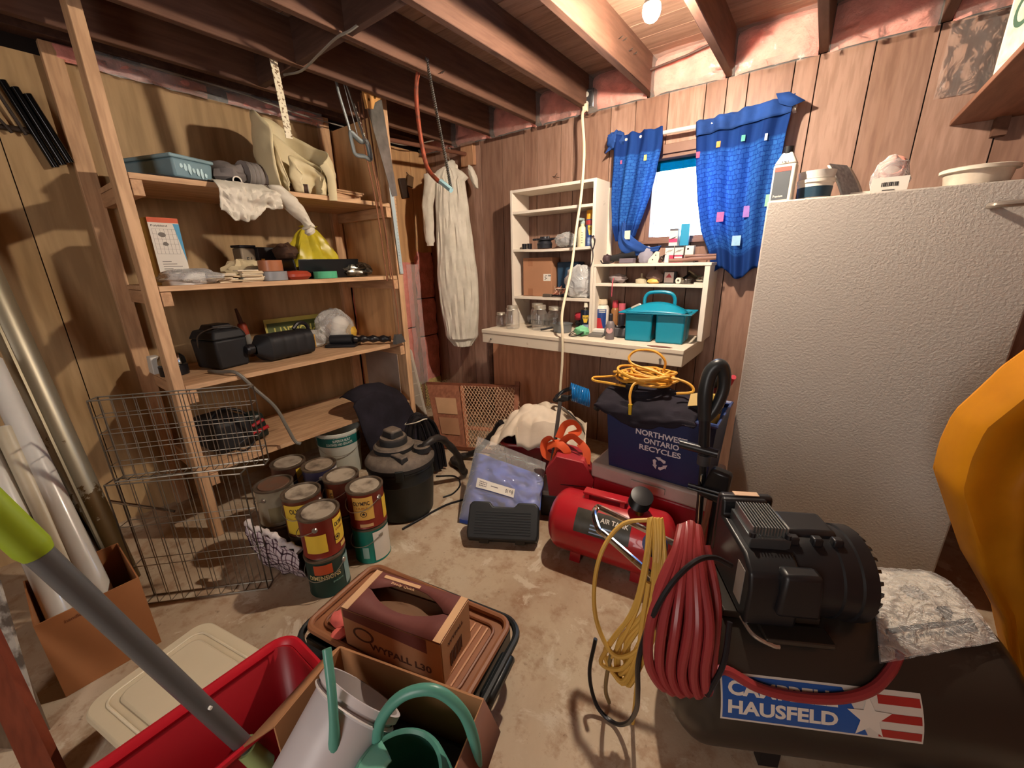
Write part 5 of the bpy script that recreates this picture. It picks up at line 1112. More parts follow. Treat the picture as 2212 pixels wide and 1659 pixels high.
MB().tube(cat([(2.20, -.19, T1 + .012), (2.28, -.185, T1 + .014), (2.36, -.18, T1 + .020), (2.455, -.17, T1 + .022)]), .010, 8).build('stick', wood('driftwood', '6b4c44', '8a675b', 'x', .6, False), t, True)
MB().tube([(2.29, -.16, T1 + .034), (2.45, -.15, T1 + .036)], .009, 8).build('upper_stick', wood('driftwood', '6b4c44', '8a675b'), t, True)
MB().box((2.20, -.205, T1 + .022), (.022, .012, .042)).build('white_tag', white_card, t, True)
t = thing('rotary_tool', 'black power tool lying along the left end of the low unit', 'tool', (1.88, -.12, T1))
MB().tube(cat([(1.79, -.12, T1 + .03), (1.86, -.12, T1 + .035), (1.93, -.12, T1 + .05), (1.985, -.12, T1 + .055)]), lambda q_: .018 + .014 * q_, 12).build('tool_body', blackm, t, True)
MB().blob((1.795, -.13, T1 + .03), (.06, .05, .058), .25, 2.5, 16, 3, -.029).build('tool_head', plain('tool_brown', '3a2a30', .5), t, True)
MB().box((1.95, -.17, T1 + .016), (.09, .05, .03)).build('flat_attachment', plain('tool_greyp', '69606a', .5), t, True, bevel=.004)
MB().lathe([(0, 0), (.03, 0), (.03, .012), (0, .013)], (1.90, -.08, T1 + .075), 20, (.2, -1, .3)).build('disc', plain('disc_g', '5f6a80', .4), t, True)
MB().tube(cat([(1.78, -.19, T1 + .02), (1.80, -.20, T1 + .004), (1.85, -.205, T1 + .004), (1.87, -.19, T1 + .012)]), .004, 6).build('cable', black, t, True)
solo(MB().blob((2.04, -.10, T1 + .045), (.10, .07, .11), .2, 2.2, 20, 7, -.044), 'grey_cloth', cloth('grey_rag', '9a98a8', '83818f', 0, 8), 'pale grey folded cloth standing on the low unit left of the window cartons', 'cloth', (2.04, -.10, T1))
t = thing('hand_plane', 'white triangular tool on the front of the low unit beside the grey cloth', 'tool', (2.105, -.14, T1))
q = MB(); q.add([(-.035, -.012, 0), (.035, -.012, 0), (.03, -.012, .06), (.012, -.012, .068), (-.03, -.012, .022), (-.035, .012, 0), (.035, .012, 0), (.03, .012, .06), (.012, .012, .068), (-.03, .012, .022)], [(0, 1, 2, 3, 4), (9, 8, 7, 6, 5)] + [(i, 5 + i, 5 + (i + 1) % 5, (i + 1) % 5) for i in range(5)])
q.build('plate', plain('bone_white', 'd5cab8', .5), t, bevel=.002)
for p in ((.012, -.0125, .045), (-.005, -.0125, .02)): MB().cyl(p, (p[0], p[1] - .002, p[2]), .004, n=8).build('slot', ink, t)
t = thing('metal_parts', 'small scatter of chrome parts between the white tool and the pink carton', 'parts', (2.15, -.14, T1))
for k in range(6): MB().tube(cat([(-.02 + .008 * k, -.02 * (k % 3), .004), (-.015 + .008 * k, .0, .03 + .004 * k), (.0 + .006 * k, .015, .012)]), .0035, 6).build('part', plain('chrome', 'c6c2ba'), t)
t = thing('carabiner_clip', 'metal snap hook hanging on a cord at the front of the tall unit side', 'hook', (1.745, -.225, 1.48))
MB().tube(cat([(1.737, -.222, 1.50), (1.722, -.224, 1.48), (1.727, -.224, 1.445), (1.737, -.224, 1.42), (1.748, -.224, 1.45), (1.75, -.224, 1.48)], 6, True), .004, 6, True).build('hook', plain('hook_dark', '4a4650', .3, .8), t, True)
MB().tube(cat([(1.737, -.224, 1.42), (1.742, -.224, 1.38), (1.735, -.224, 1.34), (1.72, -.224, 1.30)]), .003, 5).build('cord', plain('cord_dark', '3a3438', .7), t, True)
t = thing('work_rag', 'grey rag with a red cord hanging over the lower ledge of the low unit', 'rag', (1.88, -.13, T2))
MB().blob((0, 0, .028), (.12, .09, .06), .3, 2.4, 20, 3, -.027).build('rag', plain('rag_grey', '84797a', .8), t)
MB().tube(cat([(-.01, -.05, .03), (0, -.085, .015), (.0, -.092, -.02), (.0, -.092, -.08)]), .003, 6).build('red_cord', plain('cord_red', 'b5485a', .6), t)
t = thing('sander_pad', 'round cream sanding pad with a short spindle on the shelf of the low unit', 'pad', (2.033, -.13, T2))
MB().lathe([(0, 0), (.035, 0), (.036, .012), (.036, .024), (.01, .034), (.006, .036), (.006, .06), (0, .06)], n=24).build('pad', plain('pad_cream', 'b9ae94', .7), t)
t = thing('twine_bag', 'bag of brown twine with a yellow clip on the shelf of the low unit', 'bag', (2.115, -.12, T2))
MB().blob((0, 0, .04), (.10, .08, .085), .25, 2.4, 20, 8, -.039).build('twine', plain('twine', '75605c', .8), t)
MB().blob((.0, -.045, .014), (.07, .03, .03), .3, 3, 14, 2, -.0135).build('yellow_clip', plain('clip_y', 'd0a850', .5), t)
t = thing('blister_pack', 'small white packet with a red triangle in a black frame on the low unit', 'packet', (2.205, -.12, T2))
MB().box((0, 0, .035), (.075, .02, .07)).build('black_frame', black, t, bevel=.002); MB().box((-.005, -.0105, .036), (.055, .001, .06)).build('card', plain('pkt_white', 'cfc2c0', .5), t)
MB().add([(-.025, -.0114, .035), (.012, -.0114, .035), (-.005, -.0114, .06)], [(0, 1, 2)]).build('red_triangle', plain('pkt_red', 'b04550', .5), t)
t = thing('white_roll', 'small white roll beside a clear lidded dish on the low unit', 'roll', (2.262, -.16, T2)); MB().lathe([(.008, 0), (.018, 0), (.018, .03), (.008, .03), (.008, 0)], (0, 0, .019), 18, (.3, 1, 0)).build('roll', plain('roll_w', 'd2ccc0', .6), t)
t = thing('glass_dish', 'small clear dish on the shelf of the low unit', 'dish', (2.305, -.15, T2)); MB().lathe([(0, .003), (.022, .003), (.028, .024), (.031, .025), (.024, 0), (0, 0)], n=22).build('dish', m_glass, t); MB().lathe([(.03, .025), (.03, .03), (0, .031)], n=22).build('lid', plain('chrome', 'c6c2ba'), t)
t = thing('scraper_blade', 'flat grey scraper leaning on the shelf at the right of the low unit', 'scraper', (2.35, -.12, T2)); MB().tube([(-.045, .02, .06), (.045, -.02, .01)], .009, 6, flat=2.6).build('blade', plain('chrome', 'c6c2ba'), t); MB().tube([(-.09, .03, .02), (-.03, .02, .06)], .007, 6).build('handle', black, t)
t = thing('clear_tray', 'clear plastic tray of screws at the right end of the low unit', 'tray', (2.385, -.17, T2)); MB().box((0, 0, .006), (.05, .06, .012)).build('tray', plain('tray_p', 'bdb8ac', .4), t); MB().blob((0, 0, .032), (.045, .05, .04), .3, 3, 14, 3, -.018).build('screws', plain('chrome', 'c6c2ba'), t)

# ================================================================ curtains
def curtain_mat():
    n = NT('blue_curtain'); tc = n.n('ShaderNodeTexCoord'); sp_ = n.n('ShaderNodeSeparateXYZ'); n.l(tc.outputs['UV'], sp_.inputs[0])
    br = n.n('ShaderNodeTexBrick'); nn = n.n('ShaderNodeTexNoise'); nn.inputs['Scale'].default_value = 40; n.l(tc.outputs['UV'], nn.inputs['Vector']); va = n.n('ShaderNodeVectorMath', operation='MULTIPLY_ADD'); va.inputs[1].default_value = (.022, .022, 0); n.l(nn.outputs['Color'], va.inputs[0]); n.l(tc.outputs['UV'], va.inputs[2]); n.l(va.outputs[0], br.inputs['Vector']); br.inputs['Scale'].default_value = 14; br.inputs['Mortar Size'].default_value = .05; br.inputs['Mortar Smooth'].default_value = .6; br.inputs['Brick Width'].default_value = .62; br.inputs['Row Height'].default_value = .40
    br.inputs['Color1'].default_value = srgb('3a76c8'); br.inputs['Color2'].default_value = srgb('2f66b8'); br.inputs['Mortar'].default_value = srgb('1f4a9c')
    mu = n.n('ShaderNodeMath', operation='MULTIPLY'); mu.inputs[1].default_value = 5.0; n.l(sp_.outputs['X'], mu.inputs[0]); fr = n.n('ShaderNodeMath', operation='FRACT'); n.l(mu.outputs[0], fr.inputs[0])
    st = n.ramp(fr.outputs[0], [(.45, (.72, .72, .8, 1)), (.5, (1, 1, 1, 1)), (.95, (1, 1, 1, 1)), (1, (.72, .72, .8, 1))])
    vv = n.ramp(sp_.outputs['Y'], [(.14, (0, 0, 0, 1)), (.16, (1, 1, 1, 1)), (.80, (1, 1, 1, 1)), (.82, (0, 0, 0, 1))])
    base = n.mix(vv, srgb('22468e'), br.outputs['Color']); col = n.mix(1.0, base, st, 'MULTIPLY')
    b = n.bsdf(col, .85, spec=.15); tl = n.n('ShaderNodeBsdfTranslucent'); n.l(col, tl.inputs[0]); mx = n.n('ShaderNodeMixShader'); mx.inputs[0].default_value = .42
    n.l(b.outputs[0], mx.inputs[1]); n.l(tl.outputs[0], mx.inputs[2]); n.l(mx.outputs[0], n.out.inputs['Surface']); return n.m
cmat = curtain_mat()
def lerpk(v, ks):
    for (a, x), (b, y) in zip(ks, ks[1:]):
        if v <= b: return x + (y - x) * (v - a) / (b - a)
    return ks[-1][1]
rd = thing('curtain_rod', 'white curtain rod across the top of the window', 'rod', (2.25, -.075, 2.03))
MB().tube([(1.79, -.075, 2.045), (2.71, -.075, 2.035)], .011, 10).build('rod', plain('rod_white', 'c4bcb4', .4), rd, True)
for x in (1.80, 2.70): MB().bb(x - .008, x + .008, -.075, -.002, 2.032, 2.062).build('bracket', plain('rod_white', 'c4bcb4'), rd, True)
cl = thing('curtain', 'left dark blue curtain tied back at the bottom left of the window', 'curtain', (1.93, -.08, 1.42))
def lc(u, v):
    z = lerpk(v, [(0, 2.068), (.04, 2.04), (1, 1.47)])
    xl = lerpk(v, [(0, 1.80), (.3, 1.80), (.6, 1.805), (.85, 1.82), (1, 1.85)]); xr = lerpk(v, [(0, 2.085), (.15, 2.09), (.4, 2.065), (.6, 2.04), (.8, 2.0), (1, 1.965)])
    f = .5 + .5 * math.cos(min(1, v * 1.1) * 1.5)
    return V((xl + (xr - xl) * u, -.098 - .018 * math.sin(u * 21 + v * 2) * (1 - .35 * u) + .010 * nz(u * 6, v * 5, 2) - .02 * v, z + .012 * nz(u * 9, v, 3) * (1 if v < .05 else .3) + .02 * (u - .3) * (v > .9)))
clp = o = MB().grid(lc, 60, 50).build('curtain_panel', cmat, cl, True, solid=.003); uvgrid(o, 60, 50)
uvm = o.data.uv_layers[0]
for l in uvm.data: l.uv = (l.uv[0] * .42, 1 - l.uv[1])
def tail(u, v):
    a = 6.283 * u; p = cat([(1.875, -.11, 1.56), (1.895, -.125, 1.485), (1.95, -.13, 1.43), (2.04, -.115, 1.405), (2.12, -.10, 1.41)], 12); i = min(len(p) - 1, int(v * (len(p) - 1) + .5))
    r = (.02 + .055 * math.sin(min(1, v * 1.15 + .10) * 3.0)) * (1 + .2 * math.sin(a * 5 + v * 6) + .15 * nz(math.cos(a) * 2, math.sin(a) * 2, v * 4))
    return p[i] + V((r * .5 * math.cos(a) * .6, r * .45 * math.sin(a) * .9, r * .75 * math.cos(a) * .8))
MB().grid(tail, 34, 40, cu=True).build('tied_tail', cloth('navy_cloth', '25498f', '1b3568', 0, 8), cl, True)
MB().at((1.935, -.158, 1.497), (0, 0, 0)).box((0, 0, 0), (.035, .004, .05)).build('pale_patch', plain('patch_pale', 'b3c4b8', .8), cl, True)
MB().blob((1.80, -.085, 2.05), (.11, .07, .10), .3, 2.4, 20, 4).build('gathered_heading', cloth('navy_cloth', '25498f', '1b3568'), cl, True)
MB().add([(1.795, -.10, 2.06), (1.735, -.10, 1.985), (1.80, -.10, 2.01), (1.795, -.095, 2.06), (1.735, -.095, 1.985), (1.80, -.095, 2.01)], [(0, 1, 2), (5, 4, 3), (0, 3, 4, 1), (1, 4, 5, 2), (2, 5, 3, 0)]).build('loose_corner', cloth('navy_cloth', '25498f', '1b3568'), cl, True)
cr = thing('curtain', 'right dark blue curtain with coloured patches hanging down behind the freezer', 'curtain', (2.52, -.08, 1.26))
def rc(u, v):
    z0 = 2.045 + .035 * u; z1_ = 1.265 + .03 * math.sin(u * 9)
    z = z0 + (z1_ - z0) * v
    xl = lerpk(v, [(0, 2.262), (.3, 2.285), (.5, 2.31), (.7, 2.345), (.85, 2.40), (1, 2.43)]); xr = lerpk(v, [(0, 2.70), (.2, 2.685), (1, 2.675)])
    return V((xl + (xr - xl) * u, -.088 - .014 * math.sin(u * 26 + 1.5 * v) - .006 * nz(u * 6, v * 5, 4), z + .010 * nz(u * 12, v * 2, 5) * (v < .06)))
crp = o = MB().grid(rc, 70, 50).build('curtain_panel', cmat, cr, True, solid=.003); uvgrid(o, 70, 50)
for l in o.data.uv_layers[0].data: l.uv = (l.uv[0] * .8, 1 - l.uv[1])
MB().grid(lambda u, v: rc(u, .085 * v) + V((0, -.012 - .004 * math.sin(u * 30), .010 - .006 * v + .008 * nz(u * 7, 2))), 50, 6).build('heading_hem', cloth('navy_cloth', '25498f', '1b3568'), cr, True, solid=.004)
MB().add([V(p) for p in ((2.675, -.11, 2.10), (2.745, -.11, 2.05), (2.69, -.11, 2.035), (2.62, -.11, 2.105), (2.64, -.11, 2.06))], [(0, 1, 2, 4, 3)]).build('loose_corner', cloth('navy_cloth', '25498f', '1b3568'), cr, True, solid=.004)
for u, v, w, h, c_ in ((.03, .20, .018, .03, 'b8486c'), (.27, .165, .02, .028, 'd08a4a'), (.55, .155, .018, .028, '4f9a90'), (.80, .19, .012, .03, '9db0c8'), (.30, .63, .036, .05, '9a5a96'), (.68, .60, .044, .056, '8a68b0'), (.53, .755, .042, .052, '8fb8d8'), (.93, .57, .030, .056, '86c0a0')):
    p = rc(u, v) + V((0, -.006, 0)); MB().box(p, (w, .004, h)).build('patch', plain('patch_' + c_, c_, .85, var=.1, scale=40), crp, True)
for u, v, w, h, c_ in ((.16, .24, .014, .02, '8a4c72'), (.70, .24, .02, .03, 'b9b368')):
    p = lc(u, v) + V((0, -.006, 0)); MB().box(p, (w, .004, h)).build('patch', plain('patch_' + c_, c_, .85, var=.1, scale=40), clp, True)
# ================================================================ freezer and what stands on it
FX0, FX1, FY, FZ = 2.712, 3.485, -.65, 1.565
fz = thing('upright_freezer', 'white upright freezer with a textured door standing against the back wall', 'freezer', (3.1, -.35, 0))
def enamel():
    n = NT('freezer_enamel'); v = n.coord((1, 1, 1)); n.bsdf(srgb('aea69e'), .36, 0, n.noise(v, 110, 3, .6), .7, .004, .5); return n.m
en = enamel()
MB().bb(FX0 + .004, FX1 - .004, FY + .055, -.05, .02, FZ - .012).build('cabinet', en, fz, True, bevel=.008)
dr_ = MB().bb(FX0, FX1, FY, FY + .048, .06, FZ).build('door', en, fz, True, bevel=.006, seg=3)
MB().bb(FX0 + .01, FX1 - .01, FY + .0485, FY + .0548, .065, FZ - .015).build('door_gasket', plain('gasket', '3a2f2c', .7), fz, True)
q = MB(); q.tube(cat([(3.335, FY - .002, 1.492), (3.345, FY - .034, 1.492), (3.40, FY - .038, 1.493), (3.455, FY - .034, 1.494), (3.465, FY - .002, 1.494)]), .010, 10)
q.build('handle', plain('handle_grey', '9a8f85', .3, .5), dr_, True)
for x in (FX0 + .05, FX1 - .05):
    for yy in (-.56, -.12): MB().cyl((x, yy, 0), (x, yy, .021), .02, n=14).build('foot', black, fz, True)
MB().bb(FX0 - .004, FX0 + .004, -.60, -.57, 1.0, 1.16).build('side_catch', en, fz, True, bevel=.002)
TF = FZ + .0005
t = thing('oil_bottle', 'white black-capped bottle with a dark label at the left corner of the freezer', 'bottle', (2.752, -.585, FZ - .0115), -6)
q = MB(); q.box((0, 0, .075), (.078, .05, .15)); q.box((0, 0, .172), (.078, .05, .044), (.42, .6)); q.build('bottle_body', plain('bottle_w', 'd8d0c4', .35), t, bevel=.006)
MB().lathe([(0, .19), (.017, .19), (.017, .215), (0, .216)], n=20).build('cap', black, t)
MB().box((-.004, -.0255, .072), (.056, .001, .105)).build('dark_label', plain('lab_dark', '4f5459', .5), t); MB().box((-.004, -.0262, .132), (.056, .001, .016)).build('red_stripe', plain('lab_red2', 'c25a50', .5), t)
MB().text('Premium', .034, .009, lambda u, v: (-.026 + u, -.0268, .028 + v)).build('lettering', white_card, t)
MB().text('189', .026, .016, lambda u, v: (-.012 + u, -.0262 + .012 * (v / .016) , .156 + v)).build('pen_mark', ink, t)
t = thing('plastic_tub', 'round white tub with a dark blue band next to the bottle on the freezer', 'tub', (2.858, -.53, FZ - .0115))
MB().lathe([(0, 0), (.052, 0), (.055, .03), (.06, .074), (.064, .076), (.064, .088), (0, .09)], n=36).build('tub_body', plain('bottle_w', 'd8d0c4'), t)
MB().lathe([(.0558, .022), (.0595, .06)], n=36).build('blue_band', plain('band_blue', '1f3a4c', .4), t)
MB().lathe([(0, .0902), (.058, .0902), (.063, .118), (.06, .118), (.056, .094), (0, .093)], n=36).build('stacked_lid', plain('lid_grey', 'cbc6c0', .4), t)
t = thing('leaflet', 'curled white leaflet leaning behind the blue-banded tub on the freezer', 'paper', (2.93, -.42, FZ - .0115))
MB().grid(lambda u, v: (2.885 + .13 * v + .075 * u - .06 * (v ** 2), -.47 + .20 * u * .55, FZ - .01 + .145 * (1 - v) ** 1.3 + .0), 12, 16).build('sheet', plain('leaf_w', 'd6d0c8', .5), t, True, solid=.004)
MB().grid(lambda u, v: (2.885 + .13 * v + .06 * u - .06 * (v ** 2) + .004, -.476 + .18 * u * .55, FZ - .004 + .145 * (1 - v) ** 1.3), 8, 10).build('printed_block', plain('leaf_g', '9c9a9c', .6, var=.3, scale=60), t, True)
cart('small white packet lying beside the leaflet on the freezer', (3.012, -.45, FZ - .0115), (.07, .06, .035), 'd2cabd')
t = thing('header_bag', 'clear bag of pink tubing behind a white barcode card on the freezer', 'packet', (3.085, -.52, FZ - .0115))
MB().at((0, -.012, .035), (8, 0, 3)).box((0, 0, 0), (.105, .003, .072)).build('barcode_card', white_card, t)
q = MB().at((0, -.012, .035), (8, 0, 3))
for k in range(9): q.box((-.022 + .0055 * k, -.002, .012), (.002 + .0014 * (k % 3), .0008, .014))
q.box((0, -.002, -.008), (.035, .0008, .0025)).build('barcode_print', ink, t)
MB().blob((.0, .035, .075), (.115, .07, .15), .15, 2.2, 22, 6, -.074).build('bag_film', m_film, t)
q = MB()
for k in range(4): q.tube(cat([(.035 * math.cos(a) , .035 + .012 * math.sin(a * 2 + k), .09 + .03 * math.sin(a) + .008 * k) for a in [i * .785 + k for i in range(8)]], 4, True), .005, 6, True)
q.build('pink_tubing', plain('pink_tube', 'c98a7a', .4), t)
t = thing('food_container', 'translucent white round container with a lid at the right of the freezer top', 'container', (3.31, -.52, FZ - .0115))
MB().lathe([(0, 0), (.075, 0), (.085, .06), (0, .06)], n=40).build('container_body', plain('cont_w', 'c4b7a6', .4, var=.25, scale=14), t)
MB().lathe([(.084, .058), (.096, .06), (.096, .07), (.09, .073), (0, .073)], n=40).build('lid', plain('lid_w', 'd2c8b8', .4), t)

# shelf in the top right corner with a box
t = thing('corner_shelf', 'brown board shelf jutting from the back wall at the top right', 'shelf', (3.6, -.4, 1.865))
MB().bb(3.272, 3.995, -.95, -.003, 1.868, 1.888).build('shelf_board', wood('shelf_brown', '7c5442', '94685380'[:6], 'y', .6, False), t, True, bevel=.002)
for x in (3.40, 3.85): MB().bb(x, x + .04, -.045, -.003, 1.80, 1.8675).build('bracket', m_joist, t, True)
t = thing('carton', 'tall white and green printed carton standing on the corner shelf', 'box', (3.40, -.62, 1.8885), 14)
MB().box((0, 0, .14), (.20, .22, .28)).build('carton', plain('cart_green', 'd9d4be', .5), t, bevel=.003)
MB().box((-.1008, 0, .15), (.0012, .19, .24)).build('side_print', plain('cart_print', 'c9cbb4', .5, var=.3, scale=25), t)
for k, (yy, z, r) in enumerate(((.03, .15, .045), (-.05, .05, .03))): MB().lathe([(r, 0), (r, .001), (r * .7, .0012), (r * .7, 0)], (-.1012, yy, z), 24, (-1, 0, 0)).build('printed_ring', plain('ink_green', '3c5a48', .6), t)
for k, txt in enumerate(('HERB', 'TEA')): MB().text(txt, .10, .028, lambda u, v: (-.1022, .05 - u, .24 - .035 * k + v), .02).build('lettering', plain('ink_dgreen', '2f3a34', .6), t)
MB().box((0, -.1105, .14), (.17, .0012, .25)).build('front_print', plain('cart_print2', 'b9c0a8', .5, var=.3, scale=25), t)

# ================================================================ raincoat and what is under it
yel = cloth('rain_yellow', 'c07f16', 'a96c10', 0, 5, .5, .05, 60)
t = thing('raincoat', 'orange-yellow raincoat hanging at the right edge beside the freezer', 'clothing', (3.62, -1.08, .15))
prof = [(0, 3.60), (.12, 3.47), (.25, 3.365), (.36, 3.305), (.43, 3.298), (.50, 3.302), (.60, 3.36), (.70, 3.42), (.82, 3.52), (1, 3.60)]
def rcoat(u, v):
    z = 1.38 - 1.30 * v; xl = lerpk(v, [(a, b) for a, b in prof]); w = .36
    a = 3.14159 * (u * 1.25 - .12)
    fold = .075 * math.sin(u * 13 + 5 * v + 2.0 * nz(u * 2, v * 2, 3)) * min(1, 5 * u) + .05 * nz(u * 2.5 + v * 2, v * 3, 7)
    return V((xl + w * (1 - math.cos(min(math.pi, max(0, u) * 3.14159))) * .5, -1.06 - .14 * math.sin(u * 3.14159) + fold, z))
MB().grid(rcoat, 60, 60).build('coat_body', yel, t, True, solid=.006)
MB().tube([rcoat(0, k / 40) + V((.004, .0, 0)) for k in range(41)], .008, 8).build('edge_hem', cloth('rain_hem', 'd08a2c', 'b8761a', 0, 5, .5), t, True)
def slee(u, v):
    a = 6.283 * u; p = cat([(3.56, -1.20, 1.38), (3.52, -1.23, 1.15), (3.50, -1.27, .92), (3.53, -1.29, .70), (3.56, -1.28, .52)], 10); i = min(len(p) - 1, int(v * (len(p) - 1) + .5))
    r = .075 * (1 + .18 * nz(math.cos(a) * 2, math.sin(a) * 2, v * 5, 4) + .06 * math.sin(v * 30)); return p[i] + V((r * math.cos(a), r * .8 * math.sin(a), 0))
MB().grid(slee, 30, 40, cu=True).build('sleeve', yel, t, True)
MB().tube(cat([(3.70, -1.08, 1.44), (3.74, -1.05, 1.60), (3.86, -1.02, 1.66), (3.995, -1.0, 1.66)]), .006, 8).build('hook', nail, t, True)
MB().tube(cat([(3.60, -1.10, 1.38), (3.74, -1.09, 1.43), (3.92, -1.08, 1.38)]), .02, 8).build('collar_roll', yel, t, True)
t = thing('plastic_pail', 'pale pail standing on the floor under the raincoat at the right edge', 'pail', (3.70, -1.12, 0))
MB().lathe([(0, .003), (.12, .003), (.14, .12), (.143, .12), (.143, .126), (.135, .126), (.115, .01), (0, .01)], n=32).build('pail_body', plain('pail_pale', 'b0a594', .5), t)

# ================================================================ cooler, recycling bin, red tub
RX = 2.125
t = thing('cooler_box', 'red cooler with a white lid under the blue recycling bin', 'cooler', (2.43, -.89, 0))
red_c = plain('cooler_red', '9c2430', .35, var=.05)
MB().bb(2.157, 2.705, -1.0, -.66, .001, .295).build('body', red_c, t, True, bevel=.012)
MB().bb(2.150, 2.709, -1.008, -.656, .2955, .375).build('lid', plain('cooler_white', 'b9b0aa', .4), t, True, bevel=.012)
MB().bb(2.36, 2.52, -1.016, -1.009, .32, .35).build('latch', plain('cooler_white', 'b9b0aa'), t, True, bevel=.002)
t = thing('recycling_bin', 'navy blue recycling bin with white lettering stacked on the red cooler', 'bin', (2.44, -.80, .361))
navy = plain('bin_navy', '172a58', .45, var=.05)
bx0, bx1, by0, by1, bz0, bz1 = 2.235, 2.675, -.985, -.69, .376, .695
def sideq(nm, a, b, c_, d_, th):
    mb = MB(); mb.add([a, b, c_, d_] + [V(p) + V(th) for p in (a, b, c_, d_)], [(0, 1, 2, 3), (7, 6, 5, 4)] + [(i, 4 + i, 4 + (i + 1) % 4, (i + 1) % 4) for i in range(4)]); return mb.build(nm, navy, t, True, bevel=.002)
fl = .018
P00, P10, P11, P01 = V((bx0, by0, bz0)), V((bx1, by0, bz0)), V((bx1, by1, bz0)), V((bx0, by1, bz0))
Q00, Q10, Q11, Q01 = V((bx0 - fl, by0 - fl, bz1)), V((bx1 + fl, by0 - fl, bz1)), V((bx1 + fl, by1 + fl, bz1)), V((bx0 - fl, by1 + fl, bz1))
fw_ = sideq('front_wall', P00, P10, Q10, Q00, (0, .004, 0)); sideq('back_wall', P01, P11, Q11, Q01, (0, -.004, 0)); sideq('side_wall', P00, P01, Q01, Q00, (.004, 0, 0)); sideq('side_wall', P10, P11, Q11, Q10, (-.004, 0, 0))
MB().bb(bx0 + .004, bx1 - .004, by0 + .004, by1 - .004, bz0, bz0 + .004).build('base', navy, t, True)
MB().tube([Q00, Q10, Q11, Q01], .010, 8, True, flat=1.3).build('rim', plain('bin_rim', '34477e', .4), t, True)
bt_ = plain('bin_ink', 'd8d6dc', .5, var=0)
fn_ = lambda x, z: V((x, by0 - fl * (z - bz0) / (bz1 - bz0) - .0012, z))
for txt, xc, z, w, h in (('NORTHWEST', 2.475, .582, .225, .028), ('ONTARIO', 2.479, .545, .155, .027), ('RECYCLES', 2.475, .508, .185, .027)):
    MB().text(txt, w, h, lambda u, v: fn_(xc - w / 2 + u, z + v), .025).build('lettering', bt_, fw_, True)
q = MB()
for k in range(3):
    a = R(90 + 120 * k); ca, sa = math.cos(a), math.sin(a)
    def rt(x, y): return fn_(2.479 + (x * ca - y * sa) * 1.0, .458 + (x * sa + y * ca))
    q.add([rt(.010, -.026), rt(.021, -.026), rt(.030, .0), rt(.021, .004), rt(.012, -.012), rt(.006, -.016)], [(0, 1, 2, 3, 4, 5)])
    q.add([rt(.014, .002), rt(.034, -.004), rt(.029, .020)], [(0, 1, 2)])
q.build('recycling_symbol', bt_, fw_, True)
MB.base = Matrix.Translation(V((.008, -.11, -.02)))   # the contents are laid out about the bin
# contents: black cloth case, yellow cord, torch, gloves
t = thing('black_bag', 'black cloth bag slumped over the front rim of the blue recycling bin', 'bag', (2.40, -.76, .70))
def bbag(u, v):
    x = 2.165 + .44 * u
    if v < .6:
        q_ = v / .6; return V((x + .02 * nz(u * 4, v * 4, 3), -.62 - .275 * q_, .735 + .05 * math.sin(q_ * 3.1) * (.6 + .5 * math.sin(u * 3.1)) + .018 * nz(u * 6, v * 6, 1)))
    q_ = (v - .6) / .4; dep = .03 + .055 * math.sin(min(1, u * 1.15 - .02 if u > .02 else 0) * 3.1)
    return V((x + .02 * nz(u * 4, v * 4, 3), -.897 - .022 * math.sin(min(1, q_ * 1.4) * 3.14 * .6) - .010 * nz(u * 7, v * 7, 5) * q_, .732 - dep * q_ + .012 * nz(u * 8, v * 8, 2)))
MB().grid(bbag, 44, 40).build('bag_body', bc, t, True, solid=.006)
MB().at((2.585, -.83, .79), (50, -20, -20)).box((0, 0, 0), (.075, .09, .012), (.8, .7)).build('gloved_flap', blackm, t, True, bevel=.004)
MB().at((2.585, -.845, .80), (50, -20, -20)).box((0, -.005, .008), (.05, .06, .002)).build('cream_badge', plain('badge_cream', 'c7ab72', .6), t, True)
MB.base = Matrix.Translation(V((.008, -.11, -.004)))
yc = plain('yellow_cord', 'd89f3c', .5, var=.06)
t = thing('extension_cord', 'coiled yellow extension cord heaped on top of the blue recycling bin', 'cord', (2.34, -.74, .80))
rs = random.Random(12); pts = []
for k in range(15 * 12):
    a = 6.283 * k / 12; lp = k // 12
    rx, ry = .10 + .05 * rs.random() * .3 + .03 * math.sin(lp * 1.7), .085 + .03 * math.sin(lp * 2.3 + 1)
    pts.append((2.335 + .018 * math.sin(lp * 1.9) + rx * math.cos(a), -.755 + .015 * math.cos(lp * 2.7) + ry * math.sin(a), .815 + .0045 * (lp % 9) + .010 * math.sin(a * 2 + lp)))
MB().tube(cat(pts, 3), .0062, 6).build('coiled_lead', yc, t, True)
MB().tube(cat([(2.40, -.72, .83), (2.41, -.72, .90), (2.36, -.73, .945), (2.28, -.73, .94), (2.245, -.74, .905), (2.27, -.75, .875), (2.36, -.76, .86), (2.43, -.77, .845)]), .0062, 6).build('raised_loop', yc, t, True)
MB().tube(cat([(2.24, -.76, .82), (2.15, -.77, .80), (2.08, -.77, .785), (2.09, -.79, .775), (2.18, -.81, .78), (2.30, -.83, .785)]), .0062, 6).build('left_loop', yc, t, True)
MB().tube(cat([(2.40, -.80, .83), (2.47, -.79, .845), (2.54, -.79, .83), (2.56, -.80, .80), (2.50, -.83, .79)]), .0062, 6).build('right_loop', yc, t, True)
MB().tube(cat([(2.36, -.85, .82), (2.33, -.885, .82), (2.325, -.915, .78), (2.335, -.93, .735)]), .0062, 6).build('hanging_end', yc, t, True)
MB().cyl((2.335, -.93, .738), (2.337, -.932, .690), .009, .007, 12).build('plug', plain('plug_yellow', 'd6b52e', .4), t, True)
MB().box((2.315, -.87, .80), (.05, .03, .026)).build('socket_end', black, t, True, bevel=.003)
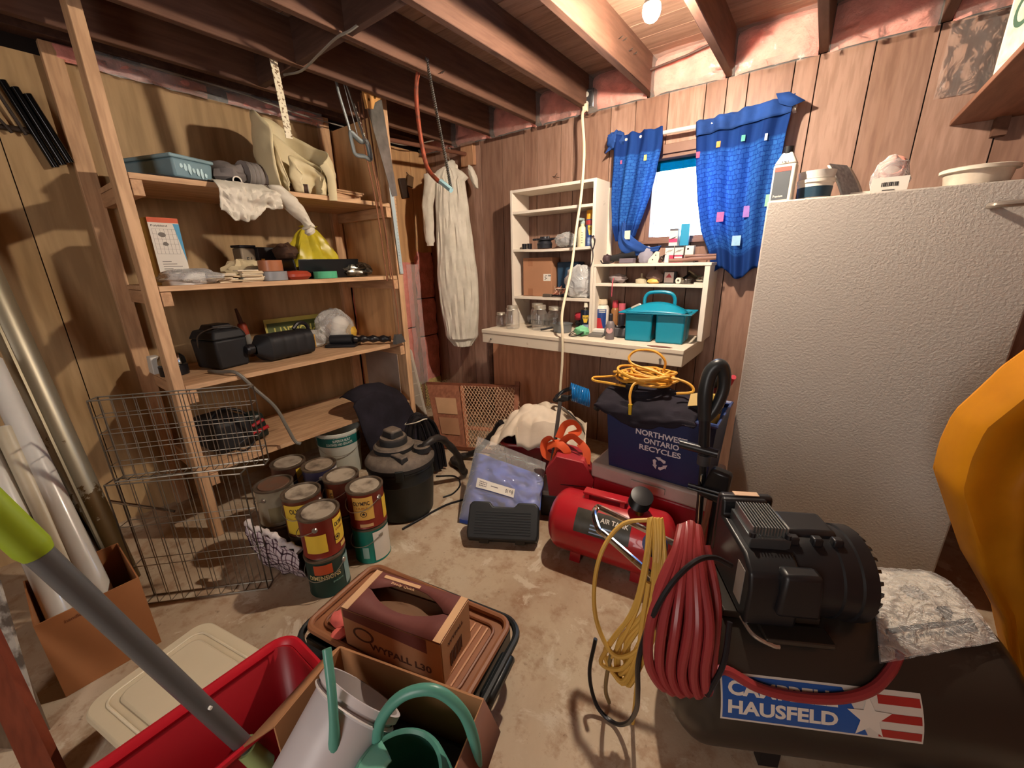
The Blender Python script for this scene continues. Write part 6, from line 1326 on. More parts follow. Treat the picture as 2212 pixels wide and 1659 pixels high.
MB.base = Matrix.Translation(V((.008, -.11, -.02)))
t = thing('flashlight', 'yellow and black flashlight standing in the right end of the blue bin', 'flashlight', (2.648, -.80, .69))
d_ = V((.15, .1, 1)).normalized(); b_ = V((2.640, -.815, .655))
for k, (h0, h1, r, c_) in enumerate(((0, .05, .022, '17161a'), (.05, .095, .027, 'c2a43a'), (.095, .12, .0275, '17161a'), (.12, .165, .028, 'c4ab5a'))):
    MB().cyl(b_ + d_ * h0, b_ + d_ * (h1 - .0005), r, n=20).build(('tail', 'yellow_band', 'black_ring', 'head')[k], plain('fl_' + c_, c_, .4), t, True)
t = thing('work_glove', 'red and black work glove pushed into the right corner of the blue bin', 'glove', (2.665, -.70, .72))
MB().blob((2.655, -.70, .80), (.06, .08, .13), .2, 2.4, 20, 3).build('glove_palm', plain('glove_maroon', '6e1c2a', .7), t, True)
for k in range(3): MB().tube(cat([(2.645 + .018 * k, -.70, .845), (2.655 + .018 * k, -.71, .875), (2.665 + .016 * k, -.72, .885)]), .011, 8).build('finger', plain('glove_coral', 'd0485a', .7), t, True)
MB().blob((2.63, -.72, .86), (.06, .05, .07), .2, 2.4, 16, 7).build('black_cuff', blackm, t, True)

MB.base = Matrix()
t = thing('red_tub', 'dark red plastic tub with a rounded rim heaped with cloth in front of the bench', 'tub', (1.50, -.93, 0), 25)
tubr = plain('tub_red', '7c1d28', .25, var=.08, coat=.3)
def rrect(w, d, r, n=6):
    out = []
    for cx_, cy_, a0 in ((w - r, d - r, 0), (r, d - r, 90), (r, r, 180), (w - r, r, 270)):
        for k in range(n + 1): a = R(a0 + 90 * k / n); out.append((cx_ + r * math.cos(a), cy_ + r * math.sin(a)))
    return out
q = MB(); n0 = rrect(.50, .36, .06); m_ = len(n0)
def shr(k, s_, z): x, y = n0[k]; return (.25 + (x - .25) * s_, .18 + (y - .18) * s_, z)
rings = [(.84, .002), (.88, .05), (.97, .25), (1.0, .27), (1.03, .272), (1.03, .262), (1.0, .258)]
vs_ = [shr(k, s_, z) for s_, z in rings[:4] for k in range(m_)] 
q.add(vs_, [(i * m_ + k, i * m_ + (k + 1) % m_, (i + 1) * m_ + (k + 1) % m_, (i + 1) * m_ + k) for i in range(3) for k in range(m_)] + [tuple(range(m_))[::-1]])
q.build('tub_body', tubr, t, solid=.004)
MB().tube([shr(k, 1.02, .27) for k in range(m_)], .010, 8, True).build('rim', plain('tub_rim', 'a83a3c', .3), t)
q = MB()
for k in range(8): q.box((.06 + .05 * k, .012, .13), (.012, .012, .14))
q.build('ribs', tubr, t, bevel=.003)
def heapcloth():
    o = thing('drop_cloth', 'cream canvas drop cloth heaped in the red tub and hanging over its front', 'cloth', (1.68, -.70, .27))
    ax = V((.906, .423, 0)); ay = V((-.423, .906, 0)); O = V((1.50, -.93, 0))
    def fn(u, v):
        x = -.06 + .58 * u; y = -.055 + .40 * v
        top = .30 + .21 * math.sin(math.pi * min(1, max(0, u * 1.02))) ** .7 * math.sin(math.pi * min(1, max(0, .16 + v * .80))) ** .8 * (.75 + .35 * u)
        top += .06 * (abs(nz(x * 5, y * 5, 1)) * 2 - .5) + .022 * (abs(nz(x * 10, y * 9, 4)) * 2 - .4) + .006 * nz(x * 30, y * 26, 6)
        if v < .12: top = max(.20 + .05 * nz(u * 5, 3), top - .10 * (1 - v / .12) * (1 if .30 < u < .78 else .2))
        return O + ax * x + ay * y + V((0, 0, max(top, .283 if v > .1 else .19)))
    MB().grid(fn, 70, 50).build('canvas', cloth('canvas_cream', 'd8c9b6', 'c4b39f', 0, 6, .85, .15, 120), o, True, solid=.006)
    MB().tube(cat([fn(.20, .9) + V((0, 0, .012)), fn(.45, .85) + V((0, 0, .010)), fn(.7, .8) + V((0, 0, .010)), fn(.95, .7) + V((0, 0, .012))]), .004, 6).build('black_cord_edge', black, o, True)
heapcloth()
t = thing('air_hose', 'bright blue coiled air hose lying on the drop cloth', 'hose', (1.92, -.60, .53))
pts = [(1.885 + .10 * (k / 130) - .03, -.63 + .02 * math.sin(k * .02) + .042 * math.cos(k * .68) * .4, .585 + .048 * math.sin(k * .68)) for k in range(0)]
ax_ = V((.82, .52, -.2)); up_ = V((0, 0, 1)); sd_ = V((-.55, .83, 0)); O_ = V((1.84, -.66, .60))
pts = [O_ + ax_ * (.11 * k / 150) + up_ * (.052 * math.sin(k * .45) - .018 * (k / 150)) + sd_ * (.052 * math.cos(k * .45)) for k in range(150)]
MB().tube(pts, .0042, 6).build('coil', plain('hose_blue', '1a6fb4', .25), t, True)
t = thing('cable_tangle', 'tangled black cord and plugs to the left of the blue air hose', 'cord', (1.79, -.62, .53))
rs = random.Random(21)
pts = [V((1.79 + .075 * math.cos(k * .9) + .012 * rs.uniform(-1, 1), -.63 + .04 * math.sin(k * .9), .565 + .042 * math.sin(k * .9 + 1) + .01 * rs.uniform(-1, 1))) for k in range(46)]
MB().tube(cat(pts, 3), .006, 6).build('coil', black, t, True)
MB().box((1.81, -.675, .56), (.05, .03, .03)).build('plug', blackm, t, True, bevel=.004)
solo(MB().tube(cat([(1.98, -.60, .50), (2.03, -.60, .60), (2.10, -.62, .645), (2.16, -.64, .62), (2.18, -.66, .56), (2.17, -.68, .50), (2.17, -.70, .41)]), .02, 10), 'black_hose', plain('hose_black', '25211f'), 'thick black hose arching down from beside the blue air hose to the cooler', 'hose', (2.17, -.70, .40))
# grey case, red box, straps, wand
t = thing('tool_case', 'dark grey case with a pale lid lying behind the blue tarp package', 'case', (1.955, -.955, 0), 24)
MB().box((0, .0, .065), (.21, .17, .128)).build('case_body', plain('case_grey', '36363c', .5), t, bevel=.006)
MB().box((0, .0, .145), (.22, .18, .03)).build('lid', plain('case_lid', '8d857c', .5), t, bevel=.005)
t = thing('red_toolbox', 'angular red plastic box with a slanted top on the dark grey case', 'box', (2.035, -.985, .161), 24)
q = MB(); P_ = [(-.115, 0), (.10, 0), (.115, .12), (.06, .21), (-.08, .235), (-.135, .15)]
q.add([(x, -.075, z) for x, z in P_] + [(x * .9, .075, z * 1.05) for x, z in P_], [tuple(range(6)), tuple(range(6, 12))[::-1]] + [(i, 6 + i, 6 + (i + 1) % 6, (i + 1) % 6) for i in range(6)])
q.build('box_body', plain('box_red', 'a12a33', .4), t, bevel=.004)
MB().box((.01, -.0765, .075), (.13, .002, .004)).build('seam', black, t)
MB().box((.03, -.02, .19), (.11, .09, .05), (.6, .8)).build('top_flap', plain('box_red2', 'b23a3c', .5), t, bevel=.004)
t = thing('ratchet_strap', 'bright orange webbing straps looped over the red box', 'strap', (1.94, -.98, .36))
orn = plain('strap_orange', 'd9582c', .6, var=.06)
for k, pts in enumerate(([(1.93, -1.01, .33), (1.89, -1.03, .36), (1.88, -1.02, .42), (1.92, -1.01, .45), (1.95, -1.02, .40), (1.93, -1.03, .35)], [(1.95, -.99, .45), (1.97, -.96, .52), (2.02, -.95, .54), (2.05, -.95, .50), (2.0, -.97, .47)], [(1.96, -1.02, .38), (1.99, -1.01, .45), (2.03, -.99, .48), (2.08, -.98, .45)], [(1.90, -1.02, .40), (1.97, -1.03, .44), (2.02, -1.02, .40), (2.0, -1.03, .36)], [(2.06, -.96, .44), (2.10, -.96, .40), (2.11, -.98, .34)])):
    MB().tube(cat(pts, 6), .021, 6, flat=.16).build('webbing', orn, t, True)
solo(MB().tube([(1.905, -.90, .62), (1.945, -1.045, .33)], .011, 6, flat=.5), 'flat_wand', plain('wand_grey', '3d3836', .5), 'flat dark wand standing upright between the drop cloth and the orange straps', 'wand', (1.945, -1.045, .33))

# blue tarp in its clear sleeve, black tool case
t = thing('folded_tarp', 'folded blue tarp in a clear plastic sleeve leaning on the red tub', 'tarp', (1.76, -1.33, 0))
TA, TB, TC, TD = V((1.565, -1.385, .02)), V((1.985, -1.265, .02)), V((1.865, -.985, .235)), V((1.395, -1.03, .285))
def tp(u, v, e=0):
    p = TA.lerp(TB, u).lerp(TD.lerp(TC, u), v); n3 = (TB - TA).cross(TD - TA).normalized()
    edge = max(0, min(1, 9 * min(u, 1 - u), 9 * min(v, 1 - v)))
    return p + n3 * ((.026 * edge ** .6 + .006 * nz(u * 6, v * 9, 2) + e) )
tb = cloth('tarp_blue', '5570c8', '3f58b0', 0, 5, .5, .1, 80)
MB().grid(lambda u, v: tp(u, v * .86), 30, 30).grid(lambda u, v: tp(1 - u, v * .86) - (TB - TA).cross(TD - TA).normalized() * .0 + V((0, 0, -.02)), 10, 10).build('tarp', tb, t, True)
MB().grid(lambda u, v: tp(u, v * 1.10, .008 + .004 * nz(u * 12, v * 12, 4)), 40, 44).build('clear_sleeve', film('sleeve', (1, 1, 1), .80, .08, .8, 11), t, True)
def onp(u0, v0): return lambda u, v: tp(u0 + u, v0 + v, .0145)
q = MB(); q.grid(lambda u, v: tp(.16 + .52 * u, .40 + .12 * v, .0135), 14, 4); pl_ = q.build('paper_label', white_card, t, True)
MB().text('8 x 10', .10, .055, lambda u, v: tp(.66 - u, .49 - v, .0142), .02).build('lettering', ink, pl_, True)
q = MB()
for k in range(5):
    for j in range(3): q.grid(lambda u, v: tp(.20 + .022 * k + .016 * u, .43 + .025 * j + .012 * v, .0142), 2, 2)
q.grid(lambda u, v: tp(.36 + .1 * u, .46 + .012 * v, .0142), 4, 2).build('small_print', plain('ink_grey2', '6a6468', .7, var=0), t, True)
t = thing('tool_case', 'black moulded tool case with a handle notch in front of the blue tarp', 'case', (1.875, -1.40, 0), 30.5, None, None)
t.rotation_euler = (0, 0, R(30.5)); PM[t.name] = Matrix.Translation(V((1.875, -1.40, 0))) @ Euler((0, 0, R(30.5))).to_matrix().to_4x4()
hx = [(-.175, 0), (.175, 0), (.182, .03), (.182, .17), (.165, .19), (.075, .19), (.055, .165), (-.055, .165), (-.075, .19), (-.165, .19), (-.182, .17), (-.182, .03)]
q = MB(); n_ = len(hx)
def cpt(x, h, d): return (x, .012 + h * .72 - d * .69, .012 + h * .69 + d * .72)
q.add([cpt(x, h, -.0) for x, h in hx] + [cpt(x * .97, .095 + (h - .095) * .96, .058) for x, h in hx], [tuple(range(n_))[::-1], tuple(range(n_, 2 * n_))] + [(i, (i + 1) % n_, n_ + (i + 1) % n_, n_ + i) for i in range(n_)])
q.build('case_shell', plain('case_black', '24272a', .5, var=.1), t, bevel=.008, seg=3)
q = MB()
for k in range(9): q.tube([cpt(-.14, .03 + .013 * k, .0585), (cpt(.14, .03 + .013 * k, .0585))], .0025, 5)
q.build('moulded_ribs', plain('case_black', '24272a'), t)
for x in (-.09, .09): MB().at(cpt(x, .004, .03)).box((0, 0, 0), (.05, .02, .03)).build('latch', black, t, bevel=.004)
# red portable air tank
t = thing('air_tank', 'small red portable air tank on the concrete in front of the cooler', 'tank', (2.345, -1.195, 0), 8)
tr_ = plain('tank_red', 'b3202a', .3, var=.05, coat=.4)
L_ = .285; r_ = .142
MB().lathe([(0, -L_)] + [(r_ * math.sin(a), -L_ + .075 * (1 - math.cos(a))) for a in [R(10 * k) for k in range(1, 10)]] + [(r_ * math.sin(a), L_ - .075 * (1 - math.cos(a))) for a in [R(90 - 10 * k) for k in range(0, 9)]] + [(0, L_)], (0, 0, .172), 48, (1, 0, 0)).build('tank', tr_, t)
for x in (-.14, .14):
    for yy in (-.07, .07): MB().box((x, yy, .025), (.05, .012, .05), (1, 1), (0, -.012 if yy > 0 else .012)).build('foot', tr_, t)
MB().box((-.03, .01, .338), (.20, .05, .012)).build('handle_plate', tr_, t, bevel=.004)
for x in (-.11, .05): MB().box((x, .01, .318), (.02, .05, .03)).build('handle_post', tr_, t)
def tkp(x, a, e=.0015): return (x, -(r_ + e) * math.cos(a), .172 + (r_ + e) * math.sin(a))
MB().grid(lambda u, v: tkp(-.13 + .24 * u, R(18 + 42 * v)), 4, 8).build('sticker', plain('tank_label', '3c3a34', .35, var=.4, scale=18), t)
MB().text('AIR TANK', .12, .02, lambda u, v: tkp(-.02 + u, R(44) + v / r_, .0025), .02).build('lettering', white_card, t)
for k in range(3): MB().grid(lambda u, v: tkp(-.06 + .10 * u, R(22 + 6 * k + 2.2 * v), .0024), 3, 2).build('small_print', plain('aero_pale', '8ba0c0'), t)
q = MB(); q.lathe([(0, -.032), (.034, -.03)] + [(.040 if k % 2 else .046, -.026 + .0058 * k) for k in range(11)] + [(.03, .034), (0, .036)], (.125, -.02, .378), 24, (.25, -.4, .9)); q.build('ribbed_knob', black, t)
MB().cyl((.125, -.02, .30), (.125, -.02, .345), .018, n=14).build('valve_stem', plain('brass', '8a6a35'), t)
# ================================================================ string trimmer style handle next to the compressor
t = thing('power_tool_shaft', 'black upright tool shaft with a looped grip and a cross handle beside the compressor', 'tool', (2.70, -1.17, 0))
sh_m = plain('shaft_black', '1f2024', .3, var=.1)
X0, Y0 = 2.70, -1.17
MB().tube([(X0 + .03, Y0, .005), (X0, Y0, .30), (X0 - .012, Y0, .60)], .013, 10).build('lower_shaft', sh_m, t, True)
MB().tube([(X0 + .014, Y0 - .016, .12), (X0 - .010, Y0 - .016, .56)], .004, 8).build('bright_cable', plain('chrome', 'c6c2ba'), t, True)
MB().tube([(X0 - .012, Y0, .6005), (X0 - .028, Y0, .80)], .020, 12).build('upper_shaft', sh_m, t, True)
MB().tube(cat([(X0 - .026, Y0, .78), (X0 - .036, Y0, .88), (X0 - .03, Y0 + .01, .955), (X0 - .005, Y0 + .02, .985), (X0 + .012, Y0 + .03, .955), (X0 + .016, Y0 + .03, .89), (X0 + .0, Y0 + .015, .82), (X0 - .022, Y0, .78)], 6), lambda q_: .026 - .010 * abs(q_ - .2) * (1 if q_ > .2 else .5), 12).build('loop_grip', plain('grip_dark', '25282a', .35), t, True)
MB().tube([(X0 - .10, Y0 - .01, .665), (X0 + .035, Y0 - .01, .660)], .017, 12).build('cross_handle', sh_m, t, True)
MB().lathe([(0, 0), (.024, 0), (.024, .04), (0, .04)], (X0 - .012, Y0, .60), 16, (0, 0, 1)).build('collar', plain('collar_grey', '4a4b4f', .35, .3), t, True)
MB().at((X0 + .045, Y0, .53), (0, 10, 0)).box((0, 0, 0), (.10, .05, .13), (.7, 1)).build('trigger_housing', sh_m, t, True, bevel=.012)
for z in (.50, .515): MB().cyl((X0 - .05, Y0 - .03, z), (X0 + .06, Y0 - .03, z), .006, n=8).build('bolt', sh_m, t, True)
MB().tube([(X0 + .045, Y0, .47), (X0 + .055, Y0, .05)], .014, 10).build('second_shaft', sh_m, t, True)
MB().tube(cat([(X0 + .03, Y0 - .02, .47), (X0 + .028, Y0 - .03, .40), (X0 + .02, Y0 - .02, .30), (X0 + .03, Y0 - .01, .2)]), .010, 8).build('pink_strap', plain('strap_pinkish', '9c6a5a', .6), t, True)

# ================================================================ air compressor
t = thing('air_compressor', 'large dark air compressor with a horizontal tank, right foreground', 'compressor', (2.996, -1.579, 0), 28.72)
r_, zc = .215, .275
tk = plain('tank_charcoal', '2e2924', .30, .1, var=.06)
x0, x1 = -.315, .505
MB().lathe([(0, x0)] + [(r_ * math.sin(R(9 * k)), x0 + .10 * (1 - math.cos(R(9 * k)))) for k in range(1, 11)] + [(r_ * math.sin(R(90 - 9 * k)), x1 - .10 * (1 - math.cos(R(90 - 9 * k)))) for k in range(0, 10)] + [(0, x1)], (0, 0, zc), 72, (1, 0, 0)).build('tank', tk, t)
for yy in (-.12, .12):
    MB().box((-.02, yy * .8, .055), (.05, .03, .11)).build('foot', black, t)
    MB().lathe([(0, -.022), (.045, -.022), (.085, -.02), (.09, -.012), (.09, .012), (.085, .02), (.045, .022), (0, .022)], (.36, yy * 1.75, .09), 32, (0, 1, 0)).build('wheel', black, t)
def tp_(x, a, e=.001): return (x, -(r_ + e) * math.cos(a), zc + (r_ + e) * math.sin(a))
a0, a1 = R(8), R(36.5); w_ = .425
def stk(u, v, e): return tp_(-.2158 + u, a0 + v / r_, e)
hh = r_ * (a1 - a0)
g_ = lambda ua, ub, va, vb, e: MB().grid(lambda u, v: stk(ua + (ub - ua) * u, va + (vb - va) * v, e), 6, 8)
so_ = g_(0, w_, 0, hh, .0008).build('sticker', plain('stk_white', 'c4beb4', .4, var=.05), t)
bl_ = plain('stk_blue', '1f4f96', .4, var=.08)
MB().grid(lambda u, v: stk(.004 + (.31 - .05 * v) * u * 1.0, .005 + (hh - .010) * v, .0014), 10, 8).build('blue_field', bl_, so_)
wh_ = plain('stk_letter', 'cfc9be', .4, var=0)
for txt, v0 in (('CAMPBELL', .060), ('HAUSFELD', .018)):
    MB().text(txt, .235, .032, lambda u, v: stk(.016 + u, v0 + v, .0022), .035).build('lettering', wh_, so_)
rd_ = plain('stk_red', '9c2a26', .4, var=.06)
for k in range(3):
    g_(.335 - .012 * (k == 1), w_ - .004, .006 + .036 * k, .024 + .036 * k, .0016).build('red_stripe', rd_, so_)
sp_ = []
for k in range(10):
    rr_ = .048 if k % 2 == 0 else .020; a = R(90 + 36 * k); sp_.append((.315 + rr_ * math.cos(a), .046 + rr_ * math.sin(a)))
q = MB(); q.add([stk(x, v, .003) for x, v in sp_] + [stk(.315, .046, .003)], [(i, (i + 1) % 10, 10) for i in range(10)]); q.build('white_star', wh_, so_)
MB.base = Matrix.Translation(V((-.012, 0, 0))) @ Matrix.Diagonal((.75, 1, 1, 1))
# pump and motor
shm = plain('shroud_black', '17171a', .38, var=.1)
MB().box((-.085, .0, .487), (.30, .17, .02)).build('mount_plate', tk, t, bevel=.003)
q = MB(); P_ = [(-.125, .50), (.12, .50), (.12, .66), (.105, .712), (.085, .712), (.08, .665), (-.07, .665), (-.115, .64), (-.125, .60)]
q.add([(-.195, y, z) for y, z in P_] + [(-.04, y, z) for y, z in P_], [tuple(range(9)), tuple(range(9, 18))[::-1]] + [(i, 9 + i, 9 + (i + 1) % 9, (i + 1) % 9) for i in range(9)])
q.build('pump_shroud', shm, t, bevel=.008, seg=3)
alu = plain('fin_alu', '8b8c8a', .35, .8, var=.15)
for k in range(12):
    MB().box((-.160 + .0095 * k, .012, .705), (.004, .11, .026)).build('cooling_fin', alu, t)
MB().box((-.108, .010, .678), (.125, .125, .030)).build('cylinder_head', plain('head_alu', '55585a', .4, .7), t, bevel=.002)
for x in (-.162, -.054): MB().cyl((x, -.045, .693), (x, -.045, .705), .009, n=12).build('head_bolt', black, t)
q = MB(); q.box((-.105, .112, .62), (.185, .03, .19)); q.build('rear_cowl', shm, t, bevel=.01)
MB().box((-.105, .112, .716), (.085, .02, .002)).build('warning_strip', plain('warn', 'c8a88c', .5), t)
MB().box((-.1965, -.075, .58), (.002, .04, .10)).build('side_label', plain('side_lab', '8a8078', .5), t)
MB().lathe([(0, -.06), (.104, -.06), (.108, -.05), (.108, .09), (.112, .095), (.112, .14), (.116, .145), (.116, .185), (.09, .197), (0, .20)], (0, -.0, .575), 48, (1, 0, 0)).build('motor_housing', shm, t)
q = MB()
for k in range(26):
    a = 6.283 * k / 26
    q.at((.185, .106 * math.cos(a), .575 + .106 * math.sin(a)), (math.degrees(a), 0, 0)).prism([(0, -.010), (.018, 0), (0, .010)], -.004, .004)
q.build('vent_teeth', shm, t)
MB().box((.04, .03, .678), (.17, .11, .035), (.9, .8)).build('switch_cover', shm, t, bevel=.010)
for x in (-.03, .04, .10): MB().box((x, -.035, .684), (.03, .02, .022)).build('vent_block', shm, t, bevel=.004)
MB().box((-.05, -.112, .60), (.13, .06, .11), (.85, .7)).build('side_cover', shm, t, bevel=.010)
MB().tube(cat([(-.19, -.10, .50), (-.17, -.14, .488), (-.12, -.155, .478), (-.10, -.155, .476)]), .006, 8).build('drain_line', plain('copper_l', 'b5aaa0', .3, .8), t)
MB().tube([(-.075, -.145, .482), (.0, -.145, .482)], .006, 8).build('bright_pin', plain('chrome', 'c6c2ba'), t)
MB().box((-.04, -.13, .487), (.20, .05, .014)).build('front_plate', tk, t, bevel=.003)
MB.base = Matrix()
# chrome U handle on the left end
MB().tube(cat([(-.24, .15, .50), (-.34, .17, .535), (-.46, .225, .56), (-.485, .235, .56), (-.495, .20, .555), (-.485, .13, .55), (-.47, .115, .548), (-.40, .02, .545), (-.33, -.06, .53), (-.26, -.10, .46)], 5), .010, 10).build('chrome_handle', plain('chrome', 'c6c2ba'), t)
MB().lathe([(0, 0), (.03, 0), (.033, .01), (.033, .022), (0, .024)], (-.34, .02, .60), 22, (-.4, -.8, .4)).build('pressure_gauge', plain('gauge_blue', '23306c', .4), t)
MB().tube([(-.29, .02, .49), (-.335, .02, .595)], .012, 8).build('manifold', plain('brass', '8a6a35'), t)
CM = PM[t.name]
def cw(x, y, z): return CM @ V((x, y, z))
# red air hose coil hanging on the left end
redh = plain('hose_red', '8a3032', .35, var=.08)
th = thing('air_hose', 'thick red rubber hose coiled over the left end of the compressor tank', 'hose', cw(-.30, -.19, .43))
rs = random.Random(31); pts = []
NL = 6
for k in range(NL):
    f = k / (NL - 1); e = rs.uniform(-1, 1)
    pts += [cw(-.305 + .035 * f, -.06, .725 + .008 * e), cw(-.335 + .055 * f, -.13, .685), cw(-.388 + .12 * f + .006 * e, -.215, .585), cw(-.395 + .12 * f, -.235, .475 + .02 * math.sin(f * 3.1) * -1), cw(-.355 + .09 * f, -.24, .425 - .018 * math.sin(f * 3.1) + .008 * e), cw(-.355 + .105 * f, -.205, .48), cw(-.375 + .13 * f, -.17, .60), cw(-.315 + .06 * f, -.09, .69)]
MB().tube(cat(pts, 6), .0112, 10).build('coil', redh, th, True)
hp = [cw(-.325, -.235, .425), cw(-.27, -.225, .40), (cw(*tp_(-.215, R(38), .014))), cw(*tp_(-.14, R(31), .0125))] + [cw(*tp_(x, R(a), .0125)) for x, a in ((-.06, 28.5), (.03, 30), (.10, 36), (.15, 46), (.185, 56))]
MB().tube(cat(hp), .0112, 10).build('run_across_tank', redh, th, True)
th = thing('cable_loop', 'black power cord loop hanging in front of the red hose coil', 'cord', cw(-.36, -.1, .01))
MB().tube(cat([cw(-.20, -.11, .655), cw(-.25, -.13, .69), cw(-.305, -.17, .705), cw(-.36, -.20, .66), cw(-.40, -.22, .57), cw(-.415, -.22, .46), cw(-.405, -.20, .34), cw(-.395, -.16, .22), cw(-.40, -.10, .08), cw(-.43, -.06, .012), cw(-.48, -.03, .03), cw(-.505, .0, .12), cw(-.49, .02, .24)]), .0062, 8).build('lead', black, th, True)
MB().tube(cat([cw(-.27, -.25, .42), cw(-.24, -.235, .50), cw(-.225, -.20, .58)]), .006, 8).build('lead_return', black, th, True)
# yellow cord hung on the handle
th = thing('extension_cord', 'yellow extension cord looped over the compressor handle and trailing to the floor', 'cord', cw(-.40, .0, .0))
yl = plain('yellow_cord2', 'c9a04a', .5, var=.1)
loops = []
rs = random.Random(41)
for k in range(8):
    j = rs.uniform(-.010, .010); f = k / 7
    loops += [cw(-.362 + .03 * f, .03, .672 + .004 * (k % 2)), cw(-.375 + .035 * f + j, -.035, .59), cw(-.40 + .045 * f + j, -.06, .45), cw(-.455 + .05 * f, -.055, .315 + .03 * math.sin(k * 2.2)), cw(-.475 + .085 * f + j, -.045, .225 + .03 * math.sin(k * 1.4)), cw(-.42 + .03 * f, -.075, .22 + .035 * math.cos(k * 2)), cw(-.375 + .03 * f + j, -.085, .40), cw(-.355 + .03 * f, -.05, .56)]
MB().tube(cat(loops, 6), .0062, 8).build('main_loops', yl, th, True)
MB().tube(cat([cw(-.35, .03, .67), cw(-.43, .03, .65), cw(-.485, .0, .585), cw(-.505, -.02, .48), cw(-.495, -.04, .37), cw(-.45, -.07, .295), cw(-.40, -.09, .33), cw(-.36, -.09, .42), cw(-.345, -.07, .52)]), .0062, 8).build('outer_loop', yl, th, True)
MB().tube(cat([cw(-.37, -.06, .54), cw(-.385, -.09, .40), cw(-.385, -.10, .26), cw(-.38, -.08, .12), cw(-.375, -.05, .008)]), .0062, 8).build('hanging_run', yl, th, True)
MB().tube(cat([cw(-.45, -.05, .28), cw(-.46, -.05, .18), cw(-.455, -.02, .08), cw(-.44, .0, .01)]), .0062, 8).build('hanging_tail', plain('yellow_cord_d', '7d6a44', .5), th, True)
# manual lying on the tank
t2 = thing('instruction_manual', 'compressor manual in a crinkled clear bag lying on top of the tank', 'manual', cw(.30, .0, .48))
def man(u, v, e=0):
    x = .155 + .165 * 0 + (.145 + .02 * v) * 0; A_ = V((.135, -.15, 0)); B_ = V((.405, -.085, 0)); C_ = V((.480, .185, 0)); D_ = V((.285, .155, 0))
    p = A_.lerp(B_, u).lerp(D_.lerp(C_, u), v); z = zc + math.sqrt(max(.0001, .205 ** 2 - (p.y * .72) ** 2)) + .008 + .004 * nz(u * 5, v * 5, 2)
    return cw(p.x, p.y, z + e)
MB().grid(lambda u, v: man(u, v), 16, 16).build('booklet', plain('manual_paper', 'cfc7bb', .5, var=.06, scale=14), t2, True, solid=.006)
MB().grid(lambda u, v: man(.06 + .86 * u, .17 + .045 * v, .0045), 16, 2).build('black_bar', ink, t2, True)
MB().grid(lambda u, v: man(.62 + .30 * u, .09 + .07 * v, .0045), 8, 2).build('dark_block', plain('ink_grey3', '4a4646', .6, var=.3, scale=60), t2, True)
MB().text('Portable Air Compressor', .42, .045, lambda u, v: man(.56 - u, .145 - v, .0048)).build('lettering', ink, t2, True)
MB().blob(man(.5, .55, .006), (.05, .05, .0016), .5, 3, 16, 3).build('faded_drawing', plain('ink_pale', 'a8a29a', .6, var=.3, scale=50), t2, True)
MB().grid(lambda u, v: man(-.03 + 1.06 * u, -.03 + 1.08 * v, .009 + .004 * nz(u * 14, v * 14, 5)), 40, 40).build('clear_bag', film('manual_bag', (1, 1, 1), .84, .08, .9, 30), t2, True)

# ================================================================ foreground
t = thing('storage_tote', 'low black storage tote with handles under the brown boot tray', 'tote', (2.02, -2.085, 0), 11)
tb_ = plain('tote_black', '1d2224', .35, var=.1)
q = MB()
for (c_, d_) in (((0, -.155, .09), (.60, .008, .17)), ((0, .155, .09), (.60, .008, .17)), ((-.30, 0, .09), (.008, .302, .17)), ((.30, 0, .09), (.008, .302, .17)), ((0, 0, .006), (.60, .31, .008))): q.box(c_, d_)
q.build('tote_body', tb_, t, bevel=.003)
MB().tube(rr3 := [(x - .335, y - .185, .178) for x, y in rrect(.67, .37, .07)], .012, 8, True).build('rim', tb_, t)
for s_ in (-1, 1): MB().box((s_ * .335, 0, .165), (.05, .16, .03), (.9, .9)).build('end_handle', tb_, t, bevel=.010)
t = thing('boot_tray', 'brown ribbed plastic boot tray lying on the black tote', 'tray', (2.015, -2.08, .191), 10)
bm = plain('tray_brown', '8f5e40', .45, var=.1, scale=8)
q = MB(); ro = rrect(.61, .31, .04); m_ = len(ro)
q.prism([(x - .305, y - .155) for x, y in ro], 0, .004); q.build('tray_floor', bm, t)
MB().tube([(x - .305, y - .155, .014) for x, y in ro], .011, 8, True).build('raised_rim', bm, t)
MB().tube([(x - .27, y - .12, .008) for x, y in rrect(.54, .24, .03)], .005, 6, True).build('inner_lip', plain('tray_brown_d', '7d4c30', .5), t)
for k in range(22):
    x = -.25 + .0235 * k; MB().tube([(x, -.105, .005), (x + .0, .105, .005)], .0062, 6, flat=.7).build('rib', plain('tray_rib', 'c08c66', .5), t)
t = thing('wipes_box', 'torn-open cardboard wipes box with maroon printing standing on the boot tray', 'box', (2.065, -2.115, .197), 15)
cb = plain('wypall_card', 'b08661', .75, var=.06); mar = plain('wypall_maroon', '6b3a34', .7, var=.08)
bw, bd, bh = .35, .165, .15
for nm, c_, d_ in (('front_side', (0, -bd / 2, bh / 2), (bw, .004, bh)), ('back_side', (0, bd / 2, bh / 2), (bw, .004, bh)), ('end_side', (-bw / 2, 0, bh / 2), (.004, bd - .005, bh)), ('end_side', (bw / 2, 0, bh / 2), (.004, bd - .005, bh)), ('bottom', (0, 0, .003), (bw - .01, bd - .01, .004))):
    MB().box(c_, d_).build(nm, cb, t)
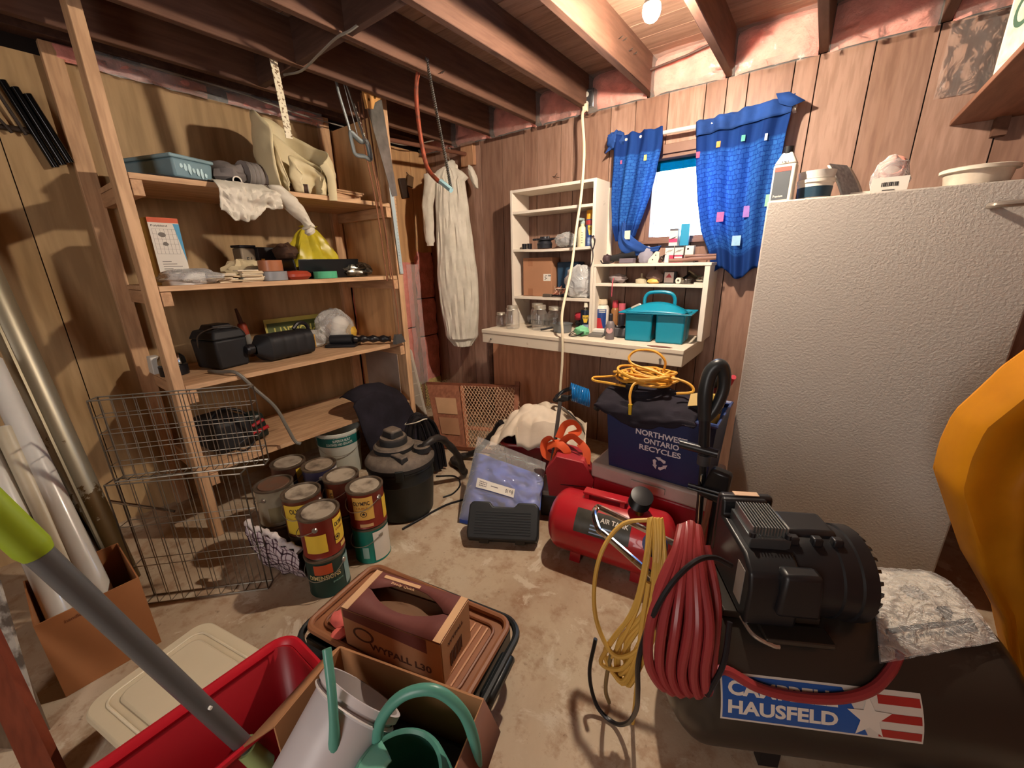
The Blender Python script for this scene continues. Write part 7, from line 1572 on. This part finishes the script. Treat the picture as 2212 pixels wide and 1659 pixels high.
# top with a lens-shaped torn opening
q = MB(); N = 24; vs_, fs_ = [], []
for i in range(N + 1):
    s_ = i / N; x = -bw / 2 + bw * s_; o_ = .0005 + (.050 * math.sin(math.pi * min(1, max(0, (s_ - .12) / .76))) ** .8 if .12 < s_ < .88 else 0) + .003 * nz(s_ * 20, 1)
    vs_ += [(x, -bd / 2, bh + .002), (x, -o_ * .9 + .008, bh + .002), (x, o_ + .008, bh + .002), (x, bd / 2, bh + .002)]
for i in range(N): fs_ += [(4 * i, 4 * i + 4, 4 * i + 5, 4 * i + 1), (4 * i + 2, 4 * i + 6, 4 * i + 7, 4 * i + 3)]
q.add(vs_, fs_); q.build('torn_top', mar, t, solid=.003)
for x in (-bw / 2 + .012, bw / 2 - .012): MB().box((x, 0, bh + .004), (.024, bd, .002)).build('bare_edge', plain('bare_card', 'd0a67c', .75), t)
MB().box((-.06, .068, bh + .0045), (.14, .012, .001)).build('bare_edge', plain('bare_card', 'd0a67c'), t)
MB().box((0, 0, .07), (bw - .03, bd - .03, .08)).build('paper_wipes', plain('wipe_brown', '7a5a44', .8), t)
MB().add([(-.17, -bd / 2 - .0025, .15), (.13, -bd / 2 - .0025, .15), (.13, -bd / 2 - .0025, .10), (-.17, -bd / 2 - .0025, .12)], [(3, 2, 1, 0)]).build('maroon_panel', mar, t)
mk = plain('wypall_ink', '54392c', .8, var=0)
MB().text('WYPALL L30', .22, .026, lambda u, v: (-.08 + u, -bd / 2 - .0028, .028 + v), .03).build('lettering', mk, t)
MB().text('WYPALL', .09, .014, lambda u, v: (bw / 2 + .0028, -.05 + u, .105 + v), .03).build('lettering', mk, t)
MB().text('Ready Quick', .09, .012, lambda u, v: (-.09 + u, .045 + v, bh + .0048)).build('lettering', plain('bare_card', 'd0a67c'), t)
q = MB()
for k in range(9): q.box((bw / 2 + .003, -.04 + .008 * k, .05), (.001, .003 + .002 * (k % 2), .05))
q.build('barcode', mk, t)
MB().lathe([(.026, 0), (.026, .0008), (.021, .0008), (.021, 0)], (-.10, -bd / 2 - .0028, .075), 24, (0, -1, 0), 1.5).build('round_logo', mk, t)
t = thing('sponge', 'pink sponge scrap lying on the left of the boot tray', 'sponge', (1.822, -2.205, .198))
MB().blob((0, 0, .018), (.075, .06, .035), .2, 2.2, 20, 2, -.017).build('sponge_body', plain('pink_sponge', 'd9685e', .8, var=.1), t); MB().blob((.045, -.035, .012), (.05, .05, .024), .2, 2.2, 16, 5, -.0115).build('sponge_piece', plain('pink_sponge', 'd9685e'), t)

t = thing('storage_tote', 'cream-lidded plastic tote on the floor left of the red bin', 'tote', (1.66, -2.585, 0), 12)
cm_ = plain('lid_cream', 'c4b69a', .5, var=.04)
MB().box((0, 0, .09), (.36, .27, .178), (1.08, 1.08)).build('tote_body', plain('tote_smoke', '4a4336', .4), t, bevel=.02)
q = MB(); q.prism([(x - .215, y - .165) for x, y in rrect(.43, .33, .05)], .18, .198, .97); q.build('lid', cm_, t, bevel=.003)
q = MB(); q.prism([(x - .155, y - .105) for x, y in rrect(.31, .21, .03)], .1982, .206, .96); q.build('lid_panel', cm_, t, bevel=.003)
MB().tube([(x - .175, y - .125, .199) for x, y in rrect(.35, .25, .035)], .0035, 6, True).build('lid_ridge', plain('lid_cream_l', 'd0c3a8', .5), t)

t = thing('waste_bin', 'deep red plastic bin with the broom standing in it, bottom of the picture', 'bin', (2.13, -2.62, 0), 0)
rb = plain('bin_red', '8e0a18', .4, var=.06)
q = MB(); w0, d0 = .165, .36
def br_(k, s_, z, M_=rrect(.165, .36, .04)): x, y = M_[k]; return ((x - .0825) * s_, (y - .18) * s_, z)
m_ = len(rrect(.165, .36, .04)); rg = [(.80, .002), (1.0, .50)]
q.add([br_(k, s_, z) for s_, z in rg for k in range(m_)], [(k, (k + 1) % m_, m_ + (k + 1) % m_, m_ + k) for k in range(m_)] + [tuple(range(m_))[::-1]])
q.build('bin_body', rb, t, solid=.004)
MB().tube([br_(k, 1.06, .50) for k in range(m_)], .012, 8, True, flat=.6).build('rim', plain('bin_red_rim', 'a80f20', .4), t)
t = thing('broom', 'broom with a grey pole and lime green grip standing in the red bin', 'broom', (2.19, -2.60, .3))
pA, pB = V((2.205, -2.588, .485)), V((2.188, -2.722, 1.005)); d_ = (pB - pA).normalized()
MB().tube([pA - d_ * .02, pB], .0145, 16).build('pole', plain('pole_grey', '4d4d4d', .35, var=.04), t, True)
MB().tube([pB - d_ * .0, pB + d_ * .012, pB + d_ * .016, pB + d_ * .42], lambda q_: .0155 if q_ < .3 else .0185, 16).build('lime_grip', plain('lime', '7d9012', .5, var=.05), t, True)
MB().lathe([(.0145, 0), (.019, .0), (.019, .075), (.0145, .075)], pA - d_ * .075, 20, d_).build('socket', plain('lime_pale', '8ea26a', .5), t, True)
MB().box((2.21, -2.575, .375), (.05, .20, .05), (.6, .5)).build('head_block', plain('lime_pale', '8ea26a'), t, True, bevel=.006)
q = MB(); rs = random.Random(2)
for k in range(90):
    x, y = 2.21 + rs.uniform(-.02, .02), -2.575 + rs.uniform(-.095, .095); q.tube([(x, y, .352), (x + rs.uniform(-.012, .012), y + rs.uniform(-.012, .012), .25)], .0014, 4)
q.build('bristles', plain('bristle', 'c4b9a4', .7), t, True, kind='stuff')
MB().cyl(pA.lerp(pB, .28) + V((.012, .006, .0)), pA.lerp(pB, .28) + V((.0165, .008, 0)), .003, n=8).build('rivet', white_card, t, True)

t = thing('cardboard_box', 'open cardboard box with the white bucket and watering can, front of the picture', 'box', (2.42, -2.43, 0), 17)
q_ = plain('cardboard_f', '9a6b45', .8, var=.06, scale=5); bw, bd, bh = .335, .165, .57
for nm, c_, d__ in (('front_side', (0, -bd / 2, .18), (bw, .004, .36)), ('back_side', (0, bd / 2, bh / 2), (bw, .004, bh)), ('left_side', (-bw / 2, 0, bh / 2), (.004, bd - .004, bh)), ('right_side', (bw / 2, 0, bh / 2), (.004, bd - .004, bh)), ('bottom', (0, 0, .003), (bw - .005, bd - .005, .004))):
    MB().box(c_, d__).build(nm, q_, t)
MB().add([(-bw / 2, -bd / 2, bh), (-bw / 2, bd / 2, bh), (-bw / 2 - .05, bd / 2 - .0, bh - .05), (-bw / 2 - .06, -bd / 2 - .02, bh - .05)], [(0, 1, 2, 3)]).build('left_flap', q_, t, solid=.004)
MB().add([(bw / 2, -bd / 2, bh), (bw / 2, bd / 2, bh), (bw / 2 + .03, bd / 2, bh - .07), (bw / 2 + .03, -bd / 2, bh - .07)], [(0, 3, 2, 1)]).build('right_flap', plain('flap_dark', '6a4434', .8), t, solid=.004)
MB().box((.02, 0, .40), (.26, .14, .10)).build('dark_contents', plain('box_dark', '20222c', .6, var=.3), t, bevel=.01)
t = thing('bucket', 'white plastic bucket tipped on its side in the front cardboard box', 'bucket', (2.33, -2.46, .52))
d_ = V((-.05, .86, .55)).normalized(); rc_ = V((2.368, -2.432, .585))
MB().lathe([(0, -.20), (.060, -.20), (.064, -.195), (.078, -.012), (.084, -.012), (.084, .0), (.077, .0), (.074, -.02), (.058, -.19), (0, -.19)], rc_, 48, d_).build('bucket_body', plain('bucket_w', 'b9b2b2', .4, var=.03), t, True)
MB().lathe([(.080, -.026), (.085, -.022), (.080, -.018)], rc_, 48, d_).build('ridge', plain('bucket_w', 'b9b2b2'), t, True)
t = thing('watering_can', 'sea green plastic watering can with a long curved spout, bottom centre', 'watering can', (2.50, -2.44, .50))
wc = plain('wcan_green', '4f8a7a', .35, var=.05)
C_ = V((2.525, -2.475, .44))
MB().lathe([(0, 0), (.085, 0), (.092, .01), (.090, .075), (.078, .125), (.070, .134), (.065, .130), (.072, .12), (.084, .07), (.084, .012), (0, .01)], C_, 44).build('can_body', wc, t, True)
MB().grid(lambda u, v: C_ + V(((.076 - .058 * v) * math.cos(R(165 + 165 * u)), (.076 - .058 * v) * math.sin(R(165 + 165 * u)), .127 + .022 * math.sin(v * 1.57))), 24, 8).build('front_hood', plain('wcan_green_l', '67a08a', .35), t, True, solid=.004)
hR, hU = V((.80, .598, 0)), V((-.10, .13, .98))
MB().tube(cat([C_ + hR * a + hU * b + V((-.02, .03, .0)) for a, b in ((-.055, .10), (-.045, .165), (-.005, .215), (.05, .225), (.095, .185), (.115, .12), (.115, .05), (.09, .01))]), .0095, 12).build('handle', wc, t, True)
MB().tube(cat([C_ + V((-.065, -.035, .02)), C_ + V((-.098, -.045, .055)), C_ + V((-.112, -.045, .11)), C_ + V((-.112, -.035, .17)), C_ + V((-.132, -.018, .235)), C_ + V((-.165, -.0, .285))]), lambda q_: .024 - .0165 * min(1, q_ * 1.5), 14).build('spout', wc, t, True)
